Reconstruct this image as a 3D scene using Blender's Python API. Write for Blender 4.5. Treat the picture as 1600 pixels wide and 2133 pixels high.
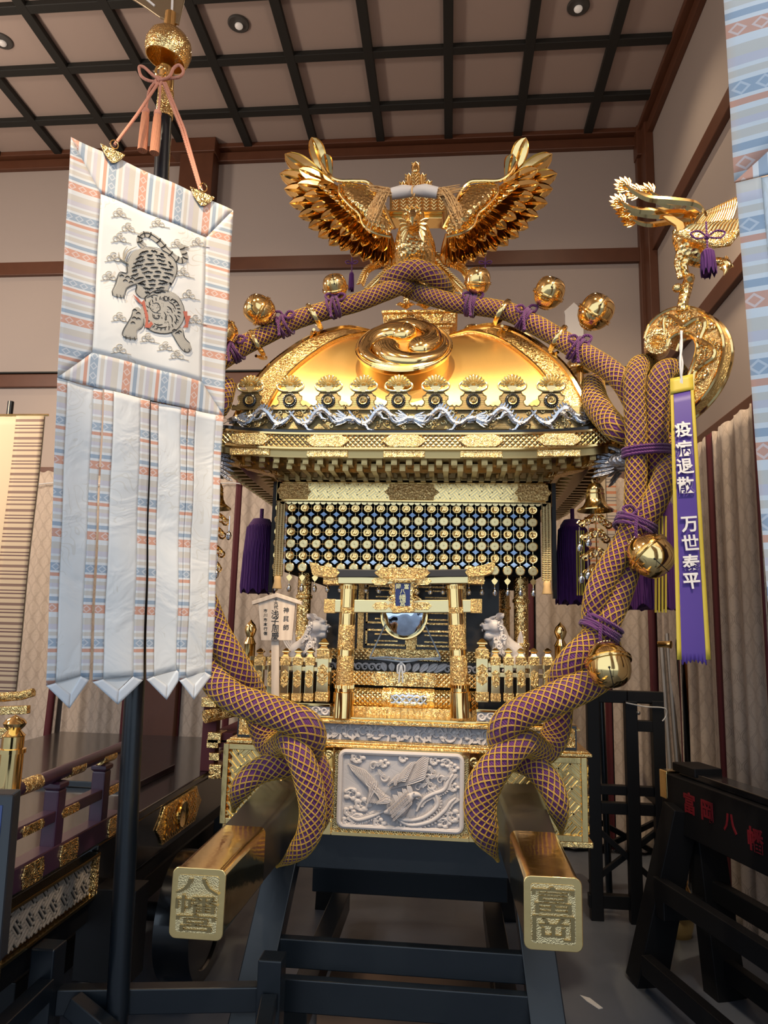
import bpy, math, random
from mathutils import Vector, Matrix, Quaternion
import numpy as np

# ------------------------------------------------------------------ clear
for o in list(bpy.data.objects):
    bpy.data.objects.remove(o)
SC = bpy.context.scene
COL = SC.collection
random.seed(7)
PI = math.pi
V3 = Vector

# ------------------------------------------------------------------ camera
F, EYE = 1480.0, 1.6
_D = np.array([136.0, 245.5, F]); _D /= np.linalg.norm(_D)
_E = np.array([1.0, 0.010, 0.0]); _E[2] = -(_E[0]*_D[0] + _E[1]*_D[1]) / _D[2]; _E /= np.linalg.norm(_E)
_Z = np.cross(_E, _D)
cam_d = bpy.data.cameras.new('camera')
cam_d.sensor_fit = 'VERTICAL'; cam_d.sensor_height = 36.0; cam_d.lens = F / 2133 * 36.0
cam_d.clip_start = 0.02; cam_d.clip_end = 200
cam = bpy.data.objects.new('camera', cam_d); COL.objects.link(cam)
cam.matrix_world = Matrix((( _E[0], -_E[1], -_E[2], 0), (_D[0], -_D[1], -_D[2], 0), (_Z[0], -_Z[1], -_Z[2], EYE), (0, 0, 0, 1)))
SC.camera = cam

# ------------------------------------------------------------------ light
SC.view_settings.view_transform = 'Standard'
SC.view_settings.look = 'None'
SC.view_settings.gamma = 1.0
SC.view_settings.use_curve_mapping = False
SC.view_settings.exposure = 0.0
SC.cycles.max_bounces = 8
SC.cycles.diffuse_bounces = 4
SC.cycles.glossy_bounces = 5
SC.cycles.transmission_bounces = 4
SC.cycles.sample_clamp_indirect = 6.0
SC.cycles.caustics_reflective = False
SC.cycles.caustics_refractive = False

SKY = 1.35
wd = bpy.data.worlds.new('sky'); SC.world = wd; wd.use_nodes = True
bg = wd.node_tree.nodes['Background']
bg.inputs['Color'].default_value = (0.70, 0.84, 1.0, 1); bg.inputs['Strength'].default_value = SKY

def lamp_spot(name, loc, target, power, angle, blend=0.5, color=(1, .82, .6), radius=0.06):
    d = bpy.data.lights.new(name, 'SPOT'); d.energy = power; d.spot_size = math.radians(angle); d.spot_blend = blend
    d.color = color; d.shadow_soft_size = radius
    o = bpy.data.objects.new(name, d); COL.objects.link(o); o.location = loc
    o.rotation_euler = (V3(target) - V3(loc)).to_track_quat('-Z', 'Y').to_euler()
    return o
def lamp_point(name, loc, power, color=(1, .82, .6), radius=0.05):
    d = bpy.data.lights.new(name, 'POINT'); d.energy = power; d.color = color; d.shadow_soft_size = radius
    o = bpy.data.objects.new(name, d); COL.objects.link(o); o.location = loc
    return o

WARM = (1.0, .80, .56)
# spot lamps on the ceiling track by the open front
lamp_spot('spot_lamp_roof', (-.35, .95, 5.4), (-.18, 3.0, 2.7), 330, 34, .6, (1, .74, .40))
lamp_spot('spot_lamp_body', (-1.3, .95, 4.6), (-.18, 3.0, 1.6), 330, 40, .6, WARM)
lamp_spot('spot_lamp_body', (1.2, .95, 4.6), (-.1, 3.0, 1.7), 330, 40, .6, WARM)
# added unseen fill lamps, brightening the room from the left and the entrance
lamp_point('room_lamp', (-4.3, 3.2, 3.9), 180, (1, .86, .72), .25)
lamp_point('room_lamp', (-3.6, 1.2, 4.4), 100, (1, .88, .76), .25)
lamp_point('room_lamp', (.9, .9, 4.2), 75, (1, .88, .76), .2)
# wall washers standing behind the floats
lamp_spot('spot_lamp_wall', (-3.6, 2.6, 3.4), (-2.2, 5.8, 2.2), 210, 80, .8, (1, .74, .48))
lamp_spot('spot_lamp_wall', (1.45, 3.0, 4.4), (.9, 5.8, 2.0), 200, 80, .8, (1, .76, .5))

# ------------------------------------------------------------------ picture point -> world point on a plane
def ray(px, py):
    q = np.array([px - 800.0, py - 1066.5, F])
    return V3((q @ _E, q @ _D, q @ _Z))
CAMP = V3((0, 0, EYE))
def at(px, py, Y):
    d = ray(px, py); return CAMP + d * (Y / d.y)
def onpl(px, py, p0, n):
    d = ray(px, py); n = V3(n); return CAMP + d * ((V3(p0) - CAMP).dot(n) / d.dot(n))
def atz(px, py, z):
    d = ray(px, py); return CAMP + d * ((z - EYE) / d.z)
def zof(py, Y, px=842):
    return at(px, py, Y).z
def xof(px, Y, py=1300):
    return at(px, py, Y).x

# ------------------------------------------------------------------ mesh builder
def frame(d):
    d = V3(d).normalized()
    u = V3((0, 0, 1)) if abs(d.z) < .95 else V3((0, 1, 0))
    a = d.cross(u).normalized(); b = a.cross(d).normalized()
    return a, b, d                     # right, up, forward
class MB:
    def __init__(s):
        s.v = []; s.f = []; s.uv = None
    def add(s, vs, fs, uv=None):
        n = len(s.v)
        s.v += [V3(x) for x in vs]; s.f += [tuple(i + n for i in q) for q in fs]
        if uv is not None:
            if s.uv is None: s.uv = [(0, 0)] * n
            s.uv += list(uv)
        elif s.uv is not None:
            s.uv += [(0, 0)] * len(vs)
        return s
    def merge(s, o, M=None):
        return s.add([M @ x for x in o.v] if M else o.v, o.f, o.uv)
    def box(s, x0, x1, y0, y1, z0, z1):
        v = [(x, y, z) for z in (z0, z1) for y in (y0, y1) for x in (x0, x1)]
        return s.add(v, [(0, 2, 3, 1), (4, 5, 7, 6), (0, 1, 5, 4), (2, 6, 7, 3), (0, 4, 6, 2), (1, 3, 7, 5)])
    def bar(s, p, q, w, h, up=(0, 0, 1), w2=None, h2=None):
        p = V3(p); q = V3(q); d = (q - p).normalized(); up = V3(up)
        a = d.cross(up)
        if a.length < 1e-4: a = d.cross(V3((0, 1, 0)))
        a.normalize(); b = a.cross(d).normalized()
        w2 = w if w2 is None else w2; h2 = h if h2 is None else h2
        v = []
        for c, ww, hh in ((p, w, h), (q, w2, h2)):
            for i, j in ((-1, -1), (1, -1), (1, 1), (-1, 1)):
                v.append(c + a * (i * ww / 2) + b * (j * hh / 2))
        return s.add(v, [(0, 1, 2, 3), (7, 6, 5, 4), (0, 4, 5, 1), (1, 5, 6, 2), (2, 6, 7, 3), (3, 7, 4, 0)])
    def rbar(s, p, q, w, h, r, up=(0, 0, 1), w2=None, h2=None, n=4):
        """bar with rounded long edges"""
        p = V3(p); q = V3(q); d = (q - p).normalized(); a = d.cross(V3(up)).normalized(); b = a.cross(d)
        w2 = w if w2 is None else w2; h2 = h if h2 is None else h2
        rings = []
        for c, ww, hh in ((p, w, h), (q, w2, h2)):
            ring = []
            for k, (sx, sy) in enumerate(((1, 1), (-1, 1), (-1, -1), (1, -1))):
                for i in range(n + 1):
                    t = k * PI / 2 + i / n * PI / 2
                    ring.append(c + a * (sx * (ww / 2 - r) + r * math.cos(t)) + b * (sy * (hh / 2 - r) + r * math.sin(t)))
            rings.append(ring)
        m = len(rings[0]); v = rings[0] + rings[1]
        fs = [(i, (i + 1) % m, m + (i + 1) % m, m + i) for i in range(m)]
        return s.add(v, fs + [tuple(range(m - 1, -1, -1)), tuple(range(m, 2 * m))])
    def tube(s, pts, r, n=8, caps=True, closed=False, flat=1.0, up=None):
        pts = [V3(p) for p in pts]; k = len(pts)
        rr = r if isinstance(r, (list, tuple)) else [r] * k
        T = []
        for i in range(k):
            if closed: t = pts[(i + 1) % k] - pts[i - 1]
            else: t = pts[min(i + 1, k - 1)] - pts[max(i - 1, 0)]
            T.append(t.normalized() if t.length > 1e-9 else V3((0, 0, 1)))
        a = V3(up) if up is not None else frame(T[0])[0]
        v = []
        for i in range(k):
            a = (a - T[i] * a.dot(T[i]))
            a = a.normalized() if a.length > 1e-6 else frame(T[i])[0]
            b = T[i].cross(a)
            for j in range(n):
                t = 2 * PI * j / n
                v.append(pts[i] + a * (rr[i] * math.cos(t)) + b * (rr[i] * flat * math.sin(t)))
        fs = []
        for i in range(k if closed else k - 1):
            i2 = (i + 1) % k
            for j in range(n):
                j2 = (j + 1) % n
                fs.append((i * n + j, i * n + j2, i2 * n + j2, i2 * n + j))
        if caps and not closed:
            fs += [tuple(range(n - 1, -1, -1)), tuple(range((k - 1) * n, k * n))]
        return s.add(v, fs)
    def lathe(s, prof, M=None, n=20, sx=1, sy=1):
        v = []; fs = []
        for r, z in prof:
            for j in range(n):
                t = 2 * PI * j / n
                v.append((r * sx * math.cos(t), r * sy * math.sin(t), z))
        for i in range(len(prof) - 1):
            for j in range(n):
                j2 = (j + 1) % n
                fs.append((i * n + j, i * n + j2, (i + 1) * n + j2, (i + 1) * n + j))
        fs += [tuple(range(n - 1, -1, -1)), tuple(range((len(prof) - 1) * n, len(prof) * n))]
        if M is not None: v = [M @ V3(x) for x in v]
        return s.add(v, fs)
    def ball(s, c, r, nu=12, nv=8, M=None):
        if not isinstance(r, (tuple, list)): r = (r, r, r)
        c = V3(c); v = []; fs = []
        for i in range(nv + 1):
            p = PI * i / nv
            for j in range(nu):
                t = 2 * PI * j / nu
                q = V3((r[0] * math.sin(p) * math.cos(t), r[1] * math.sin(p) * math.sin(t), r[2] * math.cos(p)))
                v.append(c + (M @ q if M else q))
        for i in range(nv):
            for j in range(nu):
                j2 = (j + 1) % nu
                fs.append((i * nu + j, (i + 1) * nu + j, (i + 1) * nu + j2, i * nu + j2))
        return s.add(v, fs)
    def grid(s, nu, nv, fn, uvfn=None):
        v = [fn(i / nu, j / nv) for j in range(nv + 1) for i in range(nu + 1)]
        uv = [uvfn(i / nu, j / nv) for j in range(nv + 1) for i in range(nu + 1)] if uvfn else None
        w = nu + 1
        return s.add(v, [(j * w + i, j * w + i + 1, (j + 1) * w + i + 1, (j + 1) * w + i) for j in range(nv) for i in range(nu)], uv)
    def prism(s, poly, off):
        """poly: list of 3-D points, extruded by vector off"""
        poly = [V3(p) for p in poly]; off = V3(off); n = len(poly)
        fs = [tuple(range(n)), tuple(range(2 * n - 1, n - 1, -1))]
        fs += [(i, n + i, n + (i + 1) % n, (i + 1) % n) for i in range(n)]
        return s.add(poly + [p + off for p in poly], fs)
    def leaf(s, root, tip, w, nrm, bend=0.0, curl=0.0, n=8, th=.002, rib=.25, wpos=.55, pointy=1.0, plume=False):
        """a feather or leaf: raised rim, sunk blade, raised mid-rib"""
        root = V3(root); tip = V3(tip); nrm = V3(nrm).normalized(); d = tip - root; L = d.length; d.normalize()
        side = d.cross(nrm).normalized(); nn = side.cross(d).normalized()
        cs = (-1, -.8, -.42, -.10, 0, .10, .42, .8, 1)
        hs = (0, 1, .25, .45, 1.15, .45, .25, 1, 0)
        if plume: cs = (-1, -.94, -.80, -.22, 0, .22, .80, .94, 1); hs = (0, .9, .12, .05, .75, .05, .12, .9, 0)
        v = []; fs = []
        for i in range(n + 1):
            t = i / n
            if t < wpos: ww = .35 + .65 * math.sin(t / wpos * PI / 2)
            else: ww = max(.02, math.cos((t - wpos) / (1 - wpos) * PI / 2) ** (.75 * pointy))
            ww *= w / 2
            c = root + d * (L * t) + side * (bend * L * math.sin(t * PI / 2) ** 2) + nn * (curl * L * t * t)
            for a, h in zip(cs, hs):
                v.append(c + side * (a * ww) + nn * (h * rib * min(w, .05) * .5 * (2 * ww / w) ** .8))
        m = len(cs)
        fs = [(i * m + j, i * m + j + 1, (i + 1) * m + j + 1, (i + 1) * m + j) for i in range(n) for j in range(m - 1)]
        k = len(v)
        v += [x - nn * th for x in v]
        fs += [tuple(k + q for q in reversed(f)) for f in fs]
        for i in range(n):
            fs.append((i * m, (i + 1) * m, k + (i + 1) * m, k + i * m))
            fs.append(((i + 1) * m + m - 1, i * m + m - 1, k + i * m + m - 1, k + (i + 1) * m + m - 1))
        fs.append(tuple(range(n * m, n * m + m)) + tuple(range(k + n * m + m - 1, k + n * m - 1, -1)))
        fs.append(tuple(range(m - 1, -1, -1)) + tuple(range(k, k + m)))
        return s.add(v, fs)
    def disc(s, c, r, nrm, th, n=16):
        a, b, d = frame(nrm)
        return s.prism([V3(c) + a * (r * math.cos(2 * PI * i / n)) + b * (r * math.sin(2 * PI * i / n)) for i in range(n)], d * th)

def spline(pts, m=8, closed=False):
    """Catmull-Rom through points of any dimension"""
    P = [tuple(p) for p in pts]; n = len(P); out = []
    rng = range(n) if closed else range(n - 1)
    for i in rng:
        p0 = P[(i - 1) % n] if (closed or i > 0) else P[0]
        p1 = P[i]; p2 = P[(i + 1) % n]
        p3 = P[(i + 2) % n] if (closed or i < n - 2) else P[-1]
        for k in range(m):
            t = k / m
            out.append(tuple(.5 * ((2 * b) + (-a + c) * t + (2 * a - 5 * b + 4 * c - d) * t * t + (-a + 3 * b - 3 * c + d) * t ** 3) for a, b, c, d in zip(p0, p1, p2, p3)))
    if not closed: out.append(P[-1])
    return out
def spiral(c, r0, r1, a0, a1, u, v, n=20):
    c = V3(c); u = V3(u); v = V3(v)
    return [c + u * ((r0 + (r1 - r0) * i / n) * math.cos(a0 + (a1 - a0) * i / n)) + v * ((r0 + (r1 - r0) * i / n) * math.sin(a0 + (a1 - a0) * i / n)) for i in range(n + 1)]

# ------------------------------------------------------------------ objects
def wloc(o):
    p = V3((0, 0, 0))
    while o is not None:
        p = p + o.location; o = o.parent
    return p
def tag(o, label=None, cat=None, group=None, kind=None):
    if label: o['label'] = label
    if cat: o['category'] = cat
    if group: o['group'] = group
    if kind: o['kind'] = kind
    return o
def obj(name, mb, mat, parent=None, smooth=False, bevel=0, label=None, cat=None, group=None, kind=None, origin=None, seg=2):
    """links a builder's shape, made in world coordinates, as ONE mesh object"""
    me = bpy.data.meshes.new(name)
    if parent is not None: org = wloc(parent)
    elif origin is not None: org = V3(origin)
    else:
        xs = [p.x for p in mb.v]; ys = [p.y for p in mb.v]; zs = [p.z for p in mb.v]
        org = V3(((min(xs) + max(xs)) / 2, (min(ys) + max(ys)) / 2, min(zs)))
    me.from_pydata([tuple(p - org) for p in mb.v], [], mb.f)
    if mb.uv is not None:
        l = me.uv_layers.new(name='uv')
        for lp in me.loops: l.data[lp.index].uv = mb.uv[lp.vertex_index]
    me.validate(); me.update()
    for m in (mat if isinstance(mat, (list, tuple)) else [mat]): me.materials.append(m)
    if smooth:
        for p in me.polygons: p.use_smooth = True
        if smooth != 'all':
            try: me.set_sharp_from_angle(angle=math.radians(smooth if smooth is not True else 40))
            except Exception: pass
    o = bpy.data.objects.new(name, me); COL.objects.link(o)
    if parent is not None: o.parent = parent
    else: o.location = org
    if bevel:
        b = o.modifiers.new('bevel', 'BEVEL'); b.width = bevel; b.segments = seg; b.limit_method = 'ANGLE'; b.angle_limit = math.radians(40)
    return tag(o, label, cat, group, kind)
def thing(name, loc, label, cat, group=None):
    o = bpy.data.objects.new(name, None); COL.objects.link(o); o.location = loc; o.empty_display_size = .1
    return tag(o, label, cat, group)
def kids(o): return [c for c in bpy.data.objects if c.parent == o]
def dup(o, loc, label=None, parent=None, rot=None):
    c = o.copy(); COL.objects.link(c); c.parent = parent
    if loc is not None: c.location = loc
    if rot is not None: c.rotation_euler = rot
    if label: c['label'] = label
    for ch in kids(o):
        dup(ch, None, None, c)
    return c
def text(mb, body, M, size=1.0, depth=.01, bold=0.0, squash=1.0):
    """adds characters, centred on the origin of M, to a builder"""
    c = bpy.data.curves.new('t', 'FONT'); c.body = body; c.size = size; c.extrude = depth; c.offset = bold
    c.align_x = 'CENTER'; c.align_y = 'CENTER'; c.resolution_u = 3
    o = bpy.data.objects.new('t', c); COL.objects.link(o)
    dg = bpy.context.evaluated_depsgraph_get(); dg.update()
    me = bpy.data.meshes.new_from_object(o.evaluated_get(dg))
    zs = [v.co.y for v in me.vertices]; xs = [v.co.x for v in me.vertices]
    cy = (min(zs) + max(zs)) / 2 if zs else 0; cx = (min(xs) + max(xs)) / 2 if xs else 0
    mb.add([M @ V3(((v.co.x - cx) * squash, v.co.y - cy, v.co.z)) for v in me.vertices], [tuple(p.vertices) for p in me.polygons])
    bpy.data.objects.remove(o); bpy.data.meshes.remove(me); bpy.data.curves.remove(c)
def basis(o, x, y, z=None):
    x = V3(x).normalized(); y = V3(y); y = (y - x * y.dot(x)).normalized(); z = x.cross(y)
    return Matrix(((x.x, y.x, z.x, o[0]), (x.y, y.y, z.y, o[1]), (x.z, y.z, z.z, o[2]), (0, 0, 0, 1)))
def lookM(o, d):
    """matrix whose local Z looks along d"""
    a, b, c = frame(d); return Matrix(((a.x, b.x, c.x, o[0]), (a.y, b.y, c.y, o[1]), (a.z, b.z, c.z, o[2]), (0, 0, 0, 1)))

# ------------------------------------------------------------------ materials
class S:
    """a node socket with arithmetic"""
    def __init__(s, nt, k): s.nt = nt; s.k = k
    def m(s, op, b=None, c=None):
        n = s.nt.nodes.new('ShaderNodeMath'); n.operation = op; s.nt.links.new(s.k, n.inputs[0])
        for i, q in ((1, b), (2, c)):
            if q is None: continue
            if isinstance(q, S): s.nt.links.new(q.k, n.inputs[i])
            else: n.inputs[i].default_value = q
        return S(s.nt, n.outputs[0])
    def __add__(s, o): return s.m('ADD', o)
    def __sub__(s, o): return s.m('SUBTRACT', o)
    def __mul__(s, o): return s.m('MULTIPLY', o)
    def __mod__(s, o): return s.m('FLOORED_MODULO', o)
    def sin(s): return s.m('SINE')
    def abs(s): return s.m('ABSOLUTE')
    def lt(s, o): return s.m('LESS_THAN', o)
    def gt(s, o): return s.m('GREATER_THAN', o)
    def mx(s, o): return s.m('MAXIMUM', o)
    def mn(s, o): return s.m('MINIMUM', o)
class P:
    """pattern kit inside one material"""
    def __init__(s, nt):
        s.nt = nt; tc = nt.nodes.new('ShaderNodeTexCoord'); s.co = tc.outputs['Object']; s.uvk = tc.outputs['UV']
    def xyz(s, uv=False):
        n = s.nt.nodes.new('ShaderNodeSeparateXYZ'); s.nt.links.new(s.uvk if uv else s.co, n.inputs[0])
        return [S(s.nt, n.outputs[i]) for i in range(3)]
    def noise(s, scale, detail=2, dist=0, uv=False):
        n = s.nt.nodes.new('ShaderNodeTexNoise'); s.nt.links.new(s.uvk if uv else s.co, n.inputs['Vector'])
        n.inputs['Scale'].default_value = scale; n.inputs['Detail'].default_value = detail; n.inputs['Distortion'].default_value = dist
        return S(s.nt, n.outputs[0])
    def voro(s, scale, feature='F1', smooth=0):
        n = s.nt.nodes.new('ShaderNodeTexVoronoi'); n.feature = feature; s.nt.links.new(s.co, n.inputs['Vector'])
        n.inputs['Scale'].default_value = scale
        return S(s.nt, n.outputs['Distance'])
    def mix(s, fac, a, b):
        n = s.nt.nodes.new('ShaderNodeMix'); n.data_type = 'RGBA'
        if isinstance(fac, S): s.nt.links.new(fac.k, n.inputs[0])
        else: n.inputs[0].default_value = fac
        for i, q in ((6, a), (7, b)):
            if isinstance(q, S): s.nt.links.new(q.k, n.inputs[i])
            else: n.inputs[i].default_value = tuple(q) + (1,)
        return S(s.nt, n.outputs[2])
    def ramp(s, fac, stops, interp='CONSTANT'):
        n = s.nt.nodes.new('ShaderNodeValToRGB'); s.nt.links.new(fac.k, n.inputs[0]); r = n.color_ramp; r.interpolation = interp
        while len(r.elements) > 1: r.elements.remove(r.elements[-1])
        r.elements[0].position = stops[0][0]; r.elements[0].color = tuple(stops[0][1]) + (1,)
        for p, c in stops[1:]:
            e = r.elements.new(p); e.color = tuple(c) + (1,)
        return S(s.nt, n.outputs[0])
def mat(name, color=(.8, .8, .8), rough=.5, metal=0.0, bump=None, dist=.002, col=None, strength=1.0, rgh=None, sheen=0, coat=0, emit=None, spec=None, trans=0):
    m = bpy.data.materials.new(name); m.use_nodes = True; nt = m.node_tree; b = nt.nodes['Principled BSDF']
    b.inputs['Base Color'].default_value = tuple(color) + (1,); b.inputs['Roughness'].default_value = rough; b.inputs['Metallic'].default_value = metal
    if coat: b.inputs['Coat Weight'].default_value = coat; b.inputs['Coat Roughness'].default_value = .08
    if sheen: b.inputs['Sheen Weight'].default_value = sheen
    if spec is not None: b.inputs['Specular IOR Level'].default_value = spec
    if trans: b.inputs['Transmission Weight'].default_value = trans
    p = P(nt)
    if col: nt.links.new(col(p).k, b.inputs['Base Color'])
    if rgh: nt.links.new(rgh(p).k, b.inputs['Roughness'])
    if bump:
        n = nt.nodes.new('ShaderNodeBump'); n.inputs['Distance'].default_value = dist; n.inputs['Strength'].default_value = strength
        nt.links.new(bump(p).k, n.inputs['Height']); nt.links.new(n.outputs[0], b.inputs['Normal'])
    if emit: b.inputs['Emission Color'].default_value = tuple(emit[0]) + (1,); b.inputs['Emission Strength'].default_value = emit[1]
    return m

G = (1.0, .70, .29); GB = (.82, .56, .21)
def arab(k):                      # winding engraved scrolls: contour lines of a noise
    return lambda p: ((p.noise(k, 1.5, .6) * 46).sin() * .5 + .5) + p.voro(k * 3.2) * .5
def cross(k, axes=(0, 2)):
    def f(p):
        q = p.xyz(); a, b = q[axes[0]], q[axes[1]]
        return ((a + b) * k).sin().abs().mn(((a - b) * k).sin().abs())
    return f
MT = {}
MT['gold'] = mat('polished_gold', G, .10, 1, bump=lambda p: p.noise(9, 2), dist=.004, strength=.25)
MT['gold2'] = mat('worn_brass', (.93, .66, .27), .16, 1, bump=lambda p: p.noise(16, 3), dist=.003, strength=.35, rgh=lambda p: p.noise(7, 4) * .24 + .02)
MT['gold_eng'] = mat('engraved_gold', G, .2, 1, bump=arab(42), dist=.0022, strength=.8)
MT['gold_fine'] = mat('finely_chased_gold', G, .22, 1, bump=arab(75), dist=.0012, strength=.75)
MT['gold_lat'] = mat('lattice_gold', (.90, .66, .30), .22, 1, bump=cross(150), dist=.0035, strength=.9)
MT['gold_satin'] = mat('satin_gold_leaf', (1, .66, .24), .36, 1, bump=lambda p: p.noise(420, 2), dist=.0006, strength=.6)
MT['gold_nanako'] = mat('stippled_gold', (.80, .60, .28), .26, 1, bump=lambda p: p.voro(230), dist=.003, strength=.8)
def relief(k): return lambda p: p.voro(k, 'SMOOTH_F1') * 1.2 + (p.noise(k, 2, .8) * 30).sin() * .25
MT['gold_carve'] = mat('carved_gold', (.92, .64, .26), .22, 1, bump=relief(52), dist=.007, strength=1)
MT['gold_chase'] = mat('chased_gold', G, .2, 1, bump=relief(120), dist=.0032, strength=1)
MT['gold_scale'] = mat('scaled_gold', G, .16, 1, bump=lambda p: p.voro(60), dist=.006, strength=.9)
MT['gold_pale'] = mat('pale_brass_sheet', (.78, .61, .31), .24, 1, bump=lambda p: p.noise(30, 2), dist=.001, strength=.3)
MT['gold_old'] = mat('old_dark_gold', (.42, .30, .13), .27, 1, bump=lambda p: p.noise(30, 2), dist=.001, strength=.3)  # dark gold; on the eave parts the shade is put into this colour
MT['gold_old_lat'] = mat('old_lattice_gold', (.54, .395, .18), .25, 1, bump=cross(150), dist=.0035, strength=.9)  # lattice gold darkened, eave shade painted into its colour
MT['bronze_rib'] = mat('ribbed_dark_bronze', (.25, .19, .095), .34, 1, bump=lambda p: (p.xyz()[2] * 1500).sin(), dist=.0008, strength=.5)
MT['silver'] = mat('silver', (.52, .56, .63), .26, 1, bump=lambda p: p.voro(120), dist=.002, strength=.5)
MT['silver_s'] = mat('polished_silver', (.85, .87, .9), .12, 1)
MT['black'] = mat('black_lacquer', (.006, .007, .009), .22, 0, coat=.5, bump=lambda p: p.noise(6, 3), dist=.002, strength=.2)
MT['black_m'] = mat('matt_black_wood', (.006, .006, .007), .5, 0, spec=.3, bump=lambda p: p.noise(40, 3), dist=.001, strength=.3)
MT['black_b'] = mat('blue_black_paint', (.006, .009, .013), .30, 0, bump=lambda p: p.noise(30, 3), dist=.0012, strength=.35)
MT['brownlac'] = mat('brown_black_lacquer', (.020, .016, .013), .42, 0, coat=.08)
MT['whitewood'] = mat('pale_carved_wood', (.62, .56, .53), .6, 0, bump=lambda p: p.noise(90, 3), dist=.0012, strength=.5)
MT['whitewood2'] = mat('pale_wood_ground', (.50, .47, .47), .65, 0, bump=lambda p: p.voro(26, 'DISTANCE_TO_EDGE').mn(.06), dist=.01, strength=.4)
MT['plaque'] = mat('planed_cypress', (.72, .58, .45), .6, 0, col=lambda p: p.mix((p.xyz()[0] * 260 + p.noise(12, 2) * 5).sin() * .5 + .5, (.74, .60, .47), (.66, .52, .40)))
MT['ink'] = mat('black_ink', (.012, .012, .012), .6)
MT['purple'] = mat('purple_cord', (.105, .011, .118), .75, 0, sheen=.3, bump=lambda p: ((p.xyz()[0] * 1.2 + p.xyz()[2] + p.xyz()[1] * .7) * 620).sin(), dist=.0015, strength=.7)
MT['purple_silk'] = mat('purple_silk', (.065, .026, .25), .5, 0, sheen=.2)
MT['tassel'] = mat('purple_tassel', (.065, .007, .11), .8, 0, bump=lambda p: (p.xyz()[0] * 900 + p.noise(8, 1) * 9).sin(), dist=.002, strength=.8)
MT['net'] = mat('golden_net_yarn', (.62, .36, .055), .55, 0, bump=lambda p: ((p.xyz()[0] + p.xyz()[2] * 1.3) * 1500).sin(), dist=.0006, strength=.5)
MT['yellow'] = mat('yellow_silk', (.58, .44, .045), .55)
MT['straw'] = mat('rice_straw', (.72, .46, .2), .7, 0)
MT['paper'] = mat('white_paper', (.8, .76, .72), .7)
MT['cordw'] = mat('white_cord', (.62, .62, .62), .8)
MT['pink'] = mat('salmon_cord', (.62, .27, .18), .75, 0, bump=lambda p: ((p.xyz()[0] + p.xyz()[2]) * 900).sin(), dist=.0008, strength=.5)
MT['pinkt'] = mat('salmon_tassel', (.68, .28, .15), .8, 0, bump=lambda p: (p.xyz()[0] * 1500 + p.xyz()[1] * 900).sin(), dist=.0015, strength=.7)
MT['blue_en'] = mat('blue_enamel', (.36, .54, .85), .35, .1, bump=lambda p: p.voro(220), dist=.0015, strength=.6)
MT['navy'] = mat('navy_board', (.012, .02, .11), .35)
MT['postwood'] = mat('brown_timber', (.125, .044, .022), .45, 0, col=lambda p: p.mix(p.noise(5, 4, 1.5), (.082, .027, .012), (.125, .044, .020)))
MT['dkbatten'] = mat('dark_batten', (.010, .010, .008), .6)
MT['plaster'] = mat('warm_plaster', (.385, .315, .275), .9, 0, bump=lambda p: p.noise(160, 2), dist=.001, strength=.25)
MT['ceil'] = mat('ceiling_board', (.40, .30, .25), .9, 0, bump=lambda p: p.noise(90, 2), dist=.001, strength=.2)
MT['floor'] = mat('grey_floor', (.17, .165, .17), .38, 0, col=lambda p: p.mix(p.noise(3, 5), (.095, .108, .135), (.165, .178, .21)), rgh=lambda p: p.noise(5, 3) * .3 + .22)
MT['mirror'] = mat('mirror_glass', (.75, .82, .9), .02, 1)
MT['darkred'] = mat('maroon_band', (.085, .010, .016), .7)
MT['plum'] = mat('plum_lacquer', (.055, .018, .038), .35, 0, coat=.3)
MT['brownw'] = mat('raw_plywood', (.20, .12, .075), .6)
MT['redp'] = mat('red_paint', (.17, .008, .014), .5)
MT['steel'] = mat('dull_steel', (.30, .29, .28), .4, .8)
MT['orangewood'] = mat('orange_wood', (.48, .16, .035), .5)
MT['brocwhite'] = None
# ------------------------------------------------------------------ room
CZ = EYE + 4.34; WY = 5.80
WX = atz(1455, 0, CZ).x; LX = -6.5; FY = 0.6
X0 = atz(934, 0, CZ).x; BX = atz(1116, 0, CZ).x - X0
def struct(name, mb, m, **k): return obj(name, mb, m, kind='structure', **k)
struct('floor', MB().box(-12, 8, -8, WY + .1, -.1, 0), MT['floor'])
struct('ceiling', MB().box(LX, WX + .1, FY, WY + .1, CZ, CZ + .1), MT['ceil'])
struct('wall_back', MB().box(LX, WX, WY, WY + .1, 0, CZ), MT['plaster'])
struct('wall_right', MB().box(WX, WX + .1, FY, WY + .1, 0, CZ), MT['plaster'])
struct('wall_left', MB().box(LX - .1, LX, FY, WY + .1, 0, CZ), MT['plaster'])
struct('wall_front', MB().box(LX, WX, FY - .1, FY, 3.9, CZ), MT['plaster'])
nt_ = 0
def trim(mb, m='postwood', bevel=.006):
    global nt_; nt_ += 1
    return struct('trim_%d' % nt_, mb, MT[m], bevel=bevel)
for k in range(-10, 4):
    x = X0 + k * BX
    if x < WX - .15 and x > LX: trim(MB().box(x - .036, x + .036, FY, WY, CZ - .045, CZ), 'dkbatten', .004)
for k in range(-6, 2):
    y = 4.739 + k * .562
    if FY < y < WY: trim(MB().box(LX, WX, y - .036, y + .036, CZ - .043, CZ), 'dkbatten', .004)
def zb(py, px=800): return at(px, py, WY).z
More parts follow.
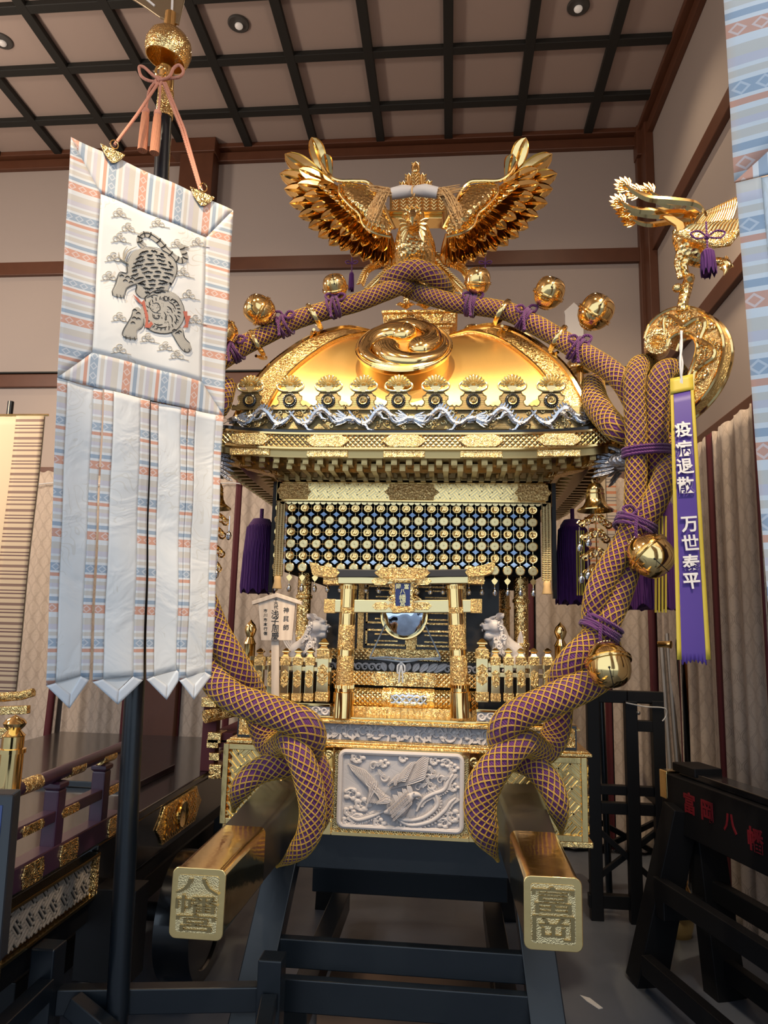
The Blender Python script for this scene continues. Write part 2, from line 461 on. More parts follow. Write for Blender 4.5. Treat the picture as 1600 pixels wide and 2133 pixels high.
# horizontal rails round back and right walls
for (ya, yb, d) in ((312, 331, .05), (533, 561, .045), (776, 804, .04), (978, 1012, .04)):
    za, zc = zb(ya), zb(yb)
    trim(MB().box(LX, WX, WY - d, WY, zc, za))
    trim(MB().box(WX - d, WX, FY, WY - .05, zc, za))
trim(MB().box(LX, WX, WY - .10, WY, zb(310), CZ)); trim(MB().box(WX - .10, WX, FY, WY - .1, zb(310), CZ))
trim(MB().box(LX, WX, WY - .052, WY, zb(775), zb(772)), 'dkbatten', 0)
def xb(px, py=600): return at(px, py, WY).x
trim(MB().box(xb(385, 400), xb(453, 400), WY - .16, WY, 0, CZ - .12))
trim(MB().box(xb(372, 330), xb(462, 330), WY - .19, WY, CZ - .14, CZ))
trim(MB().box(xb(1328, 500), WX, WY - .07, WY, 0, CZ)); trim(MB().box(WX - .07, WX, WY - .22, WY, 0, CZ))
trim(MB().box(xb(1318, 280), WX, WY - .12, WY, CZ - .28, CZ))

# recessed lamps in the ceiling
def downlight(px, py, label):
    p = atz(px, py, CZ)
    t = thing('ceiling_light', p, label, 'light', 'recessed ceiling lamps')
    obj('trim_ring', MB().lathe([(.052, 0), (.078, 0), (.078, -.010), (.070, -.014), (.054, -.010)], Matrix.Translation(p), 28), mat('lamp_ring', (.05, .045, .04), .4), t, True)
    obj('reflector', MB().lathe([(.001, -.002), (.054, -.002), (.054, -.009), (.001, -.004)], Matrix.Translation(p), 28), MT['dkbatten'], t, True)
    obj('bulb', MB().ball(p + V3((.0, 0.01, -.016)), (.03, .03, .02)), mat('dim_bulb', (.5, .45, .42), .4, emit=((1, .85, .7), .25)), t, True)
    lamp_spot('downlight_lamp', p + V3((0, 0, -.03)), p + V3((0, 0, -3)), 60, 120, .6, WARM, .05)
downlight(497, 48, 'round recessed ceiling lamp left of the middle, above the spread wings')
downlight(1205, 12, 'round recessed ceiling lamp at the right, near the wooden cornice')
downlight(4, 84, 'round recessed ceiling lamp cut by the left picture edge')

# curtains: damask with an ogee pattern
def ogee(p):
    q = p.xyz(True); u, v = q[0], q[1]
    w = (v * (2 * PI / .155)).sin() * .021
    a = (((u - w) * (1 / .1)) % 1.0 - .5).abs(); b = (((u + w) * (1 / .1) + .5) % 1.0 - .5).abs()
    d = a.mn(b)
    return ((d - .045).abs()).lt(.022).mx(((p.noise(60, 2, uv=True)).gt(.58)) * .35)
MT['curtain'] = mat('damask_curtain', (.5, .42, .34), .75, 0, col=lambda p: p.mix(ogee(p), (.50, .41, .335), (.36, .29, .235)), bump=ogee, dist=.002, strength=.3, sheen=.2)
def curtain(x0, x1, y, z0, z1, label, amp=.02, n=5, axis='x', lean=0.0, seed=0, group='damask curtains along the walls'):
    rnd = random.Random(seed); ph = rnd.random() * 6; w = abs(x1 - x0)
    def fn(u, v):
        a = x0 + (x1 - x0) * u + lean * (1 - v); fo = amp * (.4 + .6 * (1 - v)) * (math.sin(u * n * 2 * PI + ph + .6 * math.sin(3 * u + v)) + .4 * math.sin(u * n * 4.7 * PI + ph * 2))
        z = z0 + (z1 - z0) * v - (.012 * math.sin(u * PI * 6) ** 2 if v > .9 else 0)
        return (a, y + fo, z) if axis == 'x' else (y + fo, a, z)
    mb = MB().grid(60, 30, fn, lambda u, v: (u * w * 1.15, v * (z1 - z0)))
    c = obj('curtain', mb, MT['curtain'], None, True, label=label, cat='curtain', group=group)
    md = c.modifiers.new('cloth', 'SOLIDIFY'); md.thickness = .004
    return c, fn
def band(c, fn, u, w, axis, label=None):
    mb = MB()
    def g(a, b):
        p = V3(fn(u + (a - .5) * w, b)); return p + (V3((0, -.007, 0)) if axis == 'x' else V3((-.007, 0, 0)))
    mb.grid(3, 30, g)
    o = obj('maroon_band', mb, MT['darkred'], c, True); md = o.modifiers.new('cloth', 'SOLIDIFY'); md.thickness = .003
    o.location = (0, 0, 0)
    return o
zt = zb(997)
xs = [xb(p, 1200) for p in (-260, 20, 168, 300, 400, 500, 640, 900, 1110, 1262, 1352)]
names = ['cream damask curtain far left on the back wall, behind the float', 'creased cream curtain left of the tiger banner, shaded by a post', 'cream damask curtain behind the tiger banner streamers at left', 'cream damask curtain behind the banner pole',
         'cream damask curtain right of the banner pole, above the float deck', 'cream damask curtain just left of the golden shrine body', 'cream curtain hidden behind the shrine, left half', 'cream curtain seen through the shrine beside the right lion-dog',
         'cream curtain behind the hanging wind bell', 'cream curtain in the right rear corner behind the black rack']
for i in range(10):
    a, b = xs[i] + .008, xs[i + 1] - .008
    c, fn = curtain(a, b, WY - .10, .03, zt + (.03 if i == 1 else 0), names[i], .020, 2 + int(2 * abs(b - a)), lean=-.06 if i == 1 else 0, seed=i)
    bd = band(c, fn, .97 if i != 1 else .93, .05 / abs(b - a), 'x')
ys = [WY - .25, 5.0, 4.3, 3.65, 3.0, 2.4]
nm = ['cream curtain on the right wall nearest the rear corner', 'cream curtain on the right wall behind the leaning poles', 'cream curtain on the right wall right of the purple ribbon', 'cream curtain on the right wall beside the blue-lit banner', 'cream curtain on the right wall behind the blue-lit banner']
for i in range(5):
    c, fn = curtain(ys[i] - .008, ys[i + 1] + .008, WX - .11, .03, zt - .02, nm[i], .026, 3, 'y', seed=20 + i)
    band(c, fn, .96, .075, 'y')
# cord the curtains hang from
obj('string', MB().tube([(LX + .2 + i * .1, WY - .145, zt - .085 + .012 * math.sin(i * 1.3)) for i in range(int((WX - LX - .4) / .1))], .005, 6), MT['cordw'], None, True, label='thin pale cord strung across the tops of the back curtains', cat='string')
# white tablet and arrow board leaning high on the back wall
p = at(1197, 690, WY - .02)
mb = MB(); w, h = .075, .40
mb.prism([p + V3(q) for q in ((-w, 0, -h / 2), (w, 0, -h / 2), (w, 0, h / 2 - .05), (w * 1.1, 0, h / 2 - .02), (0, 0, h / 2 + .06), (-w * 1.1, 0, h / 2 - .02), (-w, 0, h / 2 - .05))], (0, .022, 0))
obj('wooden_tablet', mb, MT['paper'], None, bevel=.003, label='pale pointed wooden tablet on the back wall behind the right bells', cat='tablet')
# ------------------------------------------------------------------ portable shrine
Y0 = 2.80
MX = at(842, 1650, Y0).x
HB = (at(1224, 1650, Y0).x - at(460, 1650, Y0).x) / 2
YC = Y0 + HB
def fy(a): return YC - a
def fz(py, a, px=842): return zof(py, fy(a), px)
ZB = fz(1747, HB)
shrine = thing('portable_shrine', (MX, YC, ZB), 'large golden portable shrine with domed roof and medallion curtain, on a black trestle', 'portable shrine')
def sq(mb, a, z0, z1, b=None):
    b = a if b is None else b
    return mb.box(MX - a, MX + a, YC - b, YC + b, z0, z1)
def part(name, mb, m, smooth=False, bevel=0, parent=None, label=None, kind=None, seg=2):
    return obj(name, mb, MT[m] if isinstance(m, str) else m, parent or shrine, smooth, bevel, label, kind=kind, seg=seg)
def clipseg(p, q, w, h):
    t0, t1 = 0.0, 1.0; dx, dy = q[0] - p[0], q[1] - p[1]
    for pp, qq in ((-dx, p[0]), (dx, w - p[0]), (-dy, p[1]), (dy, h - p[1])):
        if abs(pp) < 1e-9:
            if qq < 0: return None
        else:
            r = qq / pp
            if pp < 0: t0 = max(t0, r)
            else: t1 = min(t1, r)
    if t1 - t0 < .02: return None
    return ((p[0] + t0 * dx, p[1] + t0 * dy), (p[0] + t1 * dx, p[1] + t1 * dy))
def fret(mb, o, ex, ey, w, h, cell, lw, th, ang=40, lines=3):
    """raised key-fret bars filling a w x h panel at o"""
    o = V3(o); ex = V3(ex); ey = V3(ey); n = ex.cross(ey)
    ca, sa = math.cos(math.radians(ang)), math.sin(math.radians(ang)); R = int((w + h) / cell) + 2
    for i in range(-R, R):
        for j in range(-R, R):
            hor = (i + j) % 2 == 0
            for k in range(lines):
                t = (k + .5) / lines
                a, b = ((i - .12, j + t), (i + 1.12, j + t)) if hor else ((i + t, j - .12), (i + t, j + 1.12))
                if k == 1 and lines == 3: a = (a[0] - (.22 if hor else 0), a[1] - (0 if hor else .22))
                P_ = [((x * ca - y * sa) * cell + w / 2, (x * sa + y * ca) * cell + h / 2) for x, y in (a, b)]
                c = clipseg(P_[0], P_[1], w, h)
                if c: mb.bar(o + ex * c[0][0] + ey * c[0][1], o + ex * c[1][0] + ey * c[1][1], lw, th, n)
    return mb

# --- lower base
z1 = fz(1562, HB); z2 = fz(1551, HB)
mb = sq(MB(), HB - .012, ZB, z1); part('lower_base', mb, 'gold2', bevel=.006)
mb = sq(MB(), HB + .004, z1, z1 + .012); sq(mb, HB - .006, z1 + .012, z2); sq(mb, HB + .002, ZB, ZB + .02)
part('base_moulding', mb, 'gold_fine', bevel=.003)
def fx(px, a, py=1650): return xof(px, fy(a), py)
for (pa, pb, side) in ((461, 642, 'l'), (1045, 1224, 'r')):
    xa, xb_ = fx(pa, HB), fx(pb, HB); za, zc = ZB + .02, z1 - .002
    f = .022; yy = fy(HB)
    mb = MB()
    for (x0, x1, q0, q1) in ((xa + f, xb_ - f, za, za + f), (xa + f, xb_ - f, zc - f, zc), (xa, xa + f, za, zc), (xb_ - f, xb_, za, zc)):
        mb.box(x0, x1, yy - .004, yy + .02, q0, q1)
    pn = part('corner_panel', mb, 'gold2', bevel=.002)
    mb = fret(MB(), (xa + f, yy + .010, za + f), (1, 0, 0), (0, 0, 1), xb_ - xa - 2 * f, zc - za - 2 * f, .062, .0085, .012, 42 if side == 'l' else -42)
    part('key_fret', mb, 'gold2', parent=pn, bevel=.0015, seg=1)
# right flank and left flank frets
for sx in (-1, 1):
    o = (MX + sx * (HB - .010), YC - HB + .04 if sx > 0 else YC + HB - .04, ZB + .04)
    mb = fret(MB(), o, (0, sx, 0), (0, 0, 1), 2 * HB - .08, z1 - ZB - .06, .07, .009, .016, 42)
    part('side_fret', mb, 'gold2')
# central frame with carved bird panel
xa, xb_ = fx(694, HB + .02), fx(977, HB + .02); yy = fy(HB + .02)
xl, xr = fx(708, HB + .02), fx(962, HB + .02); zt_, zl = fz(1570, HB + .02), fz(1726, HB + .02)
mb = MB().box(xa, xb_, yy + .004, yy + .05, ZB + .006, z1 + .004)
fr = part('bird_panel', mb, 'gold_nanako', bevel=.004)
for (zq, up) in ((ZB + .012, 1), (z1 - .002, -1)):
    nn = 15; mb = MB()
    mb.box(xa, xb_, yy - .002, yy + .01, zq - .006, zq + .006)
    for i in range(nn):
        c = V3((xa + (i + .5) * (xb_ - xa) / nn, yy, zq))
        for a in (-50, -25, 0, 25, 50):
            d = V3((math.sin(math.radians(a)), 0, up * math.cos(math.radians(a))))
            mb.leaf(c, c + d * .021, .008, (0, -1, 0), n=4)
    part('palmette_border', mb, 'gold', True, parent=fr)
for px, s in ((682, 1), (988, -1)):      # wavy gold brackets each side
    mb = MB(); x = fx(px, HB); mb.box(x - .018, x + .018, fy(HB) - .012, fy(HB) + .02, ZB + .004, z1)
    for k in range(5):
        zz = ZB + .05 + k * (z1 - ZB - .08) / 4
        mb.tube(spiral((x, fy(HB) - .014, zz), .019, .004, 0, 9 * s, (1, 0, 0), (0, 0, 1), 18), .005, 6)
    part('scroll_bracket', mb, 'gold', True)

def rrect(x0, x1, z0, z1, r, y, n=5, notch=False):
    pts = []
    for (cx, cz, a0) in ((x1 - r, z1 - r, 0), (x0 + r, z1 - r, 90), (x0 + r, z0 + r, 180), (x1 - r, z0 + r, 270)):
        for i in range(n + 1):
            a = math.radians(a0 + 90 * i / n); pts.append(V3((cx + r * math.cos(a), y, cz + r * math.sin(a))))
    return pts
part('panel_ground', MB().prism(rrect(xl, xr, zl, zt_, .02, yy - .002), (0, .01, 0)), 'whitewood2', parent=fr, label='pale wooden ground of the carving')
mb = MB(); ring = rrect(xl, xr, zl, zt_, .02, yy - .006)
mb.tube(ring, .0095, 8, closed=True)
part('panel_rim', mb, 'whitewood', True, parent=fr)
# the carved bird, traced on the panel
def pp(px, py, d=.004): q = at(px, py, yy - .002 - d); return q
def leafp(mb, a, b, w, d=.006, d2=None, **k):
    mb.leaf(pp(*a, d), pp(*b, d if d2 is None else d2), w, (0, -1, 0), **k)
mb = MB(); R = random.Random(3)
def fan(root, tips, w, d0, d1, bend=0):
    for i, t in enumerate(tips):
        leafp(mb, root if not isinstance(root, list) else root[i], t, w, d0 + i * .0012, d1 + i * .0012, bend=bend, rib=.5, n=8, wpos=.75, pointy=.5)
# left wing: long primaries, then two rows of coverts and the arm
fan([(806 - i * 4, 1676 - i * .5) for i in range(11)], [(719 + i * 6.2, 1597 + i * 1.2 + (i > 5) * (i - 5) * 3.2) for i in range(11)], .022, .006, .005, .08)
fan([(812 - i * 4, 1674) for i in range(8)], [(757 + i * 8, 1628 + i * 4.4) for i in range(8)], .020, .018, .014, .05)
fan([(816 - i * 5, 1670 + i * .5) for i in range(7)], [(784 + i * 5, 1650 + i * 3) for i in range(7)], .014, .024, .020)
# right wing
fan([(812 + i * 3, 1644 - i * 1) for i in range(10)], [(902 - i * 1.5, 1574 + i * 5.2) for i in range(10)], .020, .006, .008, -.06)
fan([(810 + i * 4, 1640 - i * 2.5) for i in range(7)], [(868 - i * 3.5, 1588 + i * 6) for i in range(7)], .016, .018, .018, -.04)
fan([(808 + i * 3, 1636 - i * 3) for i in range(6)], [(834 - i * 2, 1612 + i * 5) for i in range(6)], .013, .024, .022)
def body(pts, rads, d=.010):
    q = [pp(x, y, d) for x, y in pts]; sp = spline([tuple(a) + (r,) for a, r in zip(q, rads)], 5)
    mb.tube([s[:3] for s in sp], [s[3] for s in sp], 10)
body([(800, 1692), (812, 1690), (826, 1690), (838, 1682), (846, 1670), (854, 1660), (864, 1654)], [.006, .016, .024, .025, .021, .018, .012], .012)
for i in range(9):
    for j in range(4):
        t = i / 8; x = 818 + 34 * t + 3 * (j - 1.5) ; y = 1694 - 32 * t + 7 * (j - 1.5)
        leafp(mb, (x + 2, y - 2), (x - 5, y + 6), .011, .036 - .003 * abs(j - 1.5), .036 - .004 * abs(j - 1.5), n=4, rib=.8)
body([(858, 1656), (868, 1655), (876, 1658), (878, 1663)], [.012, .010, .005, .0012], .016)
body([(866, 1662), (872, 1665)], [.006, .0015], .016)
mb.ball(pp(862, 1652, .030), .0035, 8, 6)
for i in range(8): leafp(mb, (860 - i * 4, 1652 + i * 3.4), (850 - i * 5, 1638 + i * 3.4 - i % 2 * 4), .012, .020, .022, n=6, bend=.15)
for i in range(5): leafp(mb, (840, 1690), (826 - i * 3, 1702 + i * 3), .008, .016, .012, n=5)
# tail plumes sweeping right
for k, pts in enumerate((((815, 1690), (840, 1708), (880, 1704), (910, 1680), (908, 1655), (898, 1640)), ((812, 1695), (850, 1718), (895, 1712), (925, 1690), (938, 1672), (950, 1662)),
                         ((800, 1690), (770, 1702), (745, 1708), (728, 1700)), ((868, 1690), (880, 1668), (900, 1655), (925, 1645), (935, 1625), (945, 1612)))):
    body(pts, [.004 + .004 * math.sin(PI * i / (len(pts) - 1)) for i in range(len(pts))], .007)
    sp = spline(pts, 6)
    for i in range(3, len(sp) - 1, 1):
        dx, dy = sp[i][0] - sp[i - 1][0], sp[i][1] - sp[i - 1][1]; L = math.hypot(dx, dy) or 1
        for s in (-1, 1): leafp(mb, sp[i], (sp[i][0] + dx / L * 5 - s * dy / L * 9, sp[i][1] + dy / L * 5 + s * dx / L * 9), .008, .007, .010, n=4)
def cloud(cx, cy, r, s=1, d=.004):
    c = pp(cx, cy, d); k = 2.8 / F
    mb.tube(spiral(c, r * k, r * .15 * k, 2.6, 2.6 + s * 9, (1, 0, 0), (0, 0, 1), 24), [.0022 + .0045 * (1 - i / 24) for i in range(25)], 6)
    for a in range(5):
        q = c + V3((math.cos(a * 1.256) * r * k, 0, math.sin(a * 1.256) * r * k * .7)); mb.ball(q, (r * k * .55, .006, r * k * .45), 8, 6)
for c in ((745, 1578, 11), (733, 1655, 12, -1), (755, 1676, 13), (728, 1690, 9), (745, 1710, 14, -1), (790, 1715, 10), (905, 1585, 8), (930, 1590, 9, -1), (945, 1600, 8), (800, 1590, 8), (840, 1580, 7), (725, 1710, 9), (780, 1700, 8, -1), (945, 1700, 12), (925, 1715, 10, -1), (870, 1718, 9), (945, 1640, 8)): cloud(*c)
for (x, y, s) in ((890, 1622, 1), (905, 1610, -1), (880, 1605, 1), (918, 1625, 1), (830, 1702, 1), (898, 1635, -1), (872, 1640, 1), (800, 1618, -1), (778, 1596, 1)):
    mb.tube(spiral(pp(x, y, .008), .018, .003, 0, s * 7, (1, 0, 0), (0, 0, 1), 18), [.0045 - .0002 * i for i in range(19)], 6)
    leafp(mb, (x, y), (x + 16 * s, y - 12), .014, .008, .014, n=5, bend=.2)
part('carved_bird', mb, 'whitewood', True, parent=fr, label='pale carved phoenix among clouds')

# --- upper plinth with the carved scroll frieze
A1 = HB - .05; za, zc = fz(1549, A1), fz(1500, A1)
part('upper_plinth', sq(MB(), A1 - .02, z2, zc), 'brownlac')
zf0, zf1 = fz(1546, A1), fz(1512, A1)
mb = MB()
for q0, q1, e in ((z2 - .002, zf0, .012), (z2 - .002, (z2 + zf0) / 2, .022), (zf1, zc, .006), (zf1 + .006, zc - .006, .018)): sq(mb, A1 + e, q0, q1)
part('plinth_moulding', mb, 'gold_fine', bevel=.002)
yy = fy(A1 - .015)
for s in (1,):
    mb = MB().box(MX - A1 + .1, MX + A1 - .1, yy - .002, yy + .01, zf0, zf1); fz_ = part('scroll_frieze', mb, 'whitewood2', label='pale carved foliage frieze')
    mb = MB(); zm = (zf0 + zf1) / 2; n = 22; hh = (zf1 - zf0) / 2
    for i in range(n):
        x = MX - A1 + .14 + i * (2 * A1 - .28) / (n - 1); u = 1 if i % 2 else -1
        mb.tube(spiral((x, yy - .004, zm + u * .004), hh * .85, hh * .2, -u * .6, -u * .6 + u * 8, (1, 0, 0), (0, 0, 1), 20), [.006 - .0002 * j for j in range(21)], 6)
        for a in (-.9, 0, .9, 2.2):
            d = V3((math.cos(a + i), 0, math.sin(a + i))); mb.leaf(V3((x, yy - .006, zm)) + d * .01, V3((x, yy - .010, zm)) + d * hh * 1.25, .013, (0, -1, 0), n=5, bend=.25)
        mb.ball((x + .02, yy - .005, zm - u * .01), (.010, .006, .009), 8, 6)
    part('carved_scrolls', mb, 'whitewood', True, parent=fz_)
for px0, px1 in ((488, 545), (1146, 1203)):
    x0, x1 = fx(px0, A1 + .02), fx(px1, A1 + .02)
    b_ = part('corner_block', MB().box(x0, x1, fy(A1 + .025), fy(A1 - .1), z2, zc + .004), 'black')
    part('gold_carving', MB().box(x0 + .006, x1 - .006, fy(A1 + .028), fy(A1), z2 + .010, zc - .004), 'gold_carve', parent=b_)
ZP = fz(1497, A1)
part('platform', sq(MB(), A1 + .01, ZP - .012, ZP), 'gold2', bevel=.004)

# --- inner hall
ZH1 = fz(1005, .57); ZH0 = fz(1046, .57)          # curtain header
part('hall', sq(MB(), .375, ZP, ZH1), 'brownlac')
part('inner_valance', MB().box(MX - .535, MX + .535, YC - .53, YC + .53, fz(1196, .53), ZH1), mat('dark_valance_cloth', (.006, .006, .006), .95, spec=.1))  # black box standing in for the dark interior behind the medallions
mb = MB()
for sx in (-1, 1):
    for sy in (-1, 1):
        mbp = MB().lathe([(.03, ZP), (.03, ZH0), (.024, ZH0 + .02)], Matrix.Translation((MX + sx * .46, YC + sy * .46, 0)), 16)
        for k in range(3): mbp.lathe([(.03, 0), (.036, .004), (.036, .016), (.03, .02)], Matrix.Translation((MX + sx * .46, YC + sy * .46, ZP + .1 + k * .18)), 16)
        part('pillar', mbp, 'gold_eng', True)
# doors
yd = fy(.378)
def dpx(px, py): return at(px, py, yd)
x0, x1 = MX - .215, MX + .215; zd0, zd1 = zof(1352, yd), zof(1215, yd)
mb = MB().box(x0 - .02, x1 + .02, yd - .012, yd, zd0 - .014, zd1 + .014)
dr = part('door_front', mb, 'gold_fine', bevel=.003)
for sx in (-1, 1):
    xm = MX + sx * .107
    leaf_ = part('door_leaf', MB().box(xm - .1, xm + .1, yd - .016, yd - .010, zd0, zd1), 'brownlac', parent=dr)
mb = MB()
for sx in (-1, 1):
    for k in range(3):
        xm = MX + sx * .107; q0 = zd0 + .012 + k * (zd1 - zd0) / 3; q1 = zd0 - .012 + (k + 1) * (zd1 - zd0) / 3
        for (a, b, c, d) in ((xm - .09, xm + .09, q0, q0 + .008), (xm - .09, xm + .09, q1 - .008, q1), (xm - .09, xm - .082, q0, q1), (xm + .082, xm + .09, q0, q1)):
            mb.box(a, b, yd - .024, yd - .014, c, d)
        mb.box(xm - .05, xm + .05, yd - .025, yd - .014, q0 + .018, q0 + .024); mb.box(xm - .05, xm + .05, yd - .025, yd - .014, q1 - .024, q1 - .018)
    mb.box(MX + sx * .012 - .008, MX + sx * .012 + .008, yd - .026, yd - .014, zd0, zd1)
part('door_fitting', mb, 'gold_fine', parent=dr)
# stepped sill in front of the doors
def step(name, p0, p1, a, m, half=.45, **k):
    y = fy(a); q1, q0 = zof(p0, y), zof(p1, y)
    return part(name, MB().box(MX - half, MX + half, y, fy(.37), q0, q1), m, bevel=.003, **k)
step('sill_beam', 1354, 1377, .43, 'gold_lat'); step('sill_ground', 1377, 1402, .44, 'brownlac', .46)
step('lower_beam', 1400, 1430, .50, 'gold_lat'); step('foot_beam', 1474, 1498, .53, 'gold_fine', .46)
for (pc, a, w) in ((842, .432, .16), (842, .502, .14)):
    y = fy(a); pyc = 1365 if a < .45 else 1415; c = at(pc, pyc, y); h = .02 if a < .45 else .028
    part('sill_plate', MB().prism([c + V3(q) for q in ((-w, 0, 0), (-w + .02, 0, h), (w - .02, 0, h), (w, 0, 0), (w - .02, 0, -h), (-w + .02, 0, -h))], (0, -.005, 0)), 'gold_eng')
mb = MB(); y = fy(.465)
for i in range(26):
    x = MX - .36 + i * .0288; c = V3((x, y, zof(1392, y)))
    if abs(x - MX) < .12: mb.leaf(c + V3((0, 0, -.012)), c + V3(((x - MX) * .35 + .02, -.006, .022)), .03, (0, -1, 0), n=6)
    else: mb.tube(spiral(c, .017, .003, 0, 8, (1, 0, 0), (0, 0, 1), 16), [.006 - .00025 * j for j in range(17)], 6)
part('leaf_carving', mb, 'whitewood', True, label='pale carved leaves and waves')
yd2 = fy(.50); zc_ = zof(1455, yd2)
for x0, x1 in ((-.30, -.1), (.1, .30)): part('drum_beam', MB().tube([(MX + x0, yd2, zc_), (MX + x1, yd2, zc_)], .040, 24), 'gold_lat', True)

part('drum_centre', MB().tube([(MX - .105, yd2, zc_), (MX + .105, yd2, zc_)], .043, 24), 'gold_eng', True)
mb = MB()
for k in range(3):
    pts = [(MX - .07 + i * .012, yd2 - .045, zc_ + .016 * math.sin(i * .9 + k * 2.1)) for i in range(13)]
    mb.tube(pts, [.004 + .007 * math.sin(PI * (i + .5) / 13) for i in range(13)], 8)
part('drum_dragon', mb, 'silver', True, label='silver coiled dragon')

# --- curtain header and cord borders
def ringbox(mb, a, z0, z1, t=.02):
    mb.box(MX - a, MX + a, YC - a, YC - a + t, z0, z1); mb.box(MX - a, MX + a, YC + a - t, YC + a, z0, z1)
    mb.box(MX - a, MX - a + t, YC - a, YC + a, z0, z1); mb.box(MX + a - t, MX + a, YC - a, YC + a, z0, z1); return mb
A2 = .575
mb = ringbox(MB(), A2, ZH0, ZH1, .025); hd = part('curtain_header', mb, 'gold2', bevel=.002)
mb = fret(MB(), (MX - A2 + .1, fy(A2) - .001, ZH0 + .012), (1, 0, 0), (0, 0, 1), 2 * A2 - .2, ZH1 - ZH0 - .02, .03, .0045, .006, 40)
part('header_fret', mb, 'gold_pale', parent=hd)
mb = MB(); zm = (ZH0 + ZH1) / 2; h = (ZH1 - ZH0) / 2 - .008
for cx, w in ((MX, .115), (MX - A2 + .075, .075), (MX + A2 - .075, .075)):
    mb.prism([V3((cx + a, fy(A2) - .002, zm + b)) for a, b in ((-w, 0), (-w * .82, h * .5), (-w * .8, h), (w * .8, h), (w * .82, h * .5), (w, 0), (w * .82, -h * .5), (w * .8, -h), (-w * .8, -h), (-w * .82, -h * .5))], (0, -.006, 0))
part('header_plate', mb, 'gold_chase', parent=hd, bevel=.002)
mb = MB()
for i in range(45):
    c = V3((MX - A2 + .03 + i * (2 * A2 - .06) / 44, fy(A2) + .004, ZH0)); mb.prism([c + V3((.012 * math.cos(a), 0, -.011 * math.sin(a) - .003)) for a in [PI * j / 6 for j in range(7)]], (0, -.004, 0))
part('scalloped_edge', mb, 'gold_pale', parent=hd)
for sx in (-1, 1):
    xc = MX + sx * (A2 - .022); zt2 = ZH0; zb2 = fz(1205, A2)
    part('border_strip', MB().box(xc - .019, xc + .019, fy(A2), fy(A2) + .012, zb2, zt2), mat('braided_gold_strip', (.8, .62, .3), .35, .8, bump=lambda p: ((p.xyz()[2] + p.xyz()[0].abs() * .0) * 700).sin().mx(((p.xyz()[0] * 500)).sin()), dist=.003), bevel=.002)
    part('border_tassel', MB().lathe([(.012, zb2), (.016, zb2 - .01), (.014, zb2 - .02), (.020, zb2 - .05), (.019, zb2 - .052)], Matrix.Translation((xc, fy(A2) + .004, 0)), 12), 'straw', True)
    part('corner_stile', MB().box(MX + sx * (A2 + .012) - .008, MX + sx * (A2 + .012) + .008, fy(A2) + .02, fy(A2) + .045, fz(1240, A2), ZH1 + .004), 'black')

# --- medallion curtain
YM = fy(A2) + .014
cur = thing('medallion_curtain', (MX, YM, ZH0), 'curtain of gold medallions and blue lozenges hanging under the shrine eave', 'curtain')
cols = [xof(580 + (1110 - 580) * i / 20, YM, 1120) for i in range(21)]
rows = [zof(y, YM) for y in (1060.5, 1085.5, 1110.5, 1135.5, 1160.5, 1185.5)]
RMED = .0192
def med_tomoe():
    mb = MB().lathe([(RMED * .2, .0005), (RMED * .9, .001), (RMED, .003), (RMED * .92, .0055), (RMED * .8, .0045)], lookM((0, 0, 0), (0, -1, 0)), 16)
    for k in range(3):
        pts = [V3((math.cos(2.1 * k + t * 2.6) * RMED * (.38 + .3 * t), -.0045, math.sin(2.1 * k + t * 2.6) * RMED * (.38 + .3 * t))) for t in [i / 6 for i in range(7)]]
        mb.tube(pts, [RMED * .27 * (1 - .9 * i / 6) for i in range(7)], 6, flat=.6)
    return mb
def med_coin():
    mb = MB().lathe([(.0005, .0035), (RMED * .85, .0035), (RMED * .93, .0055), (RMED * 1.02, .0045), (RMED * 1.02, .001)], lookM((0, 0, 0), (0, -1, 0)), 16)
    for s in (.75, .42):
        q = [V3((RMED * s * math.cos(PI / 2 * i), -.0045, RMED * s * math.sin(PI / 2 * i))) for i in range(4)]
        for i in range(4): mb.bar(q[i], q[(i + 1) % 4], .0026, .004, (0, -1, 0))
    mb.ball((0, -.0045, 0), (RMED * .16, .002, RMED * .16), 6, 4)
    return mb
def diamond():
    w = .0148; h = .0104
    mb = MB().prism([V3(q) for q in ((-w, -.003, 0), (-w * .55, -.003, h * .35), (-w * .4, -.003, h * .6), (0, -.003, h), (w * .4, -.003, h * .6), (w * .55, -.003, h * .35), (w, -.003, 0), (w * .55, -.003, -h * .35), (w * .4, -.003, -h * .6), (0, -.003, -h), (-w * .4, -.003, -h * .6), (-w * .55, -.003, -h * .35))], (0, .003, 0))
    mb.prism([V3(q) for q in ((-w * .5, -.003, 0), (0, -.003, h * .5), (w * .5, -.003, 0), (0, -.003, -h * .5))], (0, -.0015, 0))
    return mb
def proto(name, mb, m, parent, smooth=True):
    mb2 = MB(); mb2.merge(mb, Matrix.Translation(wloc(parent))); return obj(name, mb2, MT[m], parent, smooth)
def scatter(p, spots, parent):
    base = wloc(parent)
    for i, q in enumerate(spots):
        o = p if i == 0 else dup(p, None, None, parent)
        o.location = V3(q) - base
scatter(proto('tomoe_medallion', med_tomoe(), 'gold', cur), [(x, YM, rows[k]) for k in (0, 2, 4) for x in cols], cur)
scatter(proto('coin_medallion', med_coin(), 'gold_pale', cur), [(x, YM, rows[k]) for k in (1, 3, 5) for x in cols], cur)
scatter(proto('blue_lozenge', diamond(), 'blue_en', cur), [((cols[i] + cols[i + 1]) / 2, YM, (rows[k] + rows[k + 1]) / 2) for k in range(5) for i in range(20)], cur)
mb = MB()
for x in cols: mb.tube([(x, YM + .002, ZH0), (x, YM + .002, rows[5])], .0016, 5)
for i in range(20): mb.tube([((cols[i] + cols[i + 1]) / 2, YM + .003, ZH0), ((cols[i] + cols[i + 1]) / 2, YM + .003, rows[5] + .02)], .0013, 5)
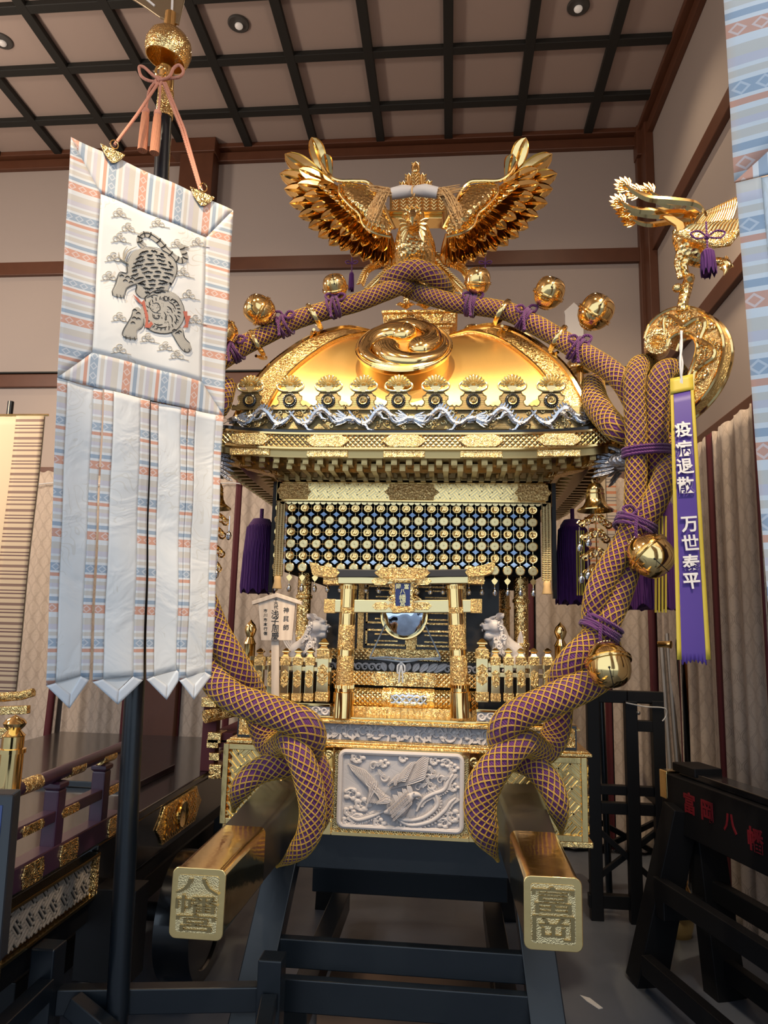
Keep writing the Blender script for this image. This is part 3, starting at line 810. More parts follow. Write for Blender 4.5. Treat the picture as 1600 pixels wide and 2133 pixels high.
for z in rows[:5]: mb.tube([(cols[0], YM + .003, z), (cols[-1], YM + .003, z)], .0013, 5)
obj('link_chain', mb, MT['gold_pale'], cur, True)
def drop_leaf():
    w = .013
    mb = MB().prism([V3(q) for q in ((0, 0, .014), (-w * .5, 0, .008), (-w, 0, .002), (-w * .6, 0, -.008), (0, 0, -.016), (w * .6, 0, -.008), (w, 0, .002), (w * .5, 0, .008))], (0, .002, 0))
    mb.tube([(0, 0, .03), (0, 0, .014)], .0013, 5); mb.tube([(0, 0, -.014), (0, 0, -.03)], .0013, 5); return mb
def drop_bell():
    return MB().lathe([(.0005, .019), (.0025, .018), (.0025, .014), (.0075, .010), (.0098, .002), (.0102, -.001), (.0098, -.004), (.0075, -.012), (.0005, -.016)], None, 10).lathe([(.0103, .0015), (.0113, 0), (.0103, -.0015)], None, 10)
za_, zb_ = zof(1207, YM), zof(1230, YM)
scatter(proto('leaf_drop', drop_leaf(), 'gold', cur), [(x, YM, za_) for x in cols], cur)
scatter(proto('silver_bell', drop_bell(), 'silver_s', cur), [(x, YM, zb_) for x in cols], cur)

# --- eaves
def eavering(mb, a, z0, z1, t, rc=.11, lift=.035, n=40):
    """a board running round all four sides with rounded, rising corners"""
    path = []
    for q in range(4):
        for i in range(n):
            s = -1 + 2 * i / n
            path.append((q, s))
    def pos(q, s, a):
        x = s * a; c = a - rc; y = -a
        if abs(x) > c:
            th = (abs(x) - c) / rc; y = -a + rc * (1 - math.cos(th * PI / 4) ) * 1.0; x = math.copysign(c + rc * math.sin(th * PI / 4) * 1.0, x)
            y = -a + rc * (1 - math.cos(th * PI / 4))
        e = lift * abs(s) ** 5
        for _ in range(q): x, y = -y, x
        return V3((MX + x, YC + y, 0)), e
    m = len(path); v = []
    for q, s in path:
        for aa in (a, a - t):
            p, e = pos(q, s, aa)
            v += [p + V3((0, 0, z0 + e)), p + V3((0, 0, z1 + e))]
    fs = []
    for i in range(m):
        j = (i + 1) % m; o0, o1, i0, i1 = 4 * i, 4 * i + 1, 4 * i + 2, 4 * i + 3; p0, p1, r0, r1 = 4 * j, 4 * j + 1, 4 * j + 2, 4 * j + 3
        fs += [(o0, p0, p1, o1), (i1, r1, r0, i0), (o1, p1, r1, i1), (i0, r0, p0, o0)]
    return mb.add(v, fs)
AE = .83
def ez(py, a=AE): return fz(py, a)
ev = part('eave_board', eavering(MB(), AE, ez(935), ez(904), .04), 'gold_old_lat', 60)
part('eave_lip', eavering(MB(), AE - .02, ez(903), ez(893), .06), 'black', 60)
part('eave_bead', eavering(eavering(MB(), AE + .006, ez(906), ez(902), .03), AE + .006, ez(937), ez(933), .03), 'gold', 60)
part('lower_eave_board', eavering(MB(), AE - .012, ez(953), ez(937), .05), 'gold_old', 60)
for px in (520, 682, 842, 1003, 1165):
    mb = MB(); y = fy(AE) - .002; c = at(px, 919, y); w, h = .085, .024; l = .035 * abs((c.x - MX) / AE) ** 5; c.z += l
    mb.prism([c + V3(q) for q in ((-w, 0, 0), (-w * .8, 0, h * .6), (-w * .62, 0, h), (w * .62, 0, h), (w * .8, 0, h * .6), (w, 0, 0), (w * .8, 0, -h * .6), (w * .62, 0, -h), (-w * .62, 0, -h), (-w * .8, 0, -h * .6))], (0, -.006, 0))
    mb.box(c.x - .08, c.x + .08, y + .004, y + .02, ez(952) + l, ez(938) + l)
    part('eave_plate', mb, 'gold_fine', parent=ev, bevel=.002)
# soffit
zs0 = ez(956); zs1 = ZH1 + .012
mb = MB()
prof = [(AE - .05, zs0 + .01), (AE - .10, zs0), (.70, zs0 - .025), (.60, zs1 + .03), (.58, zs1)]
for q in range(4):
    def fn(u, v, q=q):
        k = v * (len(prof) - 1); i = min(int(k), len(prof) - 2); t = k - i
        a = prof[i][0] * (1 - t) + prof[i + 1][0] * t; z = prof[i][1] * (1 - t) + prof[i + 1][1] * t
        s = -1 + 2 * u; x, y = s * a, -a; z += .035 * abs(s) ** 5 * (1 - v)
        for _ in range(q): x, y = -y, x
        return (MX + x, YC + y, z)
    mb.grid(24, 12, fn)
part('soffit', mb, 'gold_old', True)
mb = MB()
for i in range(23):      # brackets above the header
    x = MX - .53 + i * 1.06 / 22
    mb.box(x - .011, x + .011, fy(.60), fy(.55), ZH1, ZH1 + .03)
    if i % 2 == 0: mb.box(x - .018, x + .018, fy(.62), fy(.55), ZH1 + .03, ZH1 + .045)
mb.box(MX - .57, MX + .57, fy(.585), fy(.53), ZH1 + .006, ZH1 + .016); mb.box(MX - .59, MX + .59, fy(.63), fy(.55), ZH1 + .045, ZH1 + .056)
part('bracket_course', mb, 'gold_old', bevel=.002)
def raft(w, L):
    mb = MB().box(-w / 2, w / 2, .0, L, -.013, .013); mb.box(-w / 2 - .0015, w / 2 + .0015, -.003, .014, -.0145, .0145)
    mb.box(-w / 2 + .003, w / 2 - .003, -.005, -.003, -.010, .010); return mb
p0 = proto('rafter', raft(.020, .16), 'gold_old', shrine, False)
spots = []
for row, (aa, py, n, hw) in enumerate(((AE - .035, 961, 25, .70), (AE - .085, 974, 24, .655))):
    for i in range(n):
        s = -1 + 2 * i / (n - 1); spots.append((s * hw, aa, fz(py, aa) + .022 * abs(s) ** 4, 0))
for sgn in (-1, 1):
    for i in range(24): spots.append(((-1 + 2 * i / 23) * .68, AE - .05, fz(963, AE - .035) + .02 * abs(-1 + 2 * i / 23) ** 4, sgn))
for i, (s, aa, z, side) in enumerate(spots):
    o = p0 if i == 0 else dup(p0, None, None, shrine)
    if side == 0: w = V3((MX + s, YC - aa, z))
    else:
        w = V3((MX + side * aa, YC + s, z)); o.rotation_euler = (0, 0, side * PI / 2)
    o.location = w - wloc(shrine)
# corner hip beams under the eave, with grey dragon heads
for sx in (-1, 1):
    d = V3((sx, -1, 0)).normalized(); c = V3((MX, YC, 0))
    part('hip_beam', MB().bar(c + d * .78 + V3((0, 0, zs1 + .03)), c + d * 1.10 + V3((0, 0, zs0 + .03)), .05, .05), 'gold_eng', bevel=.004)
    h = c + d * 1.15 + V3((0, 0, ez(955) + .0)); s_ = V3((d.y, -d.x, 0)); mb = MB(); u = V3((0, 0, 1))
    mb.tube([h - d * .08, h - d * .03, h + d * .02, h + d * .06, h + d * .085], [.03, .036, .034, .022, .012], 12)
    mb.tube([h - d * .02 - u * .02, h + d * .03 - u * .034, h + d * .065 - u * .032], [.022, .014, .006], 10)
    for t in (-1, 1):
        mb.ball(h + d * .015 + s_ * (t * .022) + u * .022, .011, 10, 8)
        mb.tube([h + s_ * (t * .02) + u * .03, h - d * .05 + s_ * (t * .03) + u * .055, h - d * .10 + s_ * (t * .035) + u * .05], [.009, .007, .002], 8)
        for k in range(6):
            mb.leaf(h - d * .03 + s_ * (t * .025) + u * (.02 - k * .012), h - d * (.10 + .01 * (k % 2)) + s_ * (t * .05) + u * (.03 - k * .02), .016, s_ * t, n=6, bend=.15)
    part('dragon_head', mb, mat('dark_silver', (.30, .30, .33), .35, .8, bump=lambda p: p.voro(90), dist=.003), True, label='dark silver dragon head on the eave corner')

# --- roof
hip = []
for px, py in ((1238, 884), (1216, 838), (1200, 806), (1172, 768), (1132, 733), (1092, 706), (1052, 691), (1000, 688)):
    p = onpl(px, py, (MX, YC, 0), (1, 1, 0)); hip.append((p.x - MX, p.z))
hip.sort(); hip = [(.02, hip[0][1] + .02)] + hip
HS = [tuple(q) for q in spline(hip, 6)]
def roofz(a):
    for (a0, z0), (a1, z1) in zip(HS, HS[1:]):
        if a0 <= a <= a1: return z0 + (z1 - z0) * (a - a0) / max(1e-6, a1 - a0)
    return HS[0][1] if a < HS[0][0] else HS[-1][1]
AR = hip[-1][0]
mb = MB()
def rp(s, a, q, e=0.0):
    """point on roof face q; a: distance from centre, s: -1..1 across; e: lift"""
    da = .004; sl = (roofz(a + da) - roofz(a - da)) / (2 * da); n = V3((0, sl, 1)).normalized()   # front face: y=-a
    sink = -.05 * (1 - min(1, abs(s)) ** 2) * min(1, a / .3)       # faces dip between the hips
    x, y, z = s * a + 0, -a + n.y * e, roofz(a) + sink + n.z * e
    for _ in range(q): x, y = -y, x
    return V3((MX + x, YC + y, z))
for q in range(4): mb.grid(30, 26, lambda u, v, q=q: rp(-1 + 2 * u, .03 + (AR - .03) * v, q))
roof = part('roof', mb, 'gold_satin', True)
mb = MB(); mr = MB()
for q in range(4):
    for sg in (-1, 1):
        def fn(u, v, e):
            a = .12 + (AR - .10 - .02) * v; w = .092
            return rp(sg * max(0, 1 - w * (1 - u) / a), a, q, e)
        mb.grid(4, 40, lambda u, v: fn(u, v, .014)); mb.grid(1, 40, lambda u, v: fn(0, v, .014 * u - .002 * (1 - u)))
        mr.tube([fn(0, i / 30, .014) for i in range(31)], .005, 6)
    mr.tube([rp(1, .10 + (AR - .10) * i / 30, q, .014) for i in range(31)], .016, 8)
part('hip_band', mb, 'gold_fine', True); part('hip_rim', mr, 'gold', True)
# mount on top
zq0 = zof(694, fy(.18)); zq1 = zof(643, fy(.2))
mb = sq(MB(), .150, zq0 - .05, zq0 + .04); part('roof_mount', mb, 'gold_fine', bevel=.003)
mb = sq(sq(sq(MB(), .165, zq0 + .035, zq0 + .05), .178, zq0 + .05, zq1 - .012), .188, zq1 - .014, zq1); part('roof_mount_cornice', mb, 'gold_eng', bevel=.003)
# big comma-crest boss
n_ = V3((0, -math.cos(math.radians(38)), math.sin(math.radians(38)))); pc = at(841, 720, fy(.615))
ea = V3((1, 0, 0)); eb = n_.cross(ea) * -1
if eb.z < 0: eb = -eb
RB = .205
Mb = Matrix(((ea.x, eb.x, n_.x, pc.x), (ea.y, eb.y, n_.y, pc.y), (ea.z, eb.z, n_.z, pc.z), (0, 0, 0, 1)))
part('crest_boss', MB().lathe([(RB * .94, -.24), (RB * .94, -.03), (RB * 1.0, -.015), (RB * 1.0, .006), (RB * .93, .016), (RB * .86, .004), (.001, .004)], Mb, 56), 'gold_satin', 30)
mb = MB().lathe([(RB * 1.005, -.016), (RB * 1.02, .0), (RB * .98, .010), (RB * .94, .008), (RB * .92, .003)], Mb, 56)
for k in range(3):
    a0 = math.radians(95 + 120 * k); pts = []; rad = []
    for i in range(25):
        t = i / 24; a = a0 + t * 3.1; rr = RB * (.42 + .44 * min(1, t * 1.6) ** .9)
        pts.append(Mb @ V3((rr * math.cos(a), rr * math.sin(a), .012))); rad.append(RB * (.28 * (1 - t) ** .8 + .012))
    h = pts[0]; mb.ball(h, (RB * .30, RB * .30, RB * .21), 24, 14, Mb.to_3x3())
    mb.tube(pts, rad, 14, flat=.75, up=n_.cross(pts[1] - pts[0]))
part('comma_crest', mb, 'gold', True, label='polished gold three-comma crest')

# --- pierced fascia with dragons and palmette crests
AF = AR + .012; zf0 = fz(894, AF); zf1 = fz(846, AF); yF = fy(AF)
def fxx(px): return xof(px, yF, 850)
for q in range(4):
    pts = [(-AF, zf0), (AF, zf0), (AF - .02, zf0 + .06), (AF - .065, zf1), (-AF + .065, zf1), (-AF + .02, zf0 + .06)]
    Rm = Matrix.Translation((MX, YC, 0)) @ Matrix.Rotation(q * PI / 2, 4, 'Z')
    mb = MB().prism([Rm @ V3((x, -AF, z)) for x, z in pts], Rm.to_3x3() @ V3((0, .012, 0)))
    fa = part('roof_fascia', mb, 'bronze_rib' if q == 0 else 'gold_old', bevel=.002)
    if q == 0: fascia = fa
KC = .00194
def crest_mesh():
    k = KC; mb = MB()
    o = [(38, 20), (40, 14), (35, 10), (29, 12), (24, 8), (22, 2), (26, -3), (26, -9), (21, -12), (18, -17), (12, -20)]
    pts = [(x, z) for x, z in o] + [(-x, z) for x, z in reversed(o)]
    mb.prism([V3((x * k, 0, -z * k)) for x, z in pts], (0, -.009, 0))
    mb.tube([V3((x * k, -.009, -z * k)) for x, z in pts], .0026, 6)
    return mb
def crest_top():
    k = KC; mb = MB()
    for s in (-1, 1):
        mb.tube([V3(q[:3]) for q in spline([V3((s * x * k, -.010, -z * k)) for x, z in ((4, -20), (12, -20), (19, -21.5), (26, -26), (28, -33), (23, -39), (16, -37), (15, -32), (19, -30))], 4)], [.0066 - .0001 * i for i in range(33)], 8)
        mb.leaf(V3((s * 3 * k, -.010, 22 * k)), V3((s * 20 * k, -.010, 38 * k)), .014, (0, -1, 0), n=8, bend=-.25 * s, wpos=.5)
    for i in range(9):
        a = math.radians(-80 + i * 20); d = V3((math.sin(a), 0, math.cos(a) * .95)); c = V3((0, -.011 - .0006 * (4 - abs(i - 4)), 32 * k))
        mb.leaf(c, c + d * (26 * k), .0175, (0, -1, 0), n=8, rib=.6, wpos=.84, pointy=.35)
    mb.box(-11 * k, 11 * k, -.014, 0, 18 * k, 23 * k); mb.box(-8 * k, 8 * k, -.013, 0, 23 * k, 34 * k)
    return mb
c0 = None
for px in (521, 604, 684, 757, 830, 907, 986, 1067, 1148):
    w = V3((fxx(px), yF - .001, zof(836, yF, px)))
    if c0 is None:
        mb = MB(); mb.merge(crest_mesh(), Matrix.Translation(wloc(fascia)))
        c0 = obj('palmette_crest', mb, MT['bronze_rib'], fascia, 40)
        mb = MB(); mb.merge(crest_top(), Matrix.Translation(wloc(fascia)))
        obj('palmette', mb, MT['gold_pale'], c0, True, label='pale gold shell-shaped palmette with volutes')
        m2 = MB(); T = Matrix.Translation(wloc(fascia)) @ lookM((0, -.009, 0), (0, -1, 0))
        m2.lathe([(.001, 0), (.026, 0), (.027, .004), (.021, .007), (.019, .004), (.001, .004)], T, 24)
        for i in range(22): m2.ball(T @ V3((.0265 * math.cos(i * PI / 11), .0265 * math.sin(i * PI / 11), .004)), .0032, 6, 4)
        obj('medallion', m2, MT['black'], c0, True, label='black-rimmed medallion')
        m3 = MB(); m3.merge(med_tomoe(), Matrix.Translation(wloc(fascia) + V3((0, -.012, 0))) @ Matrix.Scale(1.0, 4)); obj('tomoe_disc', m3, MT['gold_old'], c0, True)
        c = c0
    else: c = dup(c0, None, None, fascia)
    c.location = w - wloc(fascia)
# silver dragons and golden clouds
zf1b = zof(850, yF); zm = (zf0 + zf1b) / 2; hh = (zf1b - zf0) / 2; R = random.Random(5)
def drag(cx, s):
    mb = MB()
    hs = [(-.115, .55), (-.095, -.1), (-.07, -.6), (-.04, -.35), (-.015, .45), (.012, .75), (.04, .25), (.058, -.35), (.08, -.45), (.105, -.1)]
    rs = [.003, .008, .013, .016, .018, .018, .016, .013, .012, .013]
    pts = [V3((cx + s * x * 1.05, yF - .010 - .003 * (i % 3), zm + hh * z)) for i, (x, z) in enumerate(hs)]
    sp = spline([tuple(p) + (r * .8,) for p, r in zip(pts, rs)], 5)
    mb.tube([q[:3] for q in sp], [q[3] for q in sp], 8)
    h = pts[-1]; d = V3((s, 0, -.1)).normalized(); up = V3((0, 0, 1))
    mb.tube([h, h + d * .014, h + d * .030, h + d * .042], [.012, .016, .011, .005], 8); mb.tube([h + d * .010 - up * .010, h + d * .034 - up * .014], [.008, .003], 6)
    for k in range(7): mb.leaf(h + V3((0, -.006, .012 - k * .004)), h + V3((-s * (.04 + .008 * (k % 2)), -.014, .030 - k * .011)), .009, (0, -1, 0), n=5, bend=.1)
    for t in (-1, 1): mb.tube([V3(q) for q in spline([h + d * .036, h + d * .055 + up * (.012 * t), h + d * .068 + up * (.006 * t)], 4)], .0014, 4)
    for k in (2, 4, 6):
        q = pts[k]; mb.tube([q, q + V3((s * .020, -.010, -.010)), q + V3((s * .030, -.008, -.026)), q + V3((s * .046, -.008, -.028))], [.011, .010, .007, .003], 6)
        for g in (-1, 0, 1): mb.tube([q + V3((s * .044, -.008, -.028)), q + V3((s * .056, -.010, -.028 + .007 * g))], [.003, .0008], 4)
    for i in range(2, len(sp) - 2, 2):
        q = V3(sp[i][:3]); mb.leaf(q + V3((0, -.002, sp[i][3] * .5)), q + V3((-s * .012, -.006, sp[i][3] + .012)), .010, (0, -1, 0), n=4)
    part('silver_dragon', mb, 'silver', True, parent=fascia, label='silver dragon in relief')
for cx, s in ((-.60, -1), (-.37, 1), (-.125, 1), (.125, -1), (.37, -1), (.60, 1)): drag(MX + cx, s)
mc = MB()
for i in range(120):
    x = MX + R.uniform(-AF + .05, AF - .05); z = zm + hh * R.uniform(-.85, .85); a = R.random() * 6
    mc.tube(spiral((x, yF - .003, z), R.uniform(.008, .014), .002, a, a + 7 * R.choice((-1, 1)), (1, 0, 0), (0, 0, 1), 12), .0026, 5)
part('cloud_pattern', mc, 'gold_pale', True, parent=fascia)

# --- fern-frond scrolls at the front roof corners
def scroll(sx):
    nrm = V3((sx, 1, 0)).normalized(); c0 = V3((MX, YC, 0))
    def w(px, py): return onpl(px, py, c0, V3((1, 1, 0)))
    path = [(1300, 905), (1360, 884), (1415, 848), (1454, 803), (1477, 750), (1480, 712), (1465, 683), (1435, 668), (1402, 672), (1378, 690), (1368, 714)]
    sp = spline(path, 6); n = len(sp)
    hw = [16 + 22 * min(1, i / (n * .35)) - 6 * max(0, i / n - .5) for i in range(n)]
    th = .040
    mb = MB(); rim = MB(); L = []; Rr = []
    for i in range(n):
        dx = sp[min(i + 1, n - 1)][0] - sp[max(i - 1, 0)][0]; dy = sp[min(i + 1, n - 1)][1] - sp[max(i - 1, 0)][1]; l = math.hypot(dx, dy)
        nx, ny = -dy / l, dx / l; r = hw[i] * .72
        L.append(w(sp[i][0] + nx * r, sp[i][1] + ny * r)); Rr.append(w(sp[i][0] - nx * r, sp[i][1] - ny * r))
    def mir(p): return V3((2 * MX - p.x, p.y, p.z)) if sx < 0 else p
    N = V3((1, 1, 0)).normalized(); v = []; N2 = V3((sx, 1, 0)).normalized()
    for a, b in zip(L, Rr):
        m = (a + b) / 2
        for p, e in ((a, -.1), (m, -.3), (b, -.1), (b, 1.5), (a, 1.5)): v.append(mir(p + N * (e * th)))
    fs = []
    for i in range(n - 1):
        for j in range(5): fs.append((i * 5 + j, i * 5 + (j + 1) % 5, i * 5 + 5 + (j + 1) % 5, i * 5 + 5 + j))
    mb.add(v, fs + [(4, 3, 2, 1, 0), tuple((n - 1) * 5 + j for j in range(5))])
    s = part('fern_scroll', mb, 'gold_chase', 50, label='carved gold fern-frond scroll on the roof corner')
    for e in (-.12, 1.5):
        rim.tube([mir(p + N * (e * th)) for p in L], .007, 6); rim.tube([mir(p + N * (e * th)) for p in Rr], .007, 6)
    part('scroll_rim', rim, 'gold', True, parent=s)
    rl_ = MB(); R4 = random.Random(6)
    for i in range(10, n - 2, 1):
        m = (L[i] + Rr[i]) / 2; t = R4.uniform(-.6, .6); c_ = mir(m + (L[i] - Rr[i]) * (t * .5) - N * (.30 * th)); a = R4.random() * 6
        rl_.tube(spiral(c_, R4.uniform(.010, .018), .003, a, a + 8 * R4.choice((-1, 1)), (.707 * sx, -.707, 0), (0, 0, 1), 12), .0042, 6)
    rl_.tube([mir((L[i] + Rr[i]) / 2 + (L[i] - Rr[i]) * (.26 * math.sin(i * .55)) - N * (.34 * th)) for i in range(8, n - 3)], [.004 + .007 * math.sin(PI * i / (n - 11)) for i in range(n - 11)], 8)
    part('dragon_relief', rl_, 'gold', True, parent=s)
    e = mir(w(1370, 716)); R3 = .046
    T = lookM(e, mir(V3((MX, 0, 0)) + V3((-.25, -1, -.12))) - V3((MX, 0, 0)))
    md = MB().lathe([(R3, -.07), (R3 * 1.05, .012), (R3 * 1.0, .030), (R3 * .62, .035), (R3 * .6, .028), (.001, .028)], T, 28)
    for i in range(16):
        a = i * PI / 8; md.leaf(T @ V3((.004 * math.cos(a), .004 * math.sin(a), .029)), T @ V3((R3 * .58 * math.cos(a), R3 * .58 * math.sin(a), .030)), .012, T.to_3x3() @ V3((0, 0, 1)), n=5, rib=.6, wpos=.85, pointy=.5)
    part('chrysanthemum_boss', md, 'gold_eng', True, parent=s)
    return s
scroll(1); scroll(-1)
# newel posts with onion tops on the platform
def newel(px, base, top, Y, m='gold_eng', R=.026):
    p = at(px, base, Y); H = zof(top, Y, px) - p.z
    T = Matrix.Translation(p); b = H
    mb = MB().lathe([(R, 0), (R, b * .50), (R * 1.15, b * .505), (R * 1.15, b * .56), (R * .92, b * .57), (R * .92, b * .72), (R * 1.02, b * .73), (R * .8, b * .76), (R * .55, b * .80), (R * .85, b * .85), (R * .98, b * .89), (R * .75, b * .94), (R * .3, b * .975), (.001, b)], T, 20)
    return mb
for px, base, top in ((513, 1480, 1290), (1170, 1480, 1296)):
    part('newel_post', newel(px, base, top, fy(.52)), 'gold', True)
# ------------------------------------------------------------------ carrying poles and trestle
YE = 1.885
def pole(cx_end, py0, py1, label, chars):
    zt = zof(py0, YE, cx_end); zb2 = zof(py1, YE, cx_end); xe = xof(cx_end, YE, (py0 + py1) / 2)
    w = .134; h = zt - zb2; zm = (zt + zb2) / 2
    yb = YC + HB + 1.0
    t = thing('carrying_pole', (xe, YC, zm), label, 'pole', 'carrying poles')
    # thickens towards the shrine
    y1 = YE + .38
    obj('beam', MB().rbar((xe, y1 - .01, zm), (xe, Y0 + .02, zm + .012), w * 1.03, h * 1.03, .018, w2=w * 1.22, h2=h * 1.22).rbar((xe, Y0 + .02, zm + .012), (xe, YC, zm + .012), w * 1.22, h * 1.22, .018).rbar((xe, YC, zm + .012), (xe, yb, zm), w * 1.22, h * 1.22, .018, w2=w, h2=h), MT['brownlac'], t, 30)
    cp = obj('brass_cap', MB().rbar((xe, YE, zm), (xe, y1, zm), w, h, .018, w2=w * 1.05, h2=h * 1.05, n=6), MT['gold2'], t, 30)
    pl = MB().prism(rrect(xe - w / 2 - .003, xe + w / 2 + .003, zm - h / 2 - .003, zm + h / 2 + .003, .018, YE - .010), (0, .012, 0))
    e = obj('end_plate', pl, MT['gold2'], cp, 30, bevel=.002)
    mb = MB().prism(rrect(xe - w / 2 + .014, xe + w / 2 - .014, zm - h / 2 + .014, zm + h / 2 - .014, .008, YE - .0115), (0, .003, 0))
    obj('stippled_field', mb, mat('stippled_brass', (.80, .62, .32), .36, 1, bump=lambda p: p.voro(330), dist=.002, strength=.6), e)
    mb = MB(); n = len(chars); ch = (h - .034) / n
    for i, c in enumerate(chars):
        z = zm + h / 2 - .017 - ch * (i + .5)
        M = Matrix.Translation((xe, YE - .0115, z)) @ Matrix.Rotation(PI / 2, 4, 'X') @ Matrix.Diagonal((.105 / .93 * 1.02, ch * .92 / .93, 1, 1)) 
        text(mb, c, M, 1.04, .006, .002)
    obj('raised_characters', mb, MT['gold_old'], e)
    return xe, zm, w, h
PLX = pole(414, 1808, 1952, 'left carrying pole of the shrine, its brass end bearing three raised characters', '八幡宮')
PRX = pole(1151, 1826, 1975, 'right carrying pole of the shrine, its brass end bearing two raised characters', '富岡')

# black trestle under the shrine
tr = thing('shrine_trestle', (MX, YC, 0), 'blue-black wooden ladder trestle carrying the golden shrine', 'trestle')
BBm = MT['black_b']
def fpt(px, py, Y): return at(px, py, Y)
zt = ZB - .002
for nm, y_, yb_ in (('front', Y0 + .07, 2.45), ('rear', YC + HB - .12, YC + HB + .2)):
    for sx in (-1, 1):
        a = V3((MX + sx * .452, y_, zt - .06)); b = V3((MX + sx * .53, yb_, 0.0))
        obj('leg', MB().bar(a, b, .115, .09, (0, -1, .3)), BBm, tr, bevel=.004)
    obj('top_beam', MB().box(MX - .51, MX + .51, y_ - .05, y_ + .06, zt - .125, zt), BBm, tr, bevel=.004)
    for f, hh in ((.40, .095), (.54, .105), (.86, .10)):
        z = (zt - .06) * (1 - f); yy = y_ + (yb_ - y_) * f; hw = .42 + .07 * f
        if nm == 'front' or f < .7: obj('rung', MB().box(MX - hw, MX + hw, yy - .02, yy + .02, z - hh / 2, z + hh / 2), BBm, tr, bevel=.004)
for sx in (-1, 1):
    obj('side_rail', MB().box(MX + sx * .40 - .045, MX + sx * .40 + .045, Y0 + .1, YC + HB - .1, .10, .20), BBm, tr, bevel=.004)
    obj('top_rail', MB().box(MX + sx * .30 - .05, MX + sx * .30 + .05, Y0 + .18, YC + HB - .18, zt - .10, zt), BBm, tr, bevel=.004)
obj('middle_beam', MB().box(MX - .42, MX + .42, 3.27, 3.32, zof(1869, 3.27), zof(1818, 3.27)), BBm, tr, bevel=.004)
obj('plywood_base', MB().box(MX - .36, MX + .36, Y0 + .35, YC + .3, .0, .05), MT['brownw'], tr, bevel=.003)

# ------------------------------------------------------------------ braided ropes
def rope(name, pieces, label, nh=11, group='purple braided ropes'):
    """pieces: lists of (px, py, Y, half-width in picture points)"""
    core = MB(); net = MB(); sz = 0
    for pts, tap in pieces:
        P3 = []
        for px, py, Y, r in pts:
            p = at(px, py, Y); P3.append((p.x, p.y, p.z, r * Y / F))
        sp = spline(P3, 10)
        # even steps
        S_ = [0]
        for a, b in zip(sp, sp[1:]): S_.append(S_[-1] + (V3(b[:3]) - V3(a[:3])).length)
        L = S_[-1]; st = .012; n = max(4, int(L / st)); out = []; j = 0
        for i in range(n + 1):
            d = L * i / n
            while j < len(S_) - 2 and S_[j + 1] < d: j += 1
            t = (d - S_[j]) / max(1e-9, S_[j + 1] - S_[j]); out.append([a + (b - a) * t for a, b in zip(sp[j], sp[j + 1])])
        Q = [V3(o[:3]) for o in out]; rr = [o[3] for o in out]
        if tap:
            for i in range(n + 1):
                u = L * (1 - i / n) if tap == 1 else L * i / n
                if u < .12: rr[i] *= max(.3, (u / .12) ** .6)
        core.tube(Q, [r * .95 for r in rr], 20)
        # frames
        T = [(Q[min(i + 1, n)] - Q[max(i - 1, 0)]).normalized() for i in range(n + 1)]
        a = frame(T[0])[0]; Fr = []
        for i in range(n + 1):
            a = (a - T[i] * a.dot(T[i])).normalized(); Fr.append((a, T[i].cross(a)))
        rm = sum(rr) / len(rr); k = 1.9 / rm        # cells a little longer than wide
        for sg in (-1, 1):
            for h in range(nh):
                for off in (-.034, .034):
                    pts2 = []
                    for i in range(n + 1):
                        s = L * i / n; ph = 2 * PI * h / nh + off * 1.0 + sg * s * k * .5
                        w = 1 + .028 * math.cos(nh * (sg * s * k * .5 * 2)) * 0
                        A, B = Fr[i]; pts2.append(Q[i] + (A * math.cos(ph) + B * math.sin(ph)) * (rr[i] * (1.0 if sg > 0 else 1.012)))
                    net.tube(pts2, max(.0008, rm * .025), 4, caps=False)
    o = obj(name, core, MT['purple'], None, True, label=label, cat='rope', group=group)
    nn = obj('gold_net', net, MT['net'], o, True)
    return o
ru = 2.99
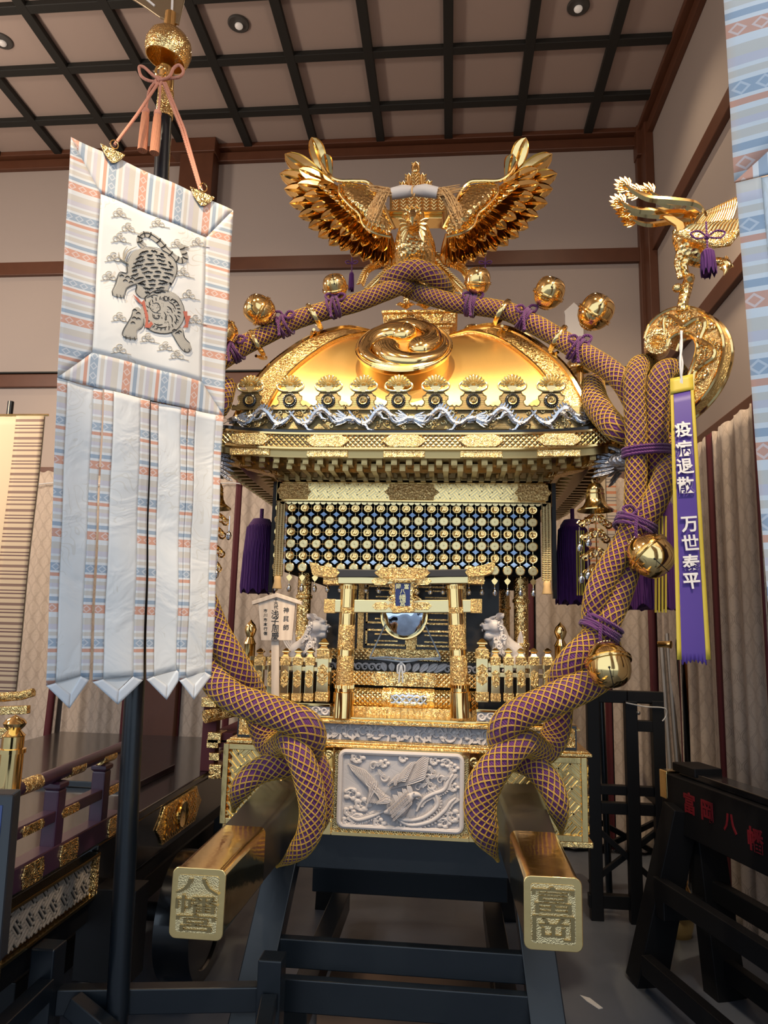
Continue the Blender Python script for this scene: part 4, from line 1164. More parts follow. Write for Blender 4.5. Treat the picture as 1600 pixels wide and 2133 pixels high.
right_pieces = [
    ([(838, 596, 3.20, 19), (872, 610, 3.12, 20), (905, 620, 3.08, 20), (950, 632, 3.05, 20), (1010, 640, 3.02, 20), (1060, 650, 2.98, 20), (1110, 674, 2.92, 21), (1160, 702, 2.86, 21), (1210, 733, 2.78, 22), (1258, 762, 2.70, 23), (1292, 790, 2.64, 23), (1314, 826, 2.62, 22), (1326, 860, 2.64, 20)], 0),
    ([(1352, 760, 2.70, 20), (1332, 762, 2.60, 22), (1322, 790, 2.53, 22), (1322, 840, 2.51, 22), (1325, 900, 2.50, 22), (1326, 960, 2.50, 22), (1324, 1020, 2.50, 22), (1322, 1070, 2.50, 23), (1312, 1110, 2.49, 24), (1292, 1150, 2.48, 25), (1264, 1195, 2.48, 26), (1244, 1240, 2.48, 26), (1238, 1285, 2.50, 25), (1240, 1320, 2.50, 26), (1222, 1348, 2.49, 28), (1194, 1376, 2.49, 29), (1174, 1408, 2.53, 29), (1164, 1448, 2.60, 28), (1163, 1500, 2.61, 27), (1152, 1542, 2.61, 27), (1130, 1566, 2.58, 26), (1108, 1552, 2.52, 26), (1086, 1548, 2.46, 27), (1050, 1578, 2.44, 30), (1014, 1625, 2.44, 33), (1000, 1680, 2.45, 32), (1010, 1735, 2.46, 28), (1026, 1770, 2.48, 20), (1038, 1794, 2.50, 10)], 1),
    ([(1235, 800, 2.86, 24), (1238, 832, 2.76, 27), (1258, 866, 2.66, 27), (1288, 895, 2.58, 25), (1318, 905, 2.60, 24)], 0),
    ([(1418, 785, 2.64, 20), (1400, 770, 2.58, 23), (1380, 778, 2.52, 24), (1371, 810, 2.50, 24), (1369, 870, 2.50, 24), (1367, 930, 2.51, 24), (1366, 980, 2.54, 23), (1368, 1040, 2.58, 22)], 0),
    ([(1400, 905, 2.60, 20), (1398, 945, 2.54, 22), (1384, 995, 2.48, 24), (1366, 1042, 2.46, 25), (1342, 1084, 2.47, 25), (1324, 1125, 2.50, 25), (1312, 1170, 2.51, 25), (1298, 1215, 2.50, 25), (1282, 1258, 2.49, 26), (1266, 1295, 2.48, 26), (1260, 1330, 2.51, 26), (1270, 1366, 2.53, 27), (1258, 1402, 2.50, 28), (1222, 1426, 2.47, 30), (1174, 1448, 2.45, 32), (1127, 1468, 2.44, 32), (1082, 1488, 2.44, 32), (1052, 1514, 2.45, 31), (1048, 1545, 2.50, 30), (1068, 1574, 2.57, 28), (1104, 1590, 2.56, 26), (1134, 1618, 2.53, 26), (1156, 1656, 2.51, 24), (1166, 1700, 2.53, 20), (1170, 1735, 2.58, 14)], 1),
]
rope('braided_rope', right_pieces, 'purple rope in gold net, from under the phoenix down the right side')
left_pieces = [
    ([(872, 606, 3.20, 19), (845, 594, 3.08, 19), (804, 607, 3.05, 20), (741, 631, 3.02, 20), (679, 647, 3.00, 20), (616, 667, 2.96, 20), (554, 697, 2.91, 21), (507, 720, 2.86, 22), (465, 746, 2.80, 23), (420, 776, 2.72, 24), (380, 806, 2.62, 25), (350, 850, 2.54, 25), (345, 930, 2.50, 25), (350, 1010, 2.49, 25), (365, 1090, 2.48, 26), (395, 1170, 2.48, 26), (425, 1250, 2.48, 27), (452, 1318, 2.49, 28), (478, 1362, 2.50, 28), (502, 1402, 2.53, 28), (526, 1445, 2.59, 28), (543, 1500, 2.61, 28), (554, 1540, 2.61, 27), (572, 1560, 2.58, 26), (592, 1548, 2.52, 26), (606, 1548, 2.46, 26), (626, 1580, 2.43, 27), (643, 1630, 2.43, 28), (652, 1690, 2.44, 27), (640, 1745, 2.45, 24), (608, 1784, 2.47, 18), (576, 1806, 2.50, 7)], 1),
    ([(405, 1270, 2.52, 26), (415, 1330, 2.53, 27), (432, 1385, 2.50, 28), (456, 1428, 2.47, 30), (494, 1457, 2.45, 31), (544, 1475, 2.44, 32), (597, 1493, 2.44, 32), (638, 1512, 2.45, 32), (648, 1545, 2.50, 31), (630, 1578, 2.57, 29), (590, 1592, 2.56, 27), (548, 1602, 2.54, 26), (516, 1624, 2.53, 24), (496, 1655, 2.55, 21), (486, 1690, 2.60, 14)], 1),
    ([(644, 1570, 2.60, 26), (664, 1604, 2.56, 24), (673, 1655, 2.55, 22), (668, 1715, 2.57, 18), (650, 1750, 2.6, 12)], 1),
    ([(415, 820, 2.80, 24), (450, 850, 2.78, 26), (470, 800, 2.86, 24)], 0),
]
rope('braided_rope', left_pieces, 'purple rope in gold net down the left side, partly behind the tiger banner')
rope('braided_rope', [([(802, 612, 3.20, 17), (806, 590, 3.10, 20), (832, 570, 3.04, 22), (866, 562, 3.03, 23), (898, 572, 3.05, 23), (920, 594, 3.12, 22), (928, 616, 3.22, 18)], 0)], 'short purple rope arching over the crossing below the phoenix breast')
# brackets that carry the ropes above the roof
for px, py, Y, qx, qy in ((655, 660, 2.99, 655, 694), (1046, 652, 2.99, 1044, 690), (535, 715, 2.89, 548, 745), (1162, 706, 2.87, 1140, 745)):
    p = at(px, py, Y); b = at(qx, qy, Y + .06); 
    mb = MB(); r = 30 * Y / F
    d = (at(px + 14, py + (8 if px > 850 else -8), Y) - p).normalized(); a, bb, _ = frame(d)
    mb.tube([p + (a * math.cos(t) + bb * math.sin(t)) * r for t in [2 * PI * i / 20 for i in range(20)]], .007, 6, closed=True, flat=1.6)
    mb.tube([p - V3((0, 0, r)), b], .007, 8); mb.lathe([(.02, -.004), (.02, .004), (.008, .008)], Matrix.Translation(b), 12)
    obj('rope_bracket', mb, MT['gold'], shrine, True)

# purple lashing cords
def lash(px, py, Y, rpx, ang, label, n=4, tails=True, bow=True):
    p = at(px, py, Y); d = (at(px + 20 * math.cos(ang), py + 20 * math.sin(ang), Y) - p).normalized(); a, b, _ = frame(d); r = rpx * Y / F
    mb = MB(); R = random.Random(int(px))
    for k in range(n):
        o = p + d * ((k - n / 2) * .012 + .004 * R.uniform(-1, 1)); tw = R.uniform(-.012, .012)
        mb.tube([o + d * (tw * math.cos(t)) + (a * math.cos(t) + b * math.sin(t)) * r for t in [2 * PI * i / 24 for i in range(24)]], .0065, 6, closed=True)
    if bow:
        top = p - V3((0, r * .4, 0)) + V3((0, 0, r * .7))
        for s in (-1, 1):
            mb.tube([V3(q[:3]) for q in spline([top, top + V3((s * .02, -.012, .02)), top + V3((s * .045, -.012, .012)), top + V3((s * .03, -.015, -.012)), top], 4)], .006, 6)
        mb.ball(top, .013, 8, 6)
    if tails:
        q = p - V3((0, r + .005, 0)); mb.tube([V3(x) for x in spline([q + V3((-.01, 0, .02)), q + V3((-.016, -.006, -.02)), q + V3((-.012, 0, -.06))], 4)], .006, 6)
        mb.ball(q + V3((-.012, 0, -.065)), .008, 8, 6)
    return obj('lashing_cord', mb, MT['purple'], None, True, label=label, cat='cord', group='purple lashing cords')
def bell(px, py, Y, rpx, axis, label, name='jingle_bell', stalk=True):
    """round bell with a double waist band; axis points (in the picture) from the tie to the crown"""
    p = at(px, py, Y); r = rpx * Y / F; d = V3(axis).normalized()
    T = lookM(p, d)
    t = thing(name, p, label, 'bell', 'round gold bells on the ropes')
    prof = [(.30, -1.12), (.36, -1.02), (.55, -.95), (.80, -.72), (.96, -.40), (1.00, -.22)]
    mb = MB().lathe([(a * r, z * r) for a, z in prof + [(1.0, -.1), (1.0, .25), (.95, .50), (.82, .78), (.6, .97), (.3, 1.06), (.001, 1.08)]], T, 36)
    obj('body', mb, MT['gold'], t, True)
    mb = MB().lathe([(a * r, z * r) for a, z in ((.98, -.30), (1.09, -.27), (1.11, -.22), (1.05, -.18), (1.05, -.14), (1.11, -.10), (1.09, -.05), (.98, -.02))], T, 36)
    obj('waist_band', mb, MT['gold'], t, True)
    mb = MB()
    for i in range(16):
        a = i * PI / 8; mb.ball(T @ V3((.36 * r * math.cos(a), .36 * r * math.sin(a), -1.0 * r)), r * .085, 8, 6)
    mb.lathe([(.2 * r, -1.15 * r), (.3 * r, -1.1 * r), (.3 * r, -.95 * r)], T, 16)
    obj('beaded_collar', mb, MT['gold_pale'], t, True)
    cam_side = T.inverted() @ CAMP; a = math.atan2(cam_side.y, cam_side.x)
    mb = MB().tube([T @ V3((math.cos(a) * r * x, math.sin(a) * r * x, r * z)) for x, z in ((.955, .50), (.825, .78), (.605, .97), (.3, 1.065), (.0, 1.085), (-.3, 1.065))], .0016, 6)
    mb.ball(T @ V3((math.cos(a) * r * .955, math.sin(a) * r * .955, r * .5)), .004, 8, 6)
    obj('slot', mb, MT['dkbatten'], t, True)
    return t
bell(698, 598, 3.00, 27, (-.10, -.62, .70), 'round gold bell on the rope at upper left, second from the tiger banner')
bell(541, 646, 2.86, 33, (-.85, -.35, .42), 'round gold bell at upper left, nearest the right edge of the tiger banner')
bell(466, 692, 2.78, 30, (-.80, -.3, .5), 'round gold bell peeping out from behind the tiger banner edge')
bell(995, 586, 3.00, 28, (.04, -.42, .88), 'round gold bell just right of the phoenix tail, first on the right rope')
bell(1144, 610, 2.88, 32, (.35, -.55, .78), 'round gold bell on the right rope, middle one of the three at upper right')
bell(1241, 650, 2.80, 36, (.52, -.45, .72), 'round gold bell at the upper right, nearest the golden scroll')
bell(1355, 1156, 2.42, 43, (.62, -.35, -.72), 'round gold bell hanging on the right rope beside the purple ribbon')
bell(1268, 1384, 2.40, 42, (.10, -.42, -.90), 'lowest round gold bell, on the right rope above the black rack')
bell(728, 700, 3.62, 22, (-.05, -.3, .9), 'small gold bell top showing over the roof left of the comma crest')
bell(985, 698, 3.62, 22, (.05, -.3, .9), 'small gold bell top showing over the roof right of the comma crest')
lash(700, 640, 3.0, 22, -.3, 'purple cord tying the bell nearest the phoenix on the left rope')
lash(594, 678, 2.92, 23, -.45, 'purple cord tying the bell beside the tiger banner')
lash(492, 730, 2.82, 24, -.5, 'purple cord at the edge of the tiger banner on the left rope')
lash(985, 638, 3.03, 22, .2, 'purple cord tying the bell beside the phoenix tail on the right')
lash(1096, 666, 2.93, 23, .5, 'purple cord tying the middle bell on the right rope')
lash(1206, 731, 2.78, 25, .55, 'purple cord tying the bell nearest the golden scroll')
lash(1322, 1098, 2.48, 40, 1.95, 'purple cord binding both strands above the bell by the ribbon', 4)
lash(1250, 1312, 2.50, 40, 2.05, 'purple cord binding both strands above the lowest bell', 4)
p = at(1347, 934, 2.50); mb = MB()
for k in range(3): mb.tube([p + V3((.082 * math.cos(t), .048 * math.sin(t), -.012 * k + .006 * math.cos(t))) for t in [2 * PI * i / 28 for i in range(28)]], .0065, 6, closed=True)
obj('lashing_cord', mb, MT['purple'], None, True, label='purple cord wound three times round the two upright strands at right', cat='cord', group='purple lashing cords')

# ------------------------------------------------------------------ great phoenix
YP = YC - .10
def wp(px, py, dy=0.0): return at(px, py, YP + dy)
ph = thing('phoenix_statue', wp(866, 640, .1), 'large golden phoenix with spread wings on top of the shrine roof', 'bird statue')
def mirx(px): return 872 - (px - 872)
def wing(side):
    mb = MB()
    def q(px, py, dy): 
        x = px if side > 0 else mirx(px); return wp(x, py, dy)
    nf = (0, -1, -.15)
    # primaries and secondaries: (root, tip, width px)
    prim = [((1062, 372), (1103, 290), 30), ((1058, 385), (1148, 316), 34), ((1052, 398), (1160, 356), 34), ((1045, 408), (1152, 388), 32), ((1036, 420), (1142, 418), 30), ((1028, 432), (1124, 446), 28), ((1018, 442), (1104, 470), 28), ((1008, 452), (1084, 490), 27), ((998, 460), (1062, 508), 26), ((988, 466), (1038, 520), 25), ((978, 472), (1014, 534), 25), ((966, 476), (992, 544), 24), ((954, 480), (972, 552), 23), ((942, 484), (950, 556), 22), ((932, 486), (932, 552), 20)]
    for i, (a, b, w) in enumerate(prim):
        dy = .10 + .004 * i; far = (b[0] - 872) / 290 * -.10
        mb.leaf(q(*a, dy), q(*b, dy + far), w * 1.35 * YP / F, nf, bend=(-.10 if i == 0 else .05) * side, n=14, rib=.55, wpos=.66, pointy=.8, plume=True)
    mid = [((1056, 372), (1074, 322), 22), ((1050, 384), (1120, 348), 24), ((1042, 396), (1124, 378), 24), ((1032, 408), (1112, 404), 24), ((1022, 420), (1098, 430), 22), ((1012, 430), (1078, 452), 22), ((1002, 440), (1058, 472), 21), ((992, 448), (1038, 488), 20), ((980, 456), (1014, 500), 20), ((968, 462), (992, 512), 19), ((954, 468), (970, 520), 18), ((942, 474), (950, 524), 17)]
    for i, (a, b, w) in enumerate(mid):
        dy = .075 + .003 * i; far = (b[0] - 872) / 290 * -.10
        mb.leaf(q(*a, dy), q(*b, dy + far), w * 1.4 * YP / F, nf, bend=(-.12 if i == 0 else .05) * side, n=12, rib=.55, wpos=.66, pointy=.8, plume=True)
    for i in range(11):
        t = i / 10; a = (1040 - 95 * t, 392 + 76 * t); b = (1082 - 118 * t, 384 + 112 * t)
        mb.leaf(q(*a, .055), q(*b, .045 - (b[0] - 872) / 290 * .08), 25 * YP / F, nf, n=10, rib=.6, wpos=.65, pointy=.7)
    o = obj('wing', mb, MT['gold'], ph, True)
    # shoulder: swollen scaled patch with a rolled edge
    pts = [(925, 474), (942, 440), (962, 402), (978, 386), (1002, 382), (1030, 380), (1038, 392), (1030, 412), (1012, 430), (996, 448), (978, 466), (955, 484), (935, 490)]
    c = (982, 432); sc = MB(); n = len(pts); R_ = 6
    for k in range(R_ + 1):
        for p in pts:
            t = k / R_; x = c[0] + (p[0] - c[0]) * t; y = c[1] + (p[1] - c[1]) * t
            sc.v.append(q(x, y, .055 - .045 * (1 - t * t) - (x - 872) / 290 * .07))
    for k in range(R_):
        for i in range(n): sc.f.append((k * n + i, k * n + (i + 1) % n, (k + 1) * n + (i + 1) % n, (k + 1) * n + i))
    obj('shoulder_scales', sc, MT['gold_scale'], o, True)
    rm = MB().tube([V3(x) for x in spline([q(x, y, .05 - (x - 872) / 290 * .07) for x, y in [(1076, 338), (1062, 362), (1040, 376), (1004, 377), (978, 380), (958, 402), (940, 440), (922, 476)]], 6)], .010, 8)
    rm.tube([V3(x) for x in spline([q(x, y, .035 - (x - 872) / 290 * .07) for x, y in [(1036, 384), (1036, 404), (1014, 430), (996, 446), (986, 470), (962, 486), (930, 494)]], 6)], .008, 8)
    rm.tube(spiral(q(1000, 430, .02), .022, .004, 0, 8 * side, (1, 0, 0), (0, 0, 1), 20), .006, 6)
    obj('rolled_edge', rm, MT['gold'], o, True)
    return o
wing(1); wing(-1)
mb = MB()
bp = [(866, 586, .10, 10), (866, 556, .02, 40), (864, 520, -.06, 46), (862, 490, -.12, 38), (861, 464, -.19, 26), (861, 452, -.25, 24), (861, 452, -.30, 17), (862, 462, -.34, 8)]
sp = spline([tuple(wp(x, y, d)) + (r * YP / F,) for x, y, d, r in bp], 6)
mb.tube([s[:3] for s in sp], [s[3] for s in sp], 20)
obj('body', mb, MT['gold_scale'], ph, True)
mb = MB(); hd = wp(861, 455, -.31)
mb.tube([hd + V3((0, -.01, .004)), hd + V3((0, -.05, -.012)), hd + V3((0, -.07, -.045)), hd + V3((0, -.062, -.075))], [.030, .024, .014, .002], 10)
mb.tube([hd + V3((0, -.02, -.03)), hd + V3((0, -.045, -.055))], [.018, .004], 8)
for s in (-1, 1):
    mb.ball(hd + V3((s * .034, -.018, .012)), .011, 10, 8)
    for k in range(5): mb.leaf(hd + V3((s * .03, .01, -.01 - k * .012)), hd + V3((s * (.075 - k * .006), .02, .01 - k * .03)), .022, (0, -1, 0), n=6)
for k in range(3): mb.tube(spiral(hd + V3(((k - 1) * .022, -.012, .045)), .016, .003, 2, 9, (1, 0, 0), (0, 0, 1), 14), .006, 6)
obj('head', mb, MT['gold'], ph, True)
mb = MB()
for k in range(10): mb.leaf(wp(866, 566 - k * 7, -.02 - .009 * k), wp(866 + (k % 3 - 1) * 22, 574 - k * 7, -.045 - .010 * k), .05, (0, -1, 0), n=6)
obj('breast_feathers', mb, MT['gold'], ph, True)
# legs on the mount
for s in (-1, 1):
    a = wp(866 + s * 18, 575, .02); b = wp(866 + s * 20, 640, .02)
    mb = MB().tube([a, (a + b) / 2 + V3((0, .02, 0)), b], [.03, .018, .016], 10)
    for k in (-1, 0, 1): mb.tube([b, b + V3((k * .03, -.03, .004)), b + V3((k * .045, -.055, -.012))], [.012, .01, .003], 8)
    obj('leg', mb, MT['gold_scale'], ph, True)
# tail: upright crest plume behind, tray, hanging plumes
mb = MB()
for i, (x, y, h) in enumerate(((866, 342, .30), (852, 366, .32), (880, 366, .32), (840, 382, .33), (892, 380, .33), (846, 396, .34), (900, 392, .34))):
    mb.tube([wp(866 + (x - 866) * .4, 460, h), wp(x, y + 30, h), wp(x, y, h - .02)], [.006, .006, .004], 6)
    for k in range(7):
        for s in (-1, 1): mb.leaf(wp(x, y + 6 + k * 7, h - .01), wp(x + s * 9, y - 4 + k * 7, h - .015), .014, (0, -1, 0), n=5)
    mb.leaf(wp(x, y + 20, h - .015), wp(x, y - 6, h - .03), .05 if i == 0 else .03, (0, -1, 0), n=6)
mb.ball(wp(866, 352, .28), (.018, .012, .026), 10, 8)
obj('tail_crest', mb, MT['gold'], ph, True)
mb = MB()
mb.prism([wp(x, y, .22) for x, y in ((812, 452), (812, 405), (830, 398), (866, 392), (905, 398), (932, 405), (932, 452))], (0, .01, 0))
for i in range(7):
    x = 824 + i * 16
    for k in range(7):
        for s in (-1, 1): mb.leaf(wp(x, 446 - k * 7, .215), wp(x + s * 7, 438 - k * 7, .21), .014, (0, -1, 0), n=4)
obj('tail_plate', mb, MT['gold'], ph, True)
mb = MB().bar(wp(806, 452, .12), wp(928, 452, .12), .12, .012).bar(wp(812, 462, .14), wp(922, 462, .14), .10, .02)
obj('back_tray', mb, MT['gold'], ph, bevel=.003)
for s in (-1, 1):
    for k, pts in enumerate((((852, 520), (820, 552), (790, 580), (768, 602)), ((850, 530), (808, 560), (796, 588), (784, 606)), ((846, 520), (800, 545), (766, 562), (752, 590)))):
        q = [wp(866 + s * (866 - x), y, .16 + .02 * k) for x, y in pts]; sp = [V3(x) for x in spline(q, 8)]
        mb = MB().tube(sp, [.012 * (1 - i / len(sp) * .5) for i in range(len(sp))], 8)
        for i in range(2, len(sp), 1):
            d = (sp[i] - sp[i - 1]).normalized(); n = V3((d.z, 0, -d.x))
            for g in (-1, 1): mb.leaf(sp[i - 1], sp[i - 1] + d * .022 + n * (g * .024), .012, (0, -1, 0), n=4)
        obj('tail_plume', mb, MT['gold'], ph, True)

# rice sheaf held in front of the phoenix
sheaf = thing('rice_sheaf', wp(862, 400, -.16), 'sheaf of dried rice ears bound in white paper, held across the phoenix', 'rice sheaf')
mb = MB().tube([wp(x, y, -.18) for x, y in ((815, 404), (840, 399), (862, 398), (885, 397), (912, 402))], [.030, .034, .026, .034, .030], 14, flat=.9)
obj('paper_wrap', mb, MT['paper'], sheaf, True)
for s in (-1, 1):
    mb = MB(); R = random.Random(4 + s)
    for i in range(95):
        x0 = 864 + s * R.uniform(46, 54); y0 = R.uniform(393, 409); ln = R.uniform(.25, 1); sag = R.uniform(.3, 1.0)
        up = R.random() < .22
        e = (x0 + s * (60 * ln), y0 - 12 * ln if up else y0 + 4) if up else (x0 + s * (22 + 28 * ln) , y0 + 20 + 56 * sag * R.uniform(.6, 1))
        m_ = (x0 + s * 26 * ln, y0 - 4 + (0 if up else 6))
        q = [wp(*p_, -.18 + R.uniform(-.03, .03)) for p_ in ((x0, y0), m_, e)]
        sp = [V3(x) for x in spline(q, 5)]
        mb.tube(sp, [.0022] * (len(sp) - 1) + [.001], 4)
        if not up:
            for j in range(4, len(sp)): mb.ball(sp[j] + V3((R.uniform(-.004, .004), 0, 0)), (.0034, .0034, .006), 5, 3)
    obj('rice_ears', mb, MT['straw'], sheaf, True)
obj('paper_tie', MB().tube([wp(861 + 3 * math.cos(t), 398 + 11 * math.sin(t), -.215 + .03 * math.cos(t)) for t in [2 * PI * i / 12 for i in range(12)]], .004, 6, closed=True), MT['straw'], sheaf, True)

def tasselobj(top, L, R_, label, cord=.10, bow=True, m='tassel', group='purple silk tassels', tilt=(0, 0, 0)):
    t = thing('silk_tassel', top, label, 'tassel', group); top = V3(top); h = top - V3((0, 0, cord))
    mb = MB().tube([top, h], max(.0035, R_ * .12), 6)
    if bow:
        kn = top - V3((0, 0, cord * .55)); c = R_ * 1.1
        for s in (-1, 1): mb.tube([V3(q) for q in spline([kn, kn + V3((s * c, -.01, c * .6)), kn + V3((s * c * 2, -.01, c * .35)), kn + V3((s * c * 1.4, -.01, -c * .35)), kn], 5)], max(.0035, R_ * .12), 6)
        mb.ball(kn, (R_ * .4, R_ * .4, R_ * .4), 10, 8)
    obj('cord', mb, MT['purple'], t, True)
    mb = MB().lathe([(.001, .0), (R_ * .5, 0), (R_ * .72, -R_ * .35), (R_ * .70, -R_ * .8), (R_ * .6, -R_ * .85)], Matrix.Translation(h), 20)
    obj('cap', mb, MT['purple'], t, True)
    mb = MB(); n = 30
    pf = [(.60, -.07), (.80, -.12), (.92, -.5), (1.0, -.97), (.98, -1.0)]
    v = []; 
    for a, z in pf:
        for j in range(n * 2): 
            w = 1 + (.045 if j % 2 else -.02); th = j * PI / n; v.append(h + V3((R_ * a * w * math.cos(th), R_ * a * w * math.sin(th), L * z + (.012 * math.sin(j * 7.3) if z < -.95 else 0))))
    m2 = n * 2; fs = [(i * m2 + j, i * m2 + (j + 1) % m2, (i + 1) * m2 + (j + 1) % m2, (i + 1) * m2 + j) for i in range(4) for j in range(m2)] + [tuple(4 * m2 + j for j in range(m2))]
    mb.add(v, fs); obj('skirt', mb, MT[m], t, 60)
    return t
tasselobj(wp(734, 527, .1), .10, .015, 'small purple tassel hanging from the left wing of the great phoenix', .11)
tasselobj(wp(1011, 527, .1), .09, .015, 'small purple tassel hanging from the right wing of the great phoenix', .11)
tasselobj(at(546, 1060, 3.25), .34, .080, 'large purple tassel at the left rear of the shrine body', .05, False)
tasselobj(at(1192, 1060, 3.15), .36, .075, 'large purple tassel inside the right side behind the wind bell', .05, False)
t_ = tasselobj(at(1355, 1000, 2.72), .42, .105, 'large purple tassel with yellow cords behind the bell by the ribbon', .06, False)
mb = MB()
for k in range(4): mb.tube([at(1366 + k * 7, 1075, 2.60), at(1366 + k * 7, 1276, 2.60)], .004, 6)
obj('yellow_cords', mb, MT['yellow'], t_, True)
mb = MB()
for k in range(4): mb.tube([at(1201 + k * 5, 1105, 3.03), at(1203 + k * 5, 1240, 3.03)], .003, 6)
obj('yellow_cords', mb, MT['yellow'], kids(shrine)[0] if False else t_, True)

# ------------------------------------------------------------------ torii, fences, lion-dogs
YT = 2.865
tor = thing('torii_gate', at(840, 1495, YT), 'small golden torii gate standing in front of the shrine doors', 'torii gate')
def tp(px, py): return at(px, py, YT)
for (xa, xb_) in ((714, 727), (961, 947)):
    b0 = tp(xa, 1494); t0 = tp(xb_, 1218); d = t0 - b0
    def pt(f): return b0 + d * f
    r0, r1 = .037, .033
    pr = obj('pillar', MB().tube([pt(f) for f in (0, .2, .25, .5, .75, 1)], [r0 * .9, r0 * .9, r0 * .9, r0 * .88, r1 * 1.02, r1], 24), MT['gold'], tor, True)
    mb = MB()
    for f0, f1 in ((.24, .46), (.50, .72), (.77, .99)):
        rr = r0 + (r1 - r0) * f0
        mb.tube([pt(f0), pt(f0 + .008), pt((f0 + f1) / 2), pt(f1 - .008), pt(f1)], [rr * .95, rr * 1.0, rr * .97, rr * .95, rr * .90], 24)
    obj('chased_sleeve', mb, MT['gold_chase'], pr, True)
    mb = MB().tube([pt(-.0), pt(.185), pt(.19), pt(.215)], [r0 * 1.18, r0 * 1.12, r0 * 1.0, r0 * 1.0], 24)
    obj('plain_shoe', mb, MT['gold'], pr, True)
    for rr, f0, f1, q in ((r0, .215, .24, .004), (r1, .965, .99, .0035)):
        mb = MB().tube([pt(f0), pt(f1)], rr * .99, 20)
        for i in range(20):
            a = i * PI / 10; o = V3((math.cos(a) * rr, math.sin(a) * rr, 0)); mb.tube([pt(f0) + o, pt(f1) + o], q, 5)
        obj('fluted_collar', mb, MT['gold'], pr, True)
def beam(pts_top, pts_bot, th, m, name, **k):
    poly = [tp(*p) for p in pts_top] + [tp(*p) for p in reversed(pts_bot)]
    return obj(name, MB().prism([p - V3((0, th / 2, 0)) for p in poly], (0, th, 0)), MT[m], tor, bevel=.003, **k)
kas = beam([(648, 1172), (672, 1182), (712, 1187), (840, 1189), (970, 1187), (1006, 1181), (1032, 1170)], [(656, 1198), (684, 1203), (712, 1204), (840, 1204), (970, 1203), (1000, 1201), (1026, 1194)], .085, 'brownlac', 'top_lintel')
obj('lintel_cap', MB().prism([p - V3((0, .0465, 0)) for p in [tp(*q) for q in ((648, 1171), (672, 1180), (704, 1185), (711, 1195), (704, 1204), (684, 1204), (655, 1199))]], (0, .093, 0)), MT['gold_chase'], kas, bevel=.002)
obj('lintel_cap', MB().prism([p - V3((0, .0465, 0)) for p in [tp(*q) for q in ((1032, 1169), (1006, 1179), (975, 1184), (968, 1194), (975, 1203), (1000, 1202), (1026, 1195))]], (0, .093, 0)), MT['gold_chase'], kas, bevel=.002)
obj('lintel_plate', MB().prism([p - V3((0, .0465, 0)) for p in [tp(*q) for q in ((782, 1195), (795, 1184), (885, 1184), (898, 1195), (885, 1206), (795, 1206))]], (0, .01, 0)), MT['gold_chase'], kas, bevel=.002)
lin = beam([(676, 1200), (840, 1205), (1008, 1199)], [(682, 1217), (840, 1218), (1004, 1216)], .07, 'gold_pale', 'under_lintel')
tie = beam([(677, 1249), (840, 1250), (1004, 1249)], [(677, 1276), (840, 1277), (1002, 1276)], .035, 'gold_pale', 'tie_beam')
for (x0, x1, y0, y1, par, th) in ((676, 708, 1201, 1218, lin, .074), (974, 1008, 1200, 1217, lin, .074), (676, 700, 1248, 1277, tie, .039), (980, 1004, 1248, 1277, tie, .039)):
    a = tp(x0, y1); b = tp(x1, y0)
    obj('end_cap', MB().box(a.x, b.x, YT - th / 2, YT + th / 2, a.z, b.z), MT['gold_chase'], par, bevel=.002)
for (x0, x1, ym, par) in ((775, 812, 1212, lin), (862, 900, 1212, lin), (776, 812, 1263, tie), (862, 900, 1263, tie)):
    q = [tp(x, y) - V3((0, .0385 if par is lin else .021, 0)) for x, y in ((x0, ym), (x0 + 8, ym - 8), (x1 - 8, ym - 8), (x1, ym), (x1 - 8, ym + 8), (x0 + 8, ym + 8))]
    obj('chased_plate', MB().prism(q, (0, .004, 0)), MT['gold_fine'], par, bevel=.001)
yb = YT - .055
gk = obj('name_board', MB().prism([at(x, y, yb) for x, y in ((817, 1210), (861, 1210), (860, 1268), (819, 1268))], (0, .012, 0)), MT['gold_eng'], tor, bevel=.003)
obj('board_roof', MB().prism([at(x, y, yb - .012) for x, y in ((804, 1204), (840, 1209), (873, 1204), (873, 1209), (840, 1213), (804, 1209))], (0, .04, 0)), MT['gold_chase'], gk, bevel=.002)
obj('board_foot', MB().prism([at(x, y, yb - .008) for x, y in ((814, 1266), (864, 1266), (860, 1276), (818, 1276))], (0, .02, 0)), MT['gold_chase'], gk, bevel=.002)
obj('blue_field', MB().prism([at(x, y, yb - .002) for x, y in ((823, 1215), (855, 1215), (854, 1262), (824, 1262))], (0, .006, 0)), MT['navy'], gk)
mb = MB()
for ch, px, py, s in (('富', 847, 1222, .021), ('岡', 830, 1222, .021), ('八', 839, 1232, .021), ('幡', 839, 1245, .028), ('宮', 839, 1257, .026)):
    text(mb, ch, Matrix.Translation(at(px, py, yb - .003)) @ Matrix.Rotation(PI / 2, 4, 'X'), s, .0015, .0004)
obj('gold_characters', mb, MT['gold_pale'], gk)
for s in (-1, 1):
    c = at(840 + s * 25, 1240, yb); mb = MB()
    for k in range(4): mb.tube(spiral(c + V3((0, 0, (k - 1.5) * .026)), .011, .002, 0, 7 * s, (1, 0, 0), (0, 0, 1), 12), .0035, 5)
    obj('scroll_frame', mb, MT['gold_chase'], gk, True)
